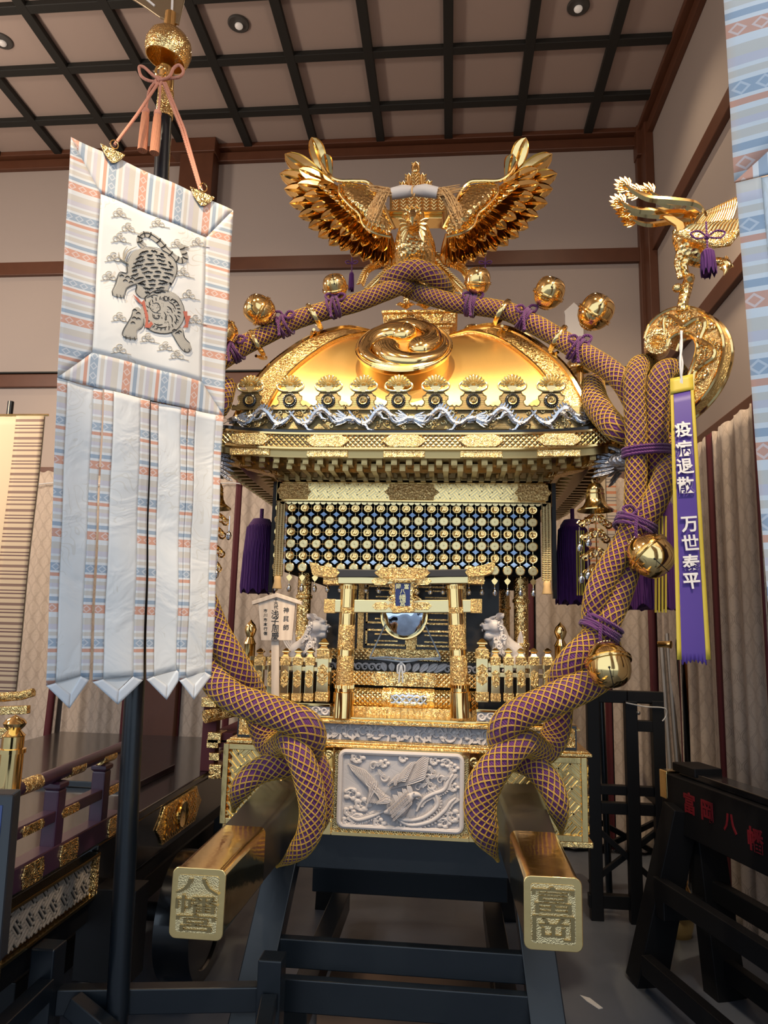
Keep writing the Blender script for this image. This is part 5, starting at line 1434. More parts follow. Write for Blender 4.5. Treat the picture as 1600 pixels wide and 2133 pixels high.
# mirror hung behind the gate
YMi = fy(.42)
mir_ = thing('sacred_mirror', at(842, 1275, YMi), 'round polished mirror hanging behind the torii name board', 'mirror')
p = at(842, 1282, YMi); 
obj('glass', MB().lathe([(.001, .012), (.07, .010), (.095, .0), (.095, -.01), (.001, -.01)], lookM(p, (0, -1, -.12)), 40), mat('mirror_ripple', (.72, .80, .92), .04, 1, bump=lambda p: p.noise(14, 1), dist=.02, strength=.5), mir_, 30)
obj('rim', MB().tube([p + V3((.098 * math.cos(t), 0, .098 * math.sin(t))) for t in [2 * PI * i / 32 for i in range(32)]], .006, 6, closed=True), MT['gold'], mir_, True)
# white cord in front of the doors
yk = 3.0
mb = MB()
L_ = [at(x, y, yk) for x, y in ((770, 1371), (805, 1374), (842, 1378), (880, 1373), (918, 1370))]
mb.tube([V3(q) for q in spline(L_, 5)], .0042, 6); mb.tube([V3(q) for q in spline([x + V3((0, -.006, .012 * math.sin(i))) for i, x in enumerate(L_)], 5)], .0042, 6)
mb.tube([at(770, 1371, yk), at(803, 1300, yk + .03)], .003, 6); mb.tube([at(918, 1370, yk), at(886, 1302, yk + .03)], .003, 6)
kn = at(836, 1381, yk - .012); mb.ball(kn, .008, 8, 6)
for s, l in ((-1, .05), (1, .045)):
    mb.tube([V3(q) for q in spline([kn, kn + V3((s * .014, -.005, -.012)), kn + V3((s * .014, -.004, -l * .8)), kn + V3((s * .004, 0, -l * .7)), kn], 5)], .0038, 6)
    mb.tube([kn, kn + V3((s * .006, -.006, -.04)), kn + V3((s * .008, -.004, -.078))], .0038, 6)
obj('tie_cord', mb, MT['cordw'], None, True, label='white cord tied in a bow across the shrine doors', cat='cord')

YFn = 2.86
def fence(xs, top, big, label, pxa, pxb, grp='golden shrine fences'):
    z0 = at(600, 1464, YFn).z; f = thing('shrine_fence', (at((pxa + pxb) / 2, 1464, YFn).x, YFn, z0), label, 'fence', grp)
    for px in xs + [big]:
        isb = px == big; w = .046 if isb else .034; zt = zof(1330 if isb else 1350, YFn, px); x = xof(px, YFn, 1400); zb2 = zof(1462, YFn, px)
        h = zt - zb2
        mb = MB().box(x - w / 2, x + w / 2, YFn - w / 2, YFn + w / 2, zb2, zb2 + h * .84)
        po = obj('post', mb, MT['gold_pale'], f, bevel=.002)
        T = Matrix.Translation((x, YFn, zb2 + h * .84)) @ Matrix.Rotation(PI / 4, 4, 'Z'); q = w * .72
        obj('finial', MB().lathe([(q * .8, 0), (q * .5, .010), (q * .5, .014), (q * .9, .018), (q * .85, .023), (q * .2, h * .16)], T, 4), MT['gold'], po, bevel=.001)
        mb = MB()
        for (a, b) in ((.02, .16), (.68, .83)):
            mb.box(x - w / 2 - .0025, x + w / 2 + .0025, YFn - w / 2 - .0025, YFn + w / 2 + .0025, zb2 + h * a, zb2 + h * b)
        mb.prism([V3((x + (w / 2 + .001) * c * 1.0, YFn - w / 2 - .004, zb2 + h * (.43 + .17 * s))) for c, s in ((0, 1), (.9, .6), (.6, .35), (1, 0), (.6, -.35), (.9, -.6), (0, -1), (-.9, -.6), (-.6, -.35), (-1, 0), (-.6, .35), (-.9, .6))], (0, .006, 0))
        obj('chased_fitting', mb, MT['gold_chase'], po, bevel=.001)
        m3 = MB(); m3.merge(med_tomoe(), Matrix.Translation((x, YFn - w / 2 - .003, zb2 + h * .43)) @ Matrix.Scale(.5 if isb else .36, 4)); obj('crest_stud', m3, MT['gold'], po, True)
    xa, xb_ = xof(pxa, YFn, 1400), xof(pxb, YFn, 1400)
    for py in (1381, 1400): obj('rail', MB().box(xa, xb_, YFn - .004, YFn + .012, zof(py + 4, YFn), zof(py - 5, YFn)), MT['gold_pale'], f, bevel=.001)
    obj('sill', MB().box(xa - .004, xb_ + .004, YFn - .018, YFn + .018, z0 - .008, z0 + .003), MT['gold'], f, bevel=.002)
    mb = MB()
    n = 9
    for i in range(n):
        c = V3((xa + (i + .5) * (xb_ - xa) / n, YFn - .012, z0 - .024)); mb.tube(spiral(c, .017, .003, 0, 8 * (1 if i % 2 else -1), (1, 0, 0), (0, 0, 1), 16), [.006 - .0002 * j for j in range(17)], 6)
    mb.box(xa, xb_, YFn - .010, YFn + .02, z0 - .042, z0 - .008)
    obj('wave_carving', mb, MT['whitewood'], f, True, label='pale carved waves')
    obj('foot_rail', MB().box(xa - .004, xb_ + .004, YFn - .02, YFn + .03, ZP, z0 - .042), MT['gold_fine'], f, bevel=.002)
fence([541, 568, 595, 621, 646], 1350, 674, 'golden picket fence left of the torii, with a wooden sign tied to it', 520, 690)
fence([1032, 1059, 1085, 1112, 1141], 1350, 1004, 'golden picket fence right of the torii', 994, 1162)

def lion(px, py, sx, label, mouth):
    base = at(px, py, 2.98); t = thing('lion_dog_statue', base, label, 'lion-dog statue', 'carved lion-dogs')
    S_ = .200
    def L(x, y, z): return base + V3((x * S_ * sx, y * S_, z * S_))
    mb = MB()
    sp = spline([tuple(L(*c)) + (r * S_,) for *c, r in ((-.30, .1, .22, .16), (-.22, .06, .36, .23), (-.06, 0, .48, .23), (.07, -.04, .62, .225), (.12, -.08, .78, .20), (.15, -.12, .88, .18))], 5)
    mb = MB()
    mb.tube([s[:3] for s in sp], [s[3] for s in sp], 16)
    mb.ball(L(.20, -.16, .93), (.20 * S_, .20 * S_, .17 * S_), 16, 12)             # skull
    mb.box(*sorted((L(.26, 0, 0).x, L(.43, 0, 0).x)), base.y - .31 * S_, base.y - .07 * S_, L(0, 0, .85).z, L(0, 0, .97).z)   # broad blunt muzzle
    mb.ball(L(.43, -.19, .95), (.05 * S_, .12 * S_, .05 * S_), 10, 8)
    if mouth: mb.tube([L(.20, -.18, .76), L(.32, -.19, .735), L(.40, -.2, .75)], [.10 * S_, .10 * S_, .07 * S_], 10)
    else: mb.tube([L(.20, -.18, .79), L(.32, -.19, .785), L(.41, -.2, .79)], [.10 * S_, .10 * S_, .08 * S_], 10)
    for s in (-1, 1):
        mb.ball(L(.33, -.18 + s * .10, 1.04), (.08 * S_, .06 * S_, .05 * S_), 8, 6)
        mb.tube([L(.14, -.04 + s * .13, .55), L(.19, -.06 + s * .15, .30), L(.17, -.06 + s * .15, .06)], [.10 * S_, .075 * S_, .065 * S_], 10)
        mb.ball(L(.22, -.07 + s * .15, .05), (.10 * S_, .075 * S_, .055 * S_), 10, 8)
        mb.ball(L(-.20, .05 + s * .15, .24), (.19 * S_, .11 * S_, .21 * S_), 12, 10)
        mb.ball(L(-.06, .02 + s * .17, .05), (.12 * S_, .07 * S_, .055 * S_), 10, 8)
    b = obj('body', mb, MT['whitewood'], t, True)
    rm = b.modifiers.new('join', 'REMESH'); rm.mode = 'VOXEL'; rm.voxel_size = .0036; rm.use_smooth_shade = True
    sm = b.modifiers.new('soft', 'SMOOTH'); sm.iterations = 2
    mb = MB()
    for s in (-1, 1):
        mb.ball(L(.385, -.19 + s * .085, .99), (.018 * S_, .03 * S_, .026 * S_), 8, 6)      # eyes
        mb.ball(L(.475, -.19 + s * .05, .94), (.02 * S_, .03 * S_, .022 * S_), 8, 6)        # nostrils
        mb.leaf(L(.12, -.14 + s * .15, 1.06), L(.02, -.14 + s * .22, 1.19), .13 * S_, (sx, -.5, 0), n=7, rib=1.2)
        for k in range(3): mb.leaf(L(.33, -.18 + s * .08, 1.06), L(.22 - .04 * k, -.18 + s * .12, 1.13 + .01 * k), .05 * S_, (sx, -1, .5), n=5)
    for k in range(5): mb.ball(L(.44, -.27 + k * .04, .845), (.012 * S_, .018 * S_, .028 * S_), 6, 4)   # teeth
    obj('face_carving', mb, MT['whitewood'], t, True)
    mb = MB(); R_ = random.Random(8)
    for i in range(54):                                       # curled mane round head, neck and chest
        a = R_.uniform(.25, 2 * PI - .25) if i < 30 else R_.uniform(0, 2 * PI); f = i / 54
        z = 1.02 - .55 * f; x = .10 - .10 * f + .06 * math.cos(a) * (1 if f > .5 else -.3) + (.10 if f > .6 else 0); y = -.10 + (.24 + .03 * math.sin(9 * f)) * math.sin(a) - (.10 if f > .5 else 0)
        c = L(x, y, z); g = 1 if i % 2 else -1
        mb.tube(spiral(c, .062 * S_, .012 * S_, i, i + 7 * g, (sx, 0, 0) if i % 3 else (sx * .6, -.8, 0), (0, 0, 1), 12), [.022 * S_] * 13, 6)
        mb.leaf(c, c + V3((-sx * .05 * S_, -.02 * S_, -.15 * S_)), .06 * S_, (sx * .3, -1, 0), n=6, bend=.2 * g)
    obj('mane', mb, MT['whitewood'], t, True)
    mb = MB()
    for k in range(6): mb.leaf(L(-.34, .1, .34), L(-.46 + .05 * k, .1 + .04 * (k % 2), .86 - .05 * abs(k - 2)), .12 * S_, (0, -1, 0), n=8, bend=.12 * (k - 2))
    obj('tail', mb, MT['whitewood'], t, True)
    obj('plinth', MB().box(base.x - .52 * S_, base.x + .52 * S_, base.y - .25 * S_, base.y + .3 * S_, ZP, base.z + .004), MT['brownlac'], t, bevel=.002)
lion(640, 1400, 1, 'pale carved wooden lion-dog sitting behind the left golden fence, facing right', False)
lion(1049, 1402, -1, 'pale carved wooden lion-dog sitting behind the right golden fence, facing left', True)

# wooden name plaque tied to the left fence
yq = 2.82
pq = thing('wooden_sign', at(578, 1460, yq), 'house-shaped pale wooden sign with brushed black writing, tied to the left fence', 'sign')
def qp(px, py, d=0): return at(px, py, yq - d)
obj('board', MB().prism([qp(*p) for p in ((538, 1255), (576, 1242), (615, 1258), (608, 1334), (544, 1334))], (0, .012, 0)), MT['plaque'], pq, bevel=.001)
obj('gable_cap', MB().prism([qp(*p, .008) for p in ((524, 1252), (576, 1235), (628, 1252), (628, 1260), (576, 1244), (525, 1260))], (0, .03, 0)), MT['plaque'], pq, bevel=.0015)
obj('stake', MB().prism([qp(*p, -.012) for p in ((565, 1330), (581, 1330), (581, 1462), (565, 1462))], (0, .012, 0)), MT['plaque'], pq, bevel=.001)
mb = MB()
def wr(s, px, py0, py1, size):
    for i, c in enumerate(s):
        py = py0 + (py1 - py0) * i / max(1, len(s) - 1)
        text(mb, c, Matrix.Translation(qp(px, py, .0005)) @ Matrix.Rotation(PI / 2, 4, 'X'), size, .0005, .0002)
wr('神輿師', 596, 1271, 1307, .024); wr('十六代', 575, 1249, 1265, .017); wr('浅子周慶', 573, 1279, 1325, .033); wr('市川市本行徳', 553, 1272, 1319, .0155)
obj('brush_writing', mb, MT['ink'], pq)

# wind bells under the front eave corners
def windbell(px, py, Y, label, s=1):
    p = at(px, py, Y); k = Y / F
    t = thing('wind_bell', p, label, 'wind bell', 'bronze wind bells at the eave corners')
    T = Matrix.Translation(p)
    mb = MB().lathe([(3 * k, 32 * k), (13 * k, 27 * k), (17 * k, 18 * k), (17.5 * k, 16 * k), (18.5 * k, 15.5 * k), (17.6 * k, 14 * k), (18 * k, 8 * k), (19.5 * k, 7 * k), (18.4 * k, 5 * k), (20 * k, -8 * k), (25 * k, -18 * k), (37 * k, -27 * k), (37 * k, -29 * k), (33 * k, -27 * k), (17 * k, -10 * k), (.1 * k, 10 * k)], T, 32)
    obj('bell_body', mb, MT['gold2'], t, True)
    mb = MB().tube([p + V3((6 * k * math.cos(a), 0, (36 + 6 * math.sin(a)) * k)) for a in [i * PI / 8 for i in range(16)]], 2 * k, 6, closed=True)
    mb.tube([p + V3((0, 0, 42 * k)), p + V3((0, 0, 62 * k))], 2 * k, 6)
    obj('hanger', mb, MT['gold'], t, True)
    mb = MB(); R = random.Random(9)
    for tier, (z, w) in enumerate(((-48, 32), (-78, 26), (-118, 26), (-150, 20))):
        for g in (-1, 1):
            for j in range(3):
                c = p + V3((g * w * (.3 + .28 * j) * k, (j - 1) * 6 * k, (z - 4 * j) * k))
                mb.tube(spiral(c, 9 * k, 1.5 * k, 1 + j, 1 + j + g * 8, (1, 0, 0), (0, 0, 1), 14), [2.6 * k * (1 - .04 * i) for i in range(15)], 6)
                mb.leaf(p + V3((g * 3 * k, 0, (z + 12) * k)), c + V3((g * 10 * k, 0, 6 * k)), 9 * k, (0, -1, 0), n=6, bend=.2 * g)
    mb.tube([p + V3((0, 0, -20 * k)), p + V3((0, 0, -165 * k))], 1.5 * k, 6)
    obj('pendant_scrolls', mb, MT['gold'], t, True)
    for (x, z) in ((-34, -105), (-16, -95), (38, -88), (-32, -170), (-18, -162), (16, -170)):
        c = p + V3((x * k, -4 * k, z * k)); m2 = MB(); m2.merge(drop_bell(), Matrix.Translation(c) @ Matrix.Scale(6.4 * k / .010, 4))
        m2.tube([c + V3((0, 0, 8 * k)), c + V3((0, 0, 42 * k))], .9 * k, 5)
        obj('silver_drop', m2, MT['silver_s'], t, True)
    return t
windbell(1240, 1036, 2.74, 'bronze wind bell with pierced gold pendants under the right eave corner')
windbell(447, 1032, 2.74, 'bronze wind bell with pierced gold pendants under the left eave corner, half behind the banner')

# ------------------------------------------------------------------ small phoenix on the right scroll
YS = at(1425, 640, 1).y
p0 = onpl(1425, 648, (MX, YC, 0), (1, 1, 0)); YS = p0.y
def sp_(px, py, dy=0): return at(px, py, YS + dy)
bd = thing('small_phoenix_statue', sp_(1425, 645), 'small golden phoenix perched on the right fern scroll, tail plumes swept left', 'bird statue')
mb = MB().tube([sp_(1420, 650), sp_(1424, 625), sp_(1430, 600), sp_(1436, 582)], [.020, .019, .021, .018], 12); mb.ball(sp_(1437, 580, -.02), .018, 10, 8)
mb.ball(sp_(1412, 600, -.01), (.02, .02, .016), 8, 6)
obj('perch', mb, MT['gold_scale'], bd, True)
sp = spline([tuple(sp_(x, y, d)) + (r * YS / F,) for x, y, d, r in ((1408, 478, 0, 8), (1420, 500, 0, 20), (1440, 522, 0, 27), (1462, 538, 0, 22), (1480, 545, 0, 12), (1500, 545, -.01, 9), (1512, 550, -.02, 11), (1520, 556, -.03, 6))], 5)
mb = MB().tube([s[:3] for s in sp], [s[3] for s in sp], 16); obj('body', mb, MT['gold_scale'], bd, True)
mb = MB(); 
mb.tube([sp_(1508, 556, -.03), sp_(1512, 565, -.04), sp_(1508, 574, -.04)], [.012, .008, .001], 8)
for k in range(4): mb.leaf(sp_(1512, 548, -.02), sp_(1514 + k * 5, 532 + k * 8, -.02), .018, (0, -1, 0), n=5)
for k in range(5): mb.ball(sp_(1510 + 8 * math.cos(k * 1.25), 553 + 8 * math.sin(k * 1.25), -.03), .008, 8, 6)
obj('head', mb, MT['gold'], bd, True)
for q in (((1424, 520), (1412, 548), (1418, 580)), ((1440, 530), (1424, 552), (1432, 582))):
    obj('leg', MB().tube([sp_(*q[0]), sp_(*q[1]), sp_(*q[2])], [.026, .014, .011], 10), MT['gold_scale'], bd, True)
mb = MB()
for i in range(13):
    t = i / 12; mb.leaf(sp_(1440 + 60 * t, 478 + 22 * t, -.04), sp_(1478 + 60 * t, 436 - 30 * t, -.06 + .02 * t), .034, (0, -1, -.2), n=7)
for i in range(13):
    t = i / 12; mb.leaf(sp_(1420 + 95 * t, 486 + 18 * t, -.06), sp_(1450 + 90 * t, 466 - 14 * t, -.075), .028, (0, -1, -.2), n=6)
wg = obj('wing', mb, MT['gold'], bd, True)
pts = [(1408, 482), (1440, 474), (1480, 468), (1520, 462), (1540, 470), (1536, 490), (1516, 506), (1484, 512), (1450, 502)]
obj('wing_edge', MB().tube([sp_(1404, 484, -.07), sp_(1450, 500, -.08), sp_(1490, 512, -.085), sp_(1518, 508, -.08), sp_(1538, 482, -.07)], .010, 8).prism([sp_(x, y, -.068) for x, y in pts], (0, .008, 0)), MT['gold_eng'], wg, True)
mb = MB()
for i in range(13): mb.leaf(sp_(1420 + 70 * i / 12, 478, .08), sp_(1450 + 80 * i / 12, 452 - 14 * i / 12, .12), .03, (0, -1, -.2), n=6)
obj('wing', mb, MT['gold'], bd, True)
for k, (pts, w) in enumerate(((((1472, 446), (1450, 425), (1400, 418), (1345, 412), (1300, 386)), 15), (((1465, 450), (1430, 430), (1390, 428), (1340, 405), (1322, 400)), 12), (((1460, 455), (1430, 432), (1400, 425), (1370, 410), (1350, 398)), 12), (((1462, 458), (1420, 438), (1360, 440), (1320, 436), (1290, 420)), 14), (((1458, 466), (1430, 448), (1370, 450), (1330, 446), (1302, 440)), 12), (((1455, 470), (1440, 458), (1400, 462), (1350, 468), (1314, 458)), 12))):
    q = [sp_(x, y, .03 * (k - 2)) for x, y in pts]; sv = [V3(x) for x in spline(q, 6)]
    mb = MB(); n = len(sv); up = V3((0, -.35, 1)).normalized()
    v = []; hw = [w * YS / F * (.6 + .45 * math.sin(PI * i / n)) * .5 for i in range(n)]
    for i in range(n):
        for a, b in ((-1, 0), (0, -.006), (1, 0), (0, .004)): v.append(sv[i] + up * (hw[i] * a) + V3((0, b, 0)))
    mb.add(v, [(i * 4 + j, i * 4 + (j + 1) % 4, i * 4 + 4 + (j + 1) % 4, i * 4 + 4 + j) for i in range(n - 1) for j in range(4)])
    e = sv[-1]; d0 = (sv[-1] - sv[-2]).normalized()
    for j in range(7):
        a = math.radians(-66 + j * 22); d = Quaternion((0, 1, 0), a) @ d0; mb.leaf(e - d0 * .022, e - d0 * .012 + d * (.054 - .005 * abs(j - 3)), .017, (0, -1, 0), n=6, plume=True, rib=.5)
    mb.ball(e, (.010, .012, .010), 8, 6)
    obj('tail_plume', mb, MT['gold'], bd, True)
obj('tail_tray', MB().prism([sp_(x, y, -.02) for x, y in ((1395, 444), (1424, 462), (1432, 486), (1412, 492), (1408, 470), (1380, 450))], (0, .012, 0)), MT['gold'], bd, bevel=.002)
tasselobj(sp_(1471, 462, -.12), .088, .026, 'purple tassel with a bow hanging from the small phoenix at right', .105)

# purple ribbon with writing
YR = YS - .13
rb = thing('purple_ribbon', at(1418, 700, YR), 'long purple ribbon banner with yellow edges and white brushed characters', 'ribbon banner')
def rp_(u, v, d=0.0):
    """u -1..1 across, v 0 top .. 1 bottom"""
    xc = 1420 + (1446 - 1420) * v; hw = 24 + 11 * v; py = 796 + (1383 - 796) * v + (u * -5 if v < .5 else 0)
    return at(xc + u * hw, py, YR - d - .012 * math.sin(v * 7) - .10 * v)
def strip(mb, u0, u1, v0, v1, d, nv=24, nu=4, fray=0):
    def f(a, b):
        v = v0 + (v1 - v0) * b
        if fray and b > .99: v += -.012 * (1 - abs(2 * a - 1)) + .006 * math.sin(a * 40)
        return rp_(u0 + (u1 - u0) * a, v, d)
    mb.grid(nu, nv, f)
ob = obj('silk', (lambda m: (strip(m, -.74, .74, .03, 1, .001, fray=1, nu=30), m)[1])(MB()), MT['purple_silk'], rb, True)
ob.modifiers.new('cloth', 'SOLIDIFY').thickness = .002
for s in (-1, 1):
    m = MB(); strip(m, s * .72, s * 1.0, 0, .985, .003, nu=2); e = obj('yellow_edge', m, MT['yellow'], rb, True); e.modifiers.new('cloth', 'SOLIDIFY').thickness = .002
m = MB(); strip(m, -1, 1, -.02, .035, .004, nv=4); e = obj('yellow_head', m, MT['yellow'], rb, True); e.modifiers.new('cloth', 'SOLIDIFY').thickness = .002
for ch, px, py in zip('疫病退散万世泰平', (1423, 1425, 1427, 1429, 1436, 1438, 1440, 1441), (894, 934, 971, 1010, 1092, 1130, 1172, 1210)):
    v = (py - 796) / 587
    o = rp_(0, v, .0105); o2 = at(px, py, o.y); dv = rp_(0, v - .02, .0035) - rp_(0, v + .02, .0035)
    mb = MB(); text(mb, ch, basis(o2, V3((1, 0, .08)), dv), .056, .0016, .0012, .95)
    obj('white_character', mb, MT['paper'], rb)
mb = MB().tube([V3(q) for q in spline([sp_(1419, 690, -.05), at(1420, 720, YR + .04), at(1417, 755, YR), at(1421, 800, YR - .004)], 5)], .004, 6)
mb.tube([V3(q) for q in spline([sp_(1421, 690, -.05), at(1417, 725, YR + .04), at(1422, 760, YR), at(1417, 800, YR - .004)], 5)], .003, 6)
obj('white_string', mb, MT['cordw'], rb, True)
# ------------------------------------------------------------------ tall brocade banners
def stripes(p):
    q = p.xyz(True); t = (q[1] * (1 / .232)) % 1.0
    W, O, B, T_, L_ = (.66, .67, .67), (.60, .31, .22), (.31, .38, .46), (.57, .53, .47), (.54, .51, .55)
    base = p.ramp(t, [(0, O), (.11, W), (.145, B), (.20, W), (.235, T_), (.30, W), (.33, L_), (.38, T_), (.43, W), (.475, O), (.52, W), (.55, B), (.655, W), (.69, T_), (.74, W), (.77, L_), (.84, T_), (.93, W)])
    a = ((q[0] * (1 / .034)) % 1.0 - .5).abs(); m1 = ((t - .055).abs() * 8 + a).lt(.42); m2 = ((t - .603).abs() * 8 + a).lt(.42); m3 = ((t - .055).abs() * 8 + a).lt(.26); m4 = ((t - .603).abs() * 8 + a).lt(.26)
    return p.mix((m1 - m3).mx(m2 - m4) * .45, base, (.75, .75, .75))
MT['stripe'] = mat('striped_brocade', (.7, .7, .7), .55, 0, col=stripes, sheen=.2, bump=lambda p: p.noise(25, 2), dist=.003, strength=.3)
def cloudmask(p):
    n = p.noise(11, 1, .9, uv=True); m = (p.noise(4.2, 1, 0, uv=True)).gt(.53)
    return ((n * 30).sin().abs()).lt(.22) * m
MT['brocade'] = mat('white_cloud_brocade', (.72, .73, .72), .5, 0, col=lambda p: p.mix(cloudmask(p), (.70, .71, .70), (.645, .64, .605)), bump=lambda p: p.noise(7, 3, 1.0, uv=True) * 1.4 + cloudmask(p) * .05, dist=.016, strength=.42, sheen=.2)
MT['tip'] = mat('pale_blue_cloth', (.66, .69, .72), .55, sheen=.2)
MT['centre'] = mat('white_satin', (.76, .75, .71), .45, 0, col=lambda p: p.mix(cloudmask(p), (.77, .76, .72), (.66, .61, .53)), bump=lambda p: p.noise(9, 2, .6, uv=True), dist=.008, strength=.3, sheen=.2)
TL = at(148, 287, 2.05); TR = at(484, 440, 2.41)
bu = (TR - TL); bu.z = 0; bu.normalize(); bn = V3((bu.y, -bu.x, 0))     # banner normal, towards the viewer
if bn.dot(CAMP - TL) < 0: bn = -bn
def B(px, py, d=0.0): return onpl(px, py, TL + bn * d, bn)
def uvB(p): return ((p - TL).dot(bu), p.z)
ban = thing('tiger_banner', B(300, 430), 'tall white brocade banner embroidered with a tiger, striped borders and four pointed streamers', 'banner', 'tall brocade banners')
def quad(name, c4, m, par, nu=10, nv=16, vdir='z', d=0.0, wav=.004, th=.003):
    """c4: top-left, top-right, bottom-right, bottom-left picture corners; vdir: which way the stripes step"""
    P4 = [B(*c) for c in c4]
    def fn(u, v):
        a = P4[0].lerp(P4[1], u); b = P4[3].lerp(P4[2], u); p = a.lerp(b, v)
        s, z = uvB(p); return p + bn * (d + wav * (math.sin(z * 17 + s * 9) + .8 * math.sin(s * 31 + z * 3)))
    def uvf(u, v):
        p = P4[0].lerp(P4[1], u).lerp(P4[3].lerp(P4[2], u), v); s, z = uvB(p)
        return (z, s) if vdir == 'x' else (s, z)
    o = obj(name, MB().grid(nu, nv, fn, uvf), MT[m], par, True)
    md = o.modifiers.new('cloth', 'SOLIDIFY'); md.thickness = th; md.offset = -1
    return o
O = dict(TL=(148, 285), TR=(484, 440), BL=(119, 787), BR=(465, 868)); I = dict(TL=(209, 405), TR=(431, 493), BL=(192, 734), BR=(420, 796))
quad('centre_panel', (I['TL'], I['TR'], I['BR'], I['BL']), 'centre', ban, 24, 24, d=-.001)
quad('top_border', (O['TL'], O['TR'], I['TR'], I['TL']), 'stripe', ban, 24, 8, 'x')
quad('side_border', (O['TL'], I['TL'], I['BL'], O['BL']), 'stripe', ban, 8, 24)
quad('side_border', (I['TR'], O['TR'], O['BR'], I['BR']), 'stripe', ban, 8, 24)
quad('bottom_border', (I['BL'], I['BR'], O['BR'], O['BL']), 'stripe', ban, 24, 8, 'x')
seam = MB()
for a, b in ((O['TL'], I['TL']), (O['TR'], I['TR']), (O['BL'], I['BL']), (O['BR'], I['BR']), (I['TL'], I['TR']), (I['TR'], I['BR']), (I['BR'], I['BL']), (I['BL'], I['TL']), (O['BL'], O['BR'])):
    seam.tube([B(a[0] + (b[0] - a[0]) * i / 16, a[1] + (b[1] - a[1]) * i / 16, -.002 + .004 * (lambda s, z: math.sin(z * 17 + s * 9) + .8 * math.sin(s * 31 + z * 3))(*uvB(B(a[0] + (b[0] - a[0]) * i / 16, a[1] + (b[1] - a[1]) * i / 16)))) for i in range(17)], .0011, 5)
obj('seam', seam, mat('seam_thread', (.25, .23, .22), .8), ban, True)
for i, (tl, tr_, bl, tip, br, wl, wr_) in enumerate((((119, 788), (215, 810), (96, 1428), (145, 1476), (186, 1416), .21, .20), ((217, 811), (313, 834), (192, 1420), (244, 1467), (297, 1416), .20, .20), ((316, 835), (390, 852), (305, 1415), (347, 1458), (381, 1404), .21, .17), ((392, 853), (464, 868), (372, 1417), (402, 1457), (441, 1408), .20, .20))):
    dd = -.004 + (.006 if i % 2 else 0); ctr = ((tl[0] * 0 + bl[0] + br[0]) / 2, (bl[1] + br[1]) / 2)
    s = thing('streamer', B(*tl), None, None); s.parent = ban; s.location = B(*tl) - wloc(ban)
    tc0 = (tl[0] + (tr_[0] - tl[0]) * wl, tl[1] + (tr_[1] - tl[1]) * wl); tc1 = (tr_[0] - (tr_[0] - tl[0]) * wr_, tr_[1] - (tr_[1] - tl[1]) * wr_)
    b0 = (bl[0] + (br[0] - bl[0]) * wl, bl[1] - 6); b1 = (br[0] - (br[0] - bl[0]) * wr_, br[1] - 8); it = (tip[0] + 2, tip[1] - 30)
    # middle cloth ends in an inner point
    m_ = ((b0[0] + b1[0]) / 2, (b0[1] + b1[1]) / 2)
    quad('brocade_strip', (tc0, tc1, b1, b0), 'brocade', s, 10, 40, d=dd, wav=.005)
    q = MB().prism([B(*p, dd - .002) for p in (b0, b1, it)], bn * .003); obj('brocade_point', q, MT['brocade'], s)
    quad('striped_edge', (tl, tc0, b0, bl), 'stripe', s, 4, 40, d=dd + .0015, wav=.005)
    quad('striped_edge', (tc1, tr_, br, b1), 'stripe', s, 4, 40, d=dd + .0015, wav=.005)
    quad('folded_tip', (bl, b0, it, tip), 'tip', s, 4, 8, d=dd + .001)
    quad('folded_tip', (b1, br, tip, it), 'tip', s, 4, 8, d=dd + .001)
# embroidered tiger
def flat(poly, d, th=.001): return [B(x, y, d) for x, y in poly]
def tz(x, y): return (80 + x * .3, 260 + y * .3)       # traced on an enlarged view
tig = MB()
def Bw(x, y, d=0.0):          # a point lying on the waved cloth
    p = B(x, y); s, z = uvB(p); return p + bn * (d + .0032 + .004 * (math.sin(z * 17 + s * 9) + .8 * math.sin(s * 31 + z * 3)))
def patch(pts, d=.012, sm=5):
    d = (d - .012) * .6 + .0012
    sp = spline([tz(*p) for p in pts], sm, True); cx = sum(x for x, y in sp) / len(sp); cy = sum(y for x, y in sp) / len(sp); n = len(sp); R_ = 5
    v = []; fs = []
    for k in range(R_ + 1):
        for x, y in sp: t = k / R_; v.append(Bw(cx + (x - cx) * t, cy + (y - cy) * t, d + .0012 * (1 if k < R_ else 0)))
    for k in range(R_):
        for i in range(n): fs.append((k * n + i, k * n + (i + 1) % n, (k + 1) * n + (i + 1) % n, (k + 1) * n + i))
    tig.add(v, fs)
patch([(690, 870), (740, 852), (800, 860), (870, 890), (930, 940), (955, 1010), (935, 1080), (900, 1130), (890, 1165), (820, 1200), (720, 1200), (675, 1160), (680, 1110), (610, 1030), (615, 950), (650, 890)])
patch([(760, 1180), (830, 1150), (910, 1160), (970, 1200), (1005, 1270), (1005, 1350), (960, 1420), (890, 1450), (800, 1440), (740, 1400), (710, 1330), (720, 1240)], .013)
patch([(690, 1010), (640, 1030), (570, 1030), (545, 1070), (530, 1120), (505, 1160), (520, 1190), (560, 1200), (590, 1195), (610, 1140), (660, 1110), (700, 1090)], .0125)
patch([(700, 1270), (660, 1280), (640, 1330), (610, 1390), (580, 1440), (590, 1480), (640, 1495), (680, 1490), (680, 1440), (720, 1400), (730, 1340)], .0125)
patch([(920, 1440), (950, 1500), (990, 1560), (1030, 1580), (1060, 1560), (1050, 1520), (1010, 1480), (1000, 1420), (960, 1400)], .0125)
tail = spline([tz(*p) for p in ((735, 850), (700, 815), (710, 775), (760, 765), (830, 810), (880, 870), (940, 930), (990, 950), (1015, 925), (1000, 875), (995, 850), (1045, 850))], 6)
n = len(tail); P_ = []; Q_ = []
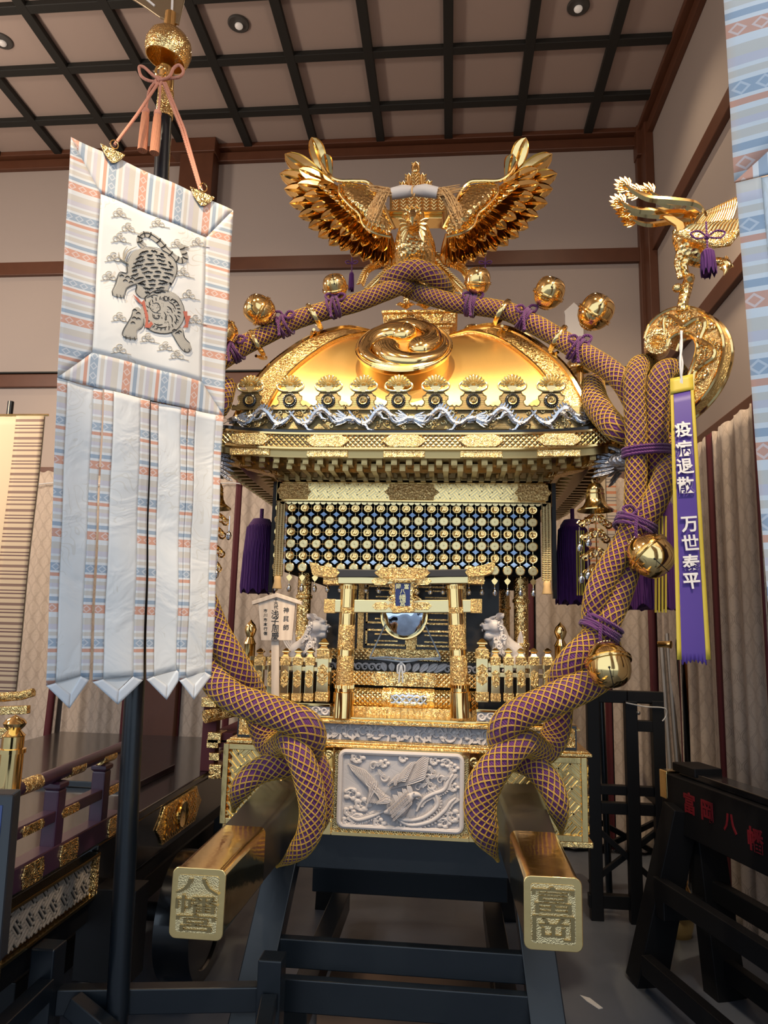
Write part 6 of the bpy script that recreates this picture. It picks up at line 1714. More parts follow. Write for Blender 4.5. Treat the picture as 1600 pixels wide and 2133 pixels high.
for i, (x, y) in enumerate(tail):
    x2, y2 = tail[min(i + 1, n - 1)]; x1, y1 = tail[max(0, i - 1)]; l = math.hypot(x2 - x1, y2 - y1); w = 6.0 if i < n - 8 else 6.0 * (n - 1 - i) / 8
    P_.append((x - (y2 - y1) / l * w, y + (x2 - x1) / l * w)); Q_.append((x + (y2 - y1) / l * w, y - (x2 - x1) / l * w))
for i in range(n - 1): tig.prism([Bw(*P_[i], .0006), Bw(*P_[i + 1], .0006), Bw(*Q_[i + 1], .0006), Bw(*Q_[i], .0006)], bn * .0015)
obj('tiger_embroidery', tig, mat('greige_embroidery', (.47, .44, .38), .6, 0, bump=lambda p: (p.xyz()[2] * 2600).sin(), dist=.0002), ban, label='grey-beige embroidered tiger')
blk = MB(); R = random.Random(12)
def stroke(pts, w, d=.0034, sm=5):
    sp = spline([tz(*p) for p in pts], sm); n = len(sp)
    blk.tube([Bw(x, y, d) for x, y in sp], [max(.0003, w * math.sin(PI * (i + .4) / (n + .2)) ** .6) for i in range(n)], 4)
for k in range(11):     # jagged stripes arching over the back
    t = k / 10; y = 880 + 285 * t; cx = 775 + 25 * t; hw = 90 + 75 * math.sin(PI * min(1, t * 1.1)) - 20 * t; x = cx - hw + R.uniform(0, 18)
    while x < cx + hw - 14:
        L = R.uniform(38, 84); x2 = min(x + L, cx + hw); f = lambda q: y + 34 * ((q - cx) / hw) ** 2 * (1 if k < 8 else -.2)
        m_ = 5; pts = [(x + (x2 - x) * i / m_, f(x + (x2 - x) * i / m_) + R.uniform(-4, 4)) for i in range(m_ + 1)]
        stroke(pts, R.uniform(.0019, .0028))
        for q in pts[1:-1]: stroke([q, (q[0] + 3, q[1] + R.uniform(9, 15))], .0009)
        x = x2 + R.uniform(8, 24)
for k in range(60):     # fur ticks
    a = R.uniform(0, 2 * PI); r = R.uniform(20, 118); x, y = 865 + r * math.cos(a), 1310 + r * 1.0 * math.sin(a); stroke([(x, y), (x + 9 * math.cos(a), y + 9 * math.sin(a) + 4)], .0008)
for pts in (((905, 1235), (930, 1250), (950, 1285)), ((915, 1215), (950, 1228), (975, 1262)), ((890, 1262), (915, 1280), (928, 1310)), ((830, 1170), (850, 1160), (880, 1166)), ((905, 1320), (925, 1345), (925, 1375)), ((940, 1320), (955, 1345), (950, 1385)), ((870, 1300), (885, 1330), (880, 1360)), ((815, 1400), (850, 1412), (890, 1405)), ((800, 1380), (830, 1392), (860, 1388)), ((760, 1180), (740, 1200), (745, 1225)), ((790, 1310), (800, 1340), (830, 1345), (845, 1320)), ((800, 1318), (805, 1332)), ((835, 1318), (832, 1334))):
    stroke(pts, .0019)
for (x, y) in ((575, 1052), (615, 1060), (650, 1070), (600, 1085), (640, 1095), (665, 1290), (690, 1310), (660, 1345), (690, 1350), (650, 1380), (940, 1430), (960, 1450), (975, 1440)): stroke([(x - 16, y + 4), (x, y - 6), (x + 18, y + 3)], .002)
for k in range(26):     # ruff of the head
    a = k / 26 * 2 * PI; x = 860 + 125 * math.cos(a); y = 1310 + 120 * math.sin(a); stroke([(x, y), (x - 24 * math.cos(a + .3), y - 24 * math.sin(a + .3))], .0018)
for k in range(12):
    t = k / 12; i = int(6 + t * (n - 12)); x, y = tail[i]; blk.tube([Bw(P_[i][0], P_[i][1], .0026), Bw(x + 1, y + 1, .003), Bw(Q_[i][0], Q_[i][1], .0026)], .0022, 4)
for pts in (((640, 880), (610, 950), (612, 1030), (560, 1030), (530, 1110), (505, 1165)), ((600, 1195), (615, 1140), (680, 1110), (675, 1165), (720, 1205)), ((740, 850), (840, 870), (930, 935), (955, 1010), (935, 1085), (890, 1165)), ((965, 1195), (1005, 1270), (1005, 1355), (955, 1425), (885, 1452), (800, 1440), (735, 1400)), ((650, 1290), (640, 1335), (580, 1440), (590, 1480), (680, 1492)), ((690, 1430), (725, 1400), (730, 1345)), ((920, 1445), (985, 1560), (1035, 1582), (1062, 1555)), ((1000, 1420), (1012, 1480), (1052, 1520)),
            ((735, 850), (695, 815), (706, 772), (760, 757), (835, 805), (885, 862), (945, 922)), ((760, 1190), (790, 1160), (840, 1150), (905, 1160)), ((755, 1200), (800, 1180), (830, 1190)), ((850, 1210), (880, 1195), (905, 1215), (880, 1225), (850, 1212)), ((780, 1215), (770, 1260), (800, 1300), (850, 1310)), ((790, 1240), (830, 1240), (845, 1280), (820, 1300)), ((510, 1160), (512, 1195)), ((540, 1180), (545, 1215)), ((565, 1185), (572, 1218)), ((590, 1185), (592, 1215)), ((600, 1470), (603, 1500)), ((630, 1478), (632, 1505)), ((660, 1480), (668, 1505)), ((1010, 1560), (1012, 1582)), ((1040, 1555), (1048, 1578))):
    stroke(pts, .0013)
for (x, y) in ((790, 1195), (872, 1212)):
    c = Bw(*tz(x, y), .003); blk.ball(c, .003, 8, 6)
obj('black_stitching', blk, MT['ink'], ban, True)
red = MB()
for pts in (((655, 1180), (690, 1230), (720, 1250), (735, 1300), (745, 1360), (735, 1410), (770, 1415), (795, 1385), (780, 1365), (760, 1390), (762, 1330), (745, 1265), (735, 1215), (715, 1235), (690, 1205)), ((1000, 1300), (1030, 1300), (1030, 1330), (1055, 1330), (1040, 1370), (1035, 1410), (1000, 1410), (1020, 1385), (1015, 1350))):
    red.prism([Bw(*tz(*p), .0036) for p in pts], bn * .0012)
obj('red_flames', red, mat('red_embroidery', (.5, .13, .08), .6), ban)
fl = MB()
for pts in (((620, 970), (590, 950), (600, 920), (620, 880), (680, 850)), ((600, 960), (560, 930), (555, 890)), ((590, 950), (590, 890), (612, 850))):
    sp = spline([tz(*p) for p in pts], 5); fl.tube([Bw(x, y, .002) for x, y in sp], [.0035 * (1 - i / len(sp)) + .0004 for i in range(len(sp))], 4)
obj('pale_flames', fl, mat('tan_embroidery', (.42, .37, .28), .6), ban, True)
MT['cream'] = mat('cream_embroidery', (.58, .52, .43), .6)
for (x, y) in ((560, 620), (830, 680), (560, 790), (520, 920), (490, 1050), (1000, 1030), (1040, 1180), (560, 1340), (760, 1480), (960, 1600), (560, 1560), (620, 720), (1110, 810), (960, 830), (1090, 1350), (880, 1540)):
    cl = MB()
    for j in range(3): 
        c = Bw(*tz(x + 26 * (j - 1), y + (12 if j != 1 else -6)), .0012); cl.tube(spiral(c, .014, .003, j, j + 8, bu, (0, 0, 1), 16), .0012, 4)
    cl.tube([Bw(*tz(x - 60, y + 30), .0008), Bw(*tz(x, y + 22), .0008), Bw(*tz(x + 80, y + 40), .0008)], .001, 4); obj('embroidered_cloud', cl, MT['cream'], ban, True)
for cx, cy in ((236, 316), (422, 405)):
    sl = (440 - 287) / (484 - 148); ccx, ccy = cx, cy
    pts = [(cx - 27, cy - 27 * sl - 4), (cx + 25, cy + 25 * sl - 4), (cx + 18, cy + 25 * sl + 4), (cx + 12, cy + 20), (cx + 4, cy + 24), (cx - 4, cy + 24), (cx - 12, cy + 14), (cx - 20, cy + 2)]
    f = obj('fan_fitting', MB().prism([B(x, y, .008) for x, y in pts], bn * .004), MT['gold_eng'], ban, bevel=.001)
    c = B(cx + 2, cy - 12, .008); obj('ring', MB().tube([c + bu * (.013 * math.cos(t)) + V3((0, 0, .016 * math.sin(t) + .006)) for t in [i * PI / 10 for i in range(20)]], .0022, 6, closed=True), MT['gold'], f, True)
# pole
YPo = 2.37
pt0 = at(348, 200, YPo); pb = at(243, 2133, YPo); pd = (pb - pt0) / (pb.z - pt0.z); pf = pt0 + pd * (0.02 - pt0.z)
pol = thing('banner_pole', pf, 'dark banner pole with golden mushroom finial, set in a black frame', 'pole')
def pz(z): return pt0 + pd * (z - pt0.z)
ztop = at(350, 130, YPo).z
obj('shaft', MB().tube([pf, pz(1.0), pz(2.0), at(343, 232, YPo)], [.035, .034, .030, .028], 24), MT['black_b'], pol, True)
zs_ = at(343, 235, YPo)
obj('gold_sleeve', MB().tube([at(342, 240, YPo), at(347, 160, YPo), at(352, 80, YPo), at(356, 30, YPo)], [.030, .029, .026, .024], 20), MT['gold'], pol, True)
obj('chased_tip', MB().tube([at(343, 246, YPo), at(344, 225, YPo), at(346, 190, YPo)], [.0305, .0325, .030], 16), MT['gold_carve'], pol, True)
c = at(352, 100, YPo); rb_ = .088; ax = (pz(3) - pz(2)).normalized(); ax = (ax + V3((.25, -.05, 0))).normalized()
T = lookM(c, ax)
obj('mushroom_cap', MB().lathe([(.03, .068), (.058, .058), (.080, .034), (.089, 0), (.086, -.03), (.078, -.052), (.074, -.052), (.080, -.028), (.083, 0), (.074, .030), (.05, .052), (.03, .060)], T, 40), mat('chased_bowl_gold', G, .16, 1, bump=lambda p: (p.noise(48, 1.5, .6) * 40).sin(), dist=.0012, strength=.5), pol, True)
bl = [at(x, y, YPo) for x, y in ((334, 38), (372, 52), (384, 0), (392, -60), (330, -60), (262, -10), (300, 14))]
obj('blade', MB().prism([p - V3((0, .006, 0)) for p in bl], (0, .012, 0)), mat('dull_brass_blade', (.35, .27, .17), .4, .8), pol, bevel=.002)
obj('blade_slot', MB().bar(at(358, 30, YPo - .008), at(360, -20, YPo - .008), .008, .004, (0, -1, 0)).bar(at(322, 12, YPo - .008), at(300, -6, YPo - .008), .008, .004, (0, -1, 0)), MT['paper'], pol)
kn = at(330, 162, 2.30)
cd = thing('salmon_cord', kn, 'salmon silk cord with bow and two tassels, holding up the tiger banner', 'cord')
r_ = .0058
mb = MB()
for pts in (((334, 166), (318, 156), (300, 140), (290, 140), (294, 158), (310, 168), (330, 170)), ((328, 168), (352, 160), (362, 142), (374, 136), (382, 148), (374, 160), (350, 164), (330, 168)), ((325, 166), (326, 175), (334, 176), (336, 164), (328, 160))):
    mb.tube([V3(q) for q in spline([tuple(at(x, y, 2.285 + .002 * i)) for i, (x, y) in enumerate(pts)], 5)], r_, 8)
obj('bow', mb, MT['pink'], cd, True)
for pts in (((330, 172, 2.29), (285, 240, 2.22), (238, 303, B(238, 303).y)), ((340, 172, 2.29), (378, 270, 2.34), (417, 396, B(417, 396).y)), ((344, 172, 2.295), (384, 270, 2.345), (420, 396, B(420, 396).y))):
    obj('hanging_line', MB().tube([at(*p) for p in pts], r_, 8), MT['pink'], cd, True)
obj('hook', MB().tube([at(336 + 12 * math.cos(t), 148 + 10 * math.sin(t), 2.32) for t in [i * PI / 8 for i in range(16)]], .005, 6, closed=True).ball(at(337, 140, 2.30), .009, 8, 6), MT['gold'], pol, True)
for pts, x, y0, y1 in ((((322, 172), (310, 190), (305, 230)), 304, 228, 314), (((334, 176), (333, 200), (330, 235)), 329, 232, 319)):
    tl_ = obj('tassel', MB().tube([V3(q) for q in spline([tuple(at(a, b, 2.285)) for a, b in pts], 4)], r_ * .8, 8), MT['pink'], cd, True)
    a = at(x, y0, 2.285); b = at(x + (0), y1, 2.285); L = a.z - b.z
    obj('tassel_head', MB().lathe([(.005, .004), (.013, 0), (.0145, -.008), (.0135, -.016), (.012, -.018)], Matrix.Translation(a), 16), MT['pink'], tl_, True)
    obj('tassel_skirt', MB().lathe([(.0125, -.016), (.0145, -.03), (.0165, -L * .6), (.0175, -L), (.001, -L)], Matrix.Translation(a), 24), MT['pinkt'], tl_, 50)
# frame the pole stands in
YB_ = 2.50
st = thing('banner_stand', (pf.x, YB_, 0), 'low blue-black wooden frame holding the banner pole', 'stand')
def spost(px, py, w, Y):
    p = at(px, py, Y); return obj('post', MB().box(p.x - w / 2, p.x + w / 2, Y - w / 2, Y + w / 2, 0, p.z), BBm, st, bevel=.005)
spost(103, 1966, .078, 2.34); spost(568, 1990, .078, YB_); 
a = at(120, 2082, 2.36); b = at(556, 2075, YB_)
obj('rail', MB().bar(a, b, .05, .075), BBm, st, bevel=.004)
a2 = V3((a.x, a.y, .10)); b2 = V3((b.x, b.y, .10)); obj('rail', MB().bar(a2, b2, .05, .09), BBm, st, bevel=.004)
for k, (p, q) in enumerate((((95, 2060, 2.30), (-40, 2190, 1.95)), ((150, 2090, 2.33), (235, 2160, 2.3)), ((560, 2090, 2.46), (540, 2200, 2.2)))): obj('brace', MB().bar(at(*p), at(*q), .05, .06), BBm, st, bevel=.004)
obj('socket', MB().box(pf.x - .09, pf.x + .09, pf.y - .09, pf.y + .09, 0, .08), BBm, st, bevel=.004)

# second banner, close at right
RT = at(1530, 378, 1.06); ru_ = V3((1, -.34, 0)).normalized(); rn = V3((ru_.y, -ru_.x, 0)); rn = rn if rn.dot(CAMP - RT) > 0 else -rn
_B, _TL, _bu, _bn = B, TL, bu, bn
TL, bu, bn = RT, ru_, rn
def RP(s, z, d=0): return RT + ru_ * s + V3((0, 0, z)) + rn * d
rbn = thing('striped_banner', RP(.2, .4), 'tall striped white brocade banner close at the right edge, washed in bluish daylight', 'banner', 'tall brocade banners')
def rq(name, c4, m, vdir, par=rbn, d=0, nu=8, nv=24, wav=.004):
    P4 = [RP(*c) for c in c4]
    def g(u, v): return P4[0].lerp(P4[1], u).lerp(P4[3].lerp(P4[2], u), v)
    def fn(u, v):
        p = g(u, v); s, z = (p - RT).dot(ru_), p.z; return p + rn * (d + wav * (math.sin(z * 13 + s * 9) + .7 * math.sin(s * 28)))
    def uvf(u, v):
        p = g(u, v); s, z = (p - RT).dot(ru_), p.z; return (z, s) if vdir == 'x' else (s, z)
    o = obj(name, MB().grid(nu, nv, fn, uvf), MT[m], par, True); md = o.modifiers.new('cloth', 'SOLIDIFY'); md.thickness = .003; md.offset = -1
    return o
rq('side_border', ((0, .72), (.12, .60), (.12, .09), (0, 0)), 'stripe', 'z'); rq('bottom_border', ((.12, .09), (.38, .09), (.50, 0), (0, 0)), 'stripe', 'x')
rq('centre_panel', ((.12, .60), (.38, .60), (.38, .09), (.12, .09)), 'centre', 'z'); rq('top_border', ((0, .72), (.50, .72), (.38, .60), (.12, .60)), 'stripe', 'x'); rq('side_border', ((.38, .60), (.50, .72), (.50, 0), (.38, .09)), 'stripe', 'z')
for i in range(4):
    x = i * .125; e = .037; s = thing('streamer', RP(x, 0), None, None); s.parent = rbn; s.location = RP(x, 0) - wloc(rbn)
    sh = .010 + .002 * i; zb_ = -.80
    rq('brocade_strip', ((x + e, -.002), (x + .12 - e, -.002), (x + sh + .12 - e, zb_), (x + sh + e, zb_)), 'brocade', 'z', s, -.003)
    rq('striped_edge', ((x + .002, -.002), (x + e, -.002), (x + sh + e, zb_), (x + sh + .002, zb_)), 'stripe', 'z', s, -.001, 4)
    rq('striped_edge', ((x + .12 - e, -.002), (x + .12, -.002), (x + sh + .12, zb_), (x + sh + .12 - e, zb_)), 'stripe', 'z', s, -.001, 4)
    obj('folded_tip', MB().prism([RP(x + sh, zb_), RP(x + sh + .12, zb_), RP(x + sh + .06, zb_ - .07)], rn * -.003), MT['tip'], s)
q0 = RP(.25, .75, -.10); q0.z = 0
rpole = thing('banner_pole', q0, 'dark pole of the striped banner beyond the right picture edge', 'pole')
obj('shaft', MB().tube([q0, q0 + V3((0, 0, 2.7))], .03, 20), BBm, rpole, True)
obj('foot', MB().box(q0.x - .16, q0.x + .16, q0.y - .16, q0.y + .16, 0, .06), BBm, rpole, bevel=.004)
obj('cross_arm', MB().bar(RP(-.02, .73, -.012), RP(.52, .73, -.012), .02, .02).bar(RP(.25, .73, -.012), RP(.25, .73, -.11), .02, .02), BBm, rpole)

# banners far behind
def backbanner(px0, px1, py0, py1, Y, label, cols, fin=None):
    a = at(px0, py0, Y); b = at(px1, py1, Y); t = thing('hanging_banner', ((a.x + b.x) / 2, Y, b.z), label, 'banner', 'banners by the back wall')
    mm = mat('striped_edge_cloth', cols[0], .7, 0, col=lambda p: p.ramp((p.xyz()[2] * (1 / .12)) % 1.0, [(0, cols[0]), (.2, cols[1]), (.3, cols[0]), (.45, cols[2]), (.52, cols[0]), (.62, cols[2]), (.68, cols[0]), (.85, cols[1])]))
    w = b.x - a.x
    def g(x0, x1, d): return MB().grid(6, 30, lambda u, v: V3((x0 + (x1 - x0) * u, Y + d + .006 * math.sin(v * 9), a.z + (b.z - a.z) * v)))
    for nm, x0, x1, m, d in (('cloth', a.x, b.x, MT['paper'] if cols[3] else mat('cream_cloth', (.5, .40, .27), .7), 0), ('striped_edge', b.x - w * .34, b.x, mm, -.012), ('striped_edge', a.x, a.x + w * .34, mm, -.012)):
        o = obj(nm, g(x0, x1, d), m, t, True); o.modifiers.new('cloth', 'SOLIDIFY').thickness = .003
    obj('hanging_rod', MB().tube([(a.x - .02, Y, a.z + .01), (b.x + .02, Y, a.z + .01)], .008, 8), MT['gold2'], t, True)
    xm = (a.x + b.x) / 2
    tp_ = fin or a.z + .12; xf = xm if not fin else at(1212, 800, Y).x
    obj('pole', MB().tube([(xm, Y + .05, 0), ((xm + xf) / 2, Y + .05, a.z), (xf, Y + .05, tp_)], .02, 12), MT['black_b'], t, True)
    if fin: obj('mushroom_cap', MB().lathe([(.001, .075), (.05, .068), (.085, .04), (.093, .0), (.088, -.012), (.08, .0), (.03, .03), (.024, .03), (.024, -.16), (.02, -.16)], Matrix.Translation((xf, Y + .05, tp_)), 28), MT['gold'], t, True)
backbanner(-75, 32, 868, 1460, 4.3, 'cream banner with dark striped edge far left behind the float', ((.45, .36, .25), (.16, .10, .08), (.10, .05, .05), 0))
backbanner(1222, 1292, 968, 1340, 4.6, 'cream banner with orange striped edge behind the right wind bell', ((.50, .42, .33), (.50, .20, .10), (.2, .17, .16), 0), zof(762, 4.6, 1205))

# ------------------------------------------------------------------ float at the left
FX = -1.30; FZ = zof(1711, 2.93, 278)
fl_ = thing('festival_float', (FX - .7, 3.3, 0), 'black lacquered festival float with low railing and gold fittings at left', 'float')
FB = 5.1; ye0 = onpl(198, 1820, (FX, 0, 0), (1, 0, 0)).y
obj('deck', MB().box(FX - 1.5, FX, 1.7, FB, FZ - .035, FZ), MT['black'], fl_, bevel=.006)
obj('raised_board', MB().box(FX - 1.3, at(312, 1590, 3.6).x, 3.45, 3.95, FZ, FZ + .03), MT['black'], fl_, bevel=.004)
obj('side_beam', MB().box(FX - .08, FX - .004, ye0 + .02, FB - .05, FZ - .24, FZ - .035), MT['black'], fl_, bevel=.006)
# gold plate on the side beam
q0 = onpl(322, 1760, (FX, 0, 0), (1, 0, 0)); q1 = onpl(420, 1640, (FX, 0, 0), (1, 0, 0)); y0_, y1_ = q0.y, q1.y; zc2 = FZ - .125
pl = obj('gold_plate', MB().prism([V3((FX - .003, y, z)) for y, z in ((y0_, zc2), (y0_ + .05, zc2 + .045), (y0_ + .08, zc2 + .085), (y1_ - .08, zc2 + .085), (y1_ - .05, zc2 + .045), (y1_, zc2), (y1_ - .05, zc2 - .045), (y1_ - .08, zc2 - .085), (y0_ + .08, zc2 - .085), (y0_ + .05, zc2 - .045))], (.008, 0, 0)), MT['gold_eng'], fl_, bevel=.002)
obj('key_fret', fret(MB(), (FX + .007, y0_ + .09, zc2 - .072), (0, 1, 0), (0, 0, 1), y1_ - y0_ - .18, .144, .05, .007, .006, 42), MT['gold2'], pl)
ym = (y0_ + y1_) / 2
obj('crest_disc', MB().lathe([(.001, .012), (.050, .012), (.058, .017), (.064, .010), (.064, 0)], lookM((FX + .004, ym, zc2), (1, 0, 0)), 28), MT['gold2'], pl, True)
m3 = MB(); m3.merge(med_tomoe(), lookM((FX + .017, ym, zc2), (1, 0, 0)) @ Matrix.Rotation(PI / 2, 4, 'X') @ Matrix.Scale(2.7, 4)); obj('crest', m3, MT['gold2'], pl, True)
# railing along the side
def fx_(px, py): return onpl(px, py, (FX, 0, 0), (1, 0, 0))
ra, rz_ = fx_(20, 1657), fx_(250, 1560); zr = (ra.z + rz_.z) / 2
yA, yB2 = 1.72, rz_.y
obj('top_rail', MB().tube([(FX, yA, zr), (FX, (yA + yB2) / 2, zr), (FX, yB2 + .08, zr + .015)], .022, 14), MT['plum'], fl_, True)
for px in (60, 150, 215):
    y = fx_(px, 1640).y
    obj('rail_sleeve', MB().tube([(FX, y - .05, zr), (FX, y + .05, zr)], .0235, 14), MT['gold_carve'], fl_, True)
zm1 = fx_(110, 1697).z; zl1 = fx_(110, 1775).z
obj('middle_rail', MB().box(FX - .022, FX + .022, yA, yB2, zm1 - .018, zm1 + .018), MT['plum'], fl_, bevel=.004)
obj('ground_rail', MB().box(FX - .030, FX + .030, yA, yB2, zl1 - .045, zl1 + .03), MT['plum'], fl_, bevel=.004)
for px in (112, 205):
    y = fx_(px, 1690).y
    p_ = obj('rail_post', MB().box(FX - .026, FX + .026, y - .026, y + .026, zl1, zr - .045), MT['plum'], fl_, bevel=.006)
    obj('bearing_block', MB().lathe([(.026, 0), (.042, .012), (.042, .025), (.03, .03)], Matrix.Translation((FX, y, zr - .05)) @ Matrix.Rotation(PI / 4, 4, 'Z'), 4), MT['plum'], p_, bevel=.002)
for (px, py, zz, hh) in ((54, 1720, zm1, .015), (133, 1682, zm1, .015), (228, 1640, zm1, .015), (48, 1815, zl1 - .01, .034), (125, 1770, zl1 - .01, .034), (222, 1725, zl1 - .01, .034)):
    y = fx_(px, py).y; o = .026 if zz == zm1 else .034
    obj('gold_fitting', MB().prism([V3((FX + o - .004, y + a, zz + b)) for a, b in ((-.06, 0), (-.05, hh), (.05, hh), (.06, 0), (.05, -hh), (-.05, -hh))], (.006, 0, 0)), MT['gold_eng'], fl_, bevel=.0015)
# pierced lattice panel below
za_, zb_ = fx_(100, 1935).z, fx_(100, 1848).z
ye = fx_(198, 1820).y
lp = obj('lattice_panel', MB().box(FX - .03, FX - .012, 1.72, ye, za_, zb_), MT['black'], fl_, bevel=.003)
obj('key_fret', fret(MB(), (FX - .012, 1.73, za_ + .01), (0, 1, 0), (0, 0, 1), ye - 1.75, zb_ - za_ - .02, .048, .0065, .010, 42), mat('tarnished_gilt', (.40, .33, .26), .5, .15), lp)
obj('lattice_border', MB().box(FX - .035, FX + .012, 1.70, ye + .01, zb_, zb_ + .012).box(FX - .035, FX + .006, 1.70, ye + .01, za_ - .012, za_), MT['gold_old'], lp, bevel=.002)
obj('lattice_end', MB().box(FX - .035, FX + .010, ye - .012, ye + .012, za_, zb_), MT['gold_carve'], lp, bevel=.003)
obj('lower_sill', MB().box(FX - .10, FX - .02, 1.7, FB - .2, za_ - .10, za_ - .012), MT['black_m'], fl_, bevel=.004)
np_ = at(16, 1640, 2.10); mb = newel(16, 1650, 1488, 2.10, R=.034)
obj('newel_post', mb, MT['gold'], fl_, True); obj('newel_shaft', MB().tube([(np_.x, 2.10, FZ - .3), (np_.x, 2.10, np_.z + .01)], .032, 20), MT['gold_eng'], fl_, True)
# wheel
wq = atz(402, 2036, 0); wc = V3((wq.x - .02, wq.y, .27)); T = lookM(wc, (1, 0, 0))
wh = obj('wheel', MB().lathe([(.27, -.08), (.27, .08), (.22, .08), (.215, .07), (.07, .07), (.065, .09), (.001, .09), (.001, -.08)], T, 48), MT['black'], fl_, 40)
obj('axle', MB().tube([(FX - .9, wc.y, .27), (FX + .02, wc.y, .27)], .04, 12), MT['black_m'], fl_, True)
for y in (2.2, 4.6): obj('leg', MB().box(FX - .14, FX - .05, y - .06, y + .06, 0, FZ - .04), MT['black_m'], fl_, bevel=.004)
obj('strut', MB().box(FX - .06, FX + .16, 2.72, 2.84, .30, .62), MT['black_m'], fl_, bevel=.004)
obj('underframe', MB().box(FX - 1.4, FX - .2, 2.6, 4.8, .22, .34), MT['black_m'], fl_, bevel=.004)
# rail ends at the rear corner, capped in gold
yr_ = 3.92
rr = thing('float_railing', (FX - .02, yr_ + .3, FZ), 'rear corner railing of the float with stacked gold capped beam ends beside the shrine', 'railing')
obj('post', MB().box(FX - .05, FX + .03, yr_ + .03, yr_ + .10, FZ, at(452, 1460, yr_).z), MT['darkred'], rr, bevel=.004)
for (x0, x1, yt, yb_, rnd) in ((420, 452, 1455, 1471, 0), (421, 486, 1480, 1506, 1), (433, 462, 1527, 1546, 0), (431, 456, 1541, 1556, 0), (436, 458, 1570, 1582, 0), (435, 462, 1594, 1620, 0)):
    a, b = at(x0, yb_, yr_), at(x1, yt, yr_)
    if rnd:
        zc3 = (a.z + b.z) / 2; r3 = (b.z - a.z) / 2
        e = obj('round_rail', MB().tube([(a.x + .02, yr_ - .02, zc3), (a.x + .17, yr_ + .12, zc3 + .03)], r3, 16), MT['gold_carve'], rr, True)
        m3 = MB(); m3.merge(med_tomoe(), lookM((a.x + .02, yr_ - .02, zc3), (-.73, -.68, -.1)) @ Matrix.Rotation(PI / 2, 4, 'X') @ Matrix.Scale(1.4, 4)); obj('end_crest', m3, MT['gold2'], e, True)
    else:
        e = obj('beam', MB().box(a.x + .01, b.x + .06, yr_ + .01, yr_ + .9, a.z, b.z), MT['darkred'], rr, bevel=.003)
        obj('gold_end', MB().box(a.x, b.x, yr_ - .01, yr_ + .10, a.z - .003, b.z + .003), MT['gold_eng'], e, bevel=.003)
# rail end of another railing at the far left
yl = 3.0
rl = thing('shrine_railing', at(-20, 1540, yl), 'gold capped vermilion railing end at the far left picture edge', 'railing')
obj('rail', MB().tube([at(-120, 1452, yl), at(10, 1452, yl), at(45, 1449, yl), at(70, 1442, yl)], [.020, .020, .019, .018], 12), MT['gold_carve'], rl, True)
obj('post', MB().box(at(-2, 1, yl).x + .0, at(18, 1, yl).x, yl - .02, yl + .02, FZ, zof(1460, yl)), MT['darkred'], rl, bevel=.004)
obj('beam', MB().bar(at(-120, 1484, yl), at(60, 1478, yl), .03, .035), MT['gold_eng'], rl, bevel=.003)
obj('lower_beam', MB().bar(at(-120, 1530, yl + .1), at(30, 1526, yl + .1), .03, .045), MT['gold_eng'], rl, bevel=.003)
# sign board close at the left edge
sg = thing('information_board', at(-60, 2000, 1.45), 'dark framed board with a blue face, cut by the left picture edge', 'board')
a = at(27, 1656, 1.42); b = at(-4, 2010, 1.30); ll = V3((-.35, -.05, 0))
def rect(p, q, e, off): return MB().prism([p, q, q + e, p + e], off)
obj('frame', rect(a, b, ll, (.0, .03, .006)), MT['black_b'], sg, bevel=.004)
ii = (b - a).normalized()
obj('blue_face', rect(a + ii * .02 + ll * .05 + V3((0, -.002, 0)), b - ii * .02 + ll * .05 + V3((0, -.002, 0)), ll * .9, (0, .004, 0)), mat('blue_panel', (.015, .035, .13), .3), sg)
obj('leg', MB().bar(b + ll * .5 + V3((0, .012, 0)), V3((b.x + ll.x * .5, b.y + .1, 0)), .03, .03), MT['black_b'], sg)

# ------------------------------------------------------------------ right side
ZT = .95
f0 = atz(1402, 1604, ZT); f1 = f0 + V3((.30, -1.10, 0)); bd_ = (f1 - f0).normalized(); bs = V3((bd_.y, -bd_.x, 0)).normalized()   # bs: towards viewer-left
if bs.x > 0: bs = -bs
rt = thing('pole_trestle', (f0 + f1) / 2 * 1.0, 'black wooden trestle with red carved characters along its beam, at the right', 'trestle')
rt.location.z = 0
BM = MT['black_m']
obj('beam', MB().bar(f0 + V3((0, 0, -.13)) - bd_ * .0, f1 + V3((0, 0, -.13)), .13, .25), BM, rt, bevel=.005)
obj('top_board', MB().bar(f0 + bd_ * .10 + V3((0, 0, .012)) - bs * .02, f1 + V3((0, 0, .012)) - bs * .02, .10, .03), MT['black'], rt, bevel=.004)
obj('end_block', MB().bar(f0 + bd_ * .06 + V3((0, 0, .03)) - bs * .03, f0 + bd_ * .24 + V3((0, 0, .03)) - bs * .03, .14, .04), BM, rt, bevel=.004)
obj('brass_end', MB().bar(f0 - bd_ * .012 + V3((0, 0, -.06)), f0 + bd_ * .05 + V3((0, 0, -.06)), .135, .13), MT['gold2'], rt, bevel=.004)
fs_ = f0 + bs * .066
for ch, px, py in zip('富岡八幡', (1436, 1473, 1521, 1574), (1673, 1690, 1715, 1750)):
    o = onpl(px, py, fs_, bs); mb = MB(); text(mb, ch, basis(o, bd_, V3((0, 0, 1))), .095 if ch != '八' else .085, .002, .0015, 1.0); obj('red_character', mb, MT['redp'], rt)
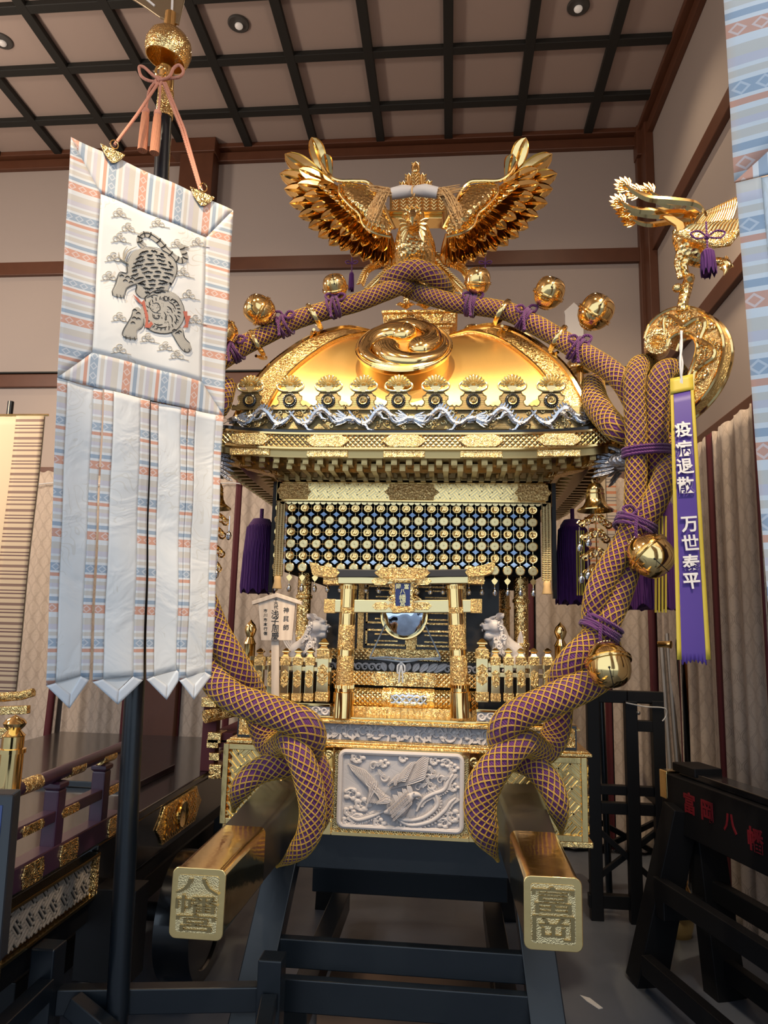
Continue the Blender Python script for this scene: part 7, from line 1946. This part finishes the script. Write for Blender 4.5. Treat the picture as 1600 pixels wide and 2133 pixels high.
for k, t in enumerate((.14, 1.0)):
    c = f0 + bd_ * t
    for s in (-1, 1):
        a = c + bs * (s * .05) + V3((0, 0, -.14)); b = c + bs * (s * (.27 if s > 0 else .13)); b.z = 0
        if k == 0 and s == 1: b = atz(1345, 2046, 0)
        obj('leg', MB().bar(a, b, .13, .10, bd_, .15, .11), BM, rt, bevel=.005)
    obj('tie', MB().bar(c + bs * .18 + V3((0, 0, .38 - ZT)), c - bs * .18 + V3((0, 0, .38 - ZT)), .07, .09), BM, rt, bevel=.004)
for s in (-1, 1):
    for z, w in ((.46, .16), (.13, .23)):
        a = f0 + bd_ * .10 + bs * (s * w if s > 0 else -w * .5); a.z = z; b = f0 + bd_ * 1.12 + bs * (s * w if s > 0 else -w * .5); b.z = z
        obj('stretcher', MB().bar(a, b, .05, .085), BM, rt, bevel=.004)
YK = 4.45
rk = thing('black_rack', (at(1310, 1600, YK).x, YK, 0), 'tall black wooden rack with crossed braces behind the shrine at right', 'rack')
def rpx(x0, x1, y0, y1, Y=YK, d=.05, name='bar'):
    a, b = at(x0, y1, Y), at(x1, y0, Y); return obj(name, MB().box(a.x, b.x, Y - d / 2, Y + d / 2, a.z, b.z), BM, rk, bevel=.003)
rpx(1212, 1380, 1441, 1461, name='top_bar')
for x0, x1 in ((1226, 1246),):
    a, b = at(x0, 1700, YK), at(x1, 1450, YK); obj('upright', MB().box(a.x, b.x, YK - .03, YK + .03, 0, b.z), BM, rk, bevel=.003)
a, b = at(1306, 1690, YK - .02), at(1380, 1460, YK - .02)
for x0, x1 in ((1306, 1325), (1363, 1380)): 
    p, q = at(x0, 1680, YK - .02), at(x1, 1460, YK - .02); obj('upright', MB().box(p.x, q.x, YK - .05, YK + .01, 0, q.z), BM, rk, bevel=.003)
for y0, y1 in ((1441, 1462), (1502, 1522), (1640, 1652), (1676, 1692), (1870, 1888)): rpx(1226, 1392, y0, y1, name='cross_bar') if y0 > 1600 else rpx(1306, 1380, y0, y1, YK - .02, .05, 'cross_bar')
obj('bolt', MB().ball(at(1330, 1485, YK - .05), .012, 10, 8), MT['steel'], rk, True)
for (x0, y0, x1, y1, dy) in ((1228, 1712, 1390, 1860, 0), (1228, 1840, 1390, 1715, .02), (1228, 1700, 1390, 1790, .3), (1228, 1780, 1390, 1700, .32)):
    obj('brace', MB().bar(at(x0, y0, YK + dy), at(x1, y1, YK + dy), .03, .03), BM, rk, bevel=.002)
for x0 in (1236, 1392):
    p = at(x0, 1700, YK + .5); obj('rear_upright', MB().box(p.x - .03, p.x + .03, YK + .47, YK + .53, 0, p.z + .05), BM, rk, bevel=.003)
    p2 = at(x0, 1688, YK); obj('side_bar', MB().bar(p2, V3((p2.x, YK + .5, p2.z)), .04, .04), BM, rk, bevel=.003)
obj('cord_on_rack', MB().tube([V3(q) for q in spline([at(1304, 1464, YK - .06), at(1345, 1472, YK - .06), at(1384, 1475, YK - .06), at(1388, 1490, YK - .05), at(1380, 1502, YK - .05)], 5)], .004, 6), MT['cordw'], rk, True)
# leaning poles
for i, (x0, y0, x1, y1, r, m, lab) in enumerate(((1378, 1340, 1396, 1600, .016, 'steel', 'steel tube leaning behind the black rack, nearest the rack'), (1390, 1320, 1412, 1600, .017, 'steel', 'steel tube leaning second from the black rack'), (1398, 1350, 1424, 1600, .014, 'steel', 'thin steel tube leaning third from the black rack'),
        (1412, 1310, 1436, 1620, .024, 'black_m', 'thick black pole leaning beside the steel tubes'), (1428, 1370, 1446, 1600, .020, 'orangewood', 'orange varnished wooden pole leaning under the purple ribbon'))):
    Y = 5.2 - (.12 if i == 3 else 0); a = at(x0, y0, Y + .1); b = at(x1, y1, Y - .05); d = (b - a).normalized(); b = a + d * (a.z / -d.z)
    obj('leaning_pole', MB().tube([a, b], r, 14), MT[m], None, True, label=lab, cat='pole', group='poles leaning in the right corner')
obj('brass_fitting', MB().tube([at(1370, 1342, 5.0), at(1388, 1342, 4.98), at(1398, 1343, 4.96)], [.02, .022, .026], 12), MT['gold2'], None, True, label='small brass pole fitting tied among the leaning tubes', cat='fitting')
# dark cloth stored behind the poles
# gilded jar on the floor behind the trestle
gp = atz(1440, 1850, .0); gp = V3((1.25, 4.3, 0))
obj('brass_jar', MB().lathe([(.001, 0), (.07, 0), (.085, .06), (.085, .2), (.06, .26), (.065, .28), (.001, .28)], Matrix.Translation(gp), 24), MT['gold2'], None, True, label='brass jar standing on the floor behind the right trestle', cat='jar')
lf = atz(1222, 2086, .001); 
obj('paper_scrap', MB().prism([lf + V3(q) for q in ((-.02, .05, 0), (.02, .03, 0), (.06, -.05, 0), (.04, -.06, 0), (0, 0, 0))], (0, 0, .002)), MT['paper'], None, label='torn white paper scrap on the grey floor at lower right', cat='scrap')
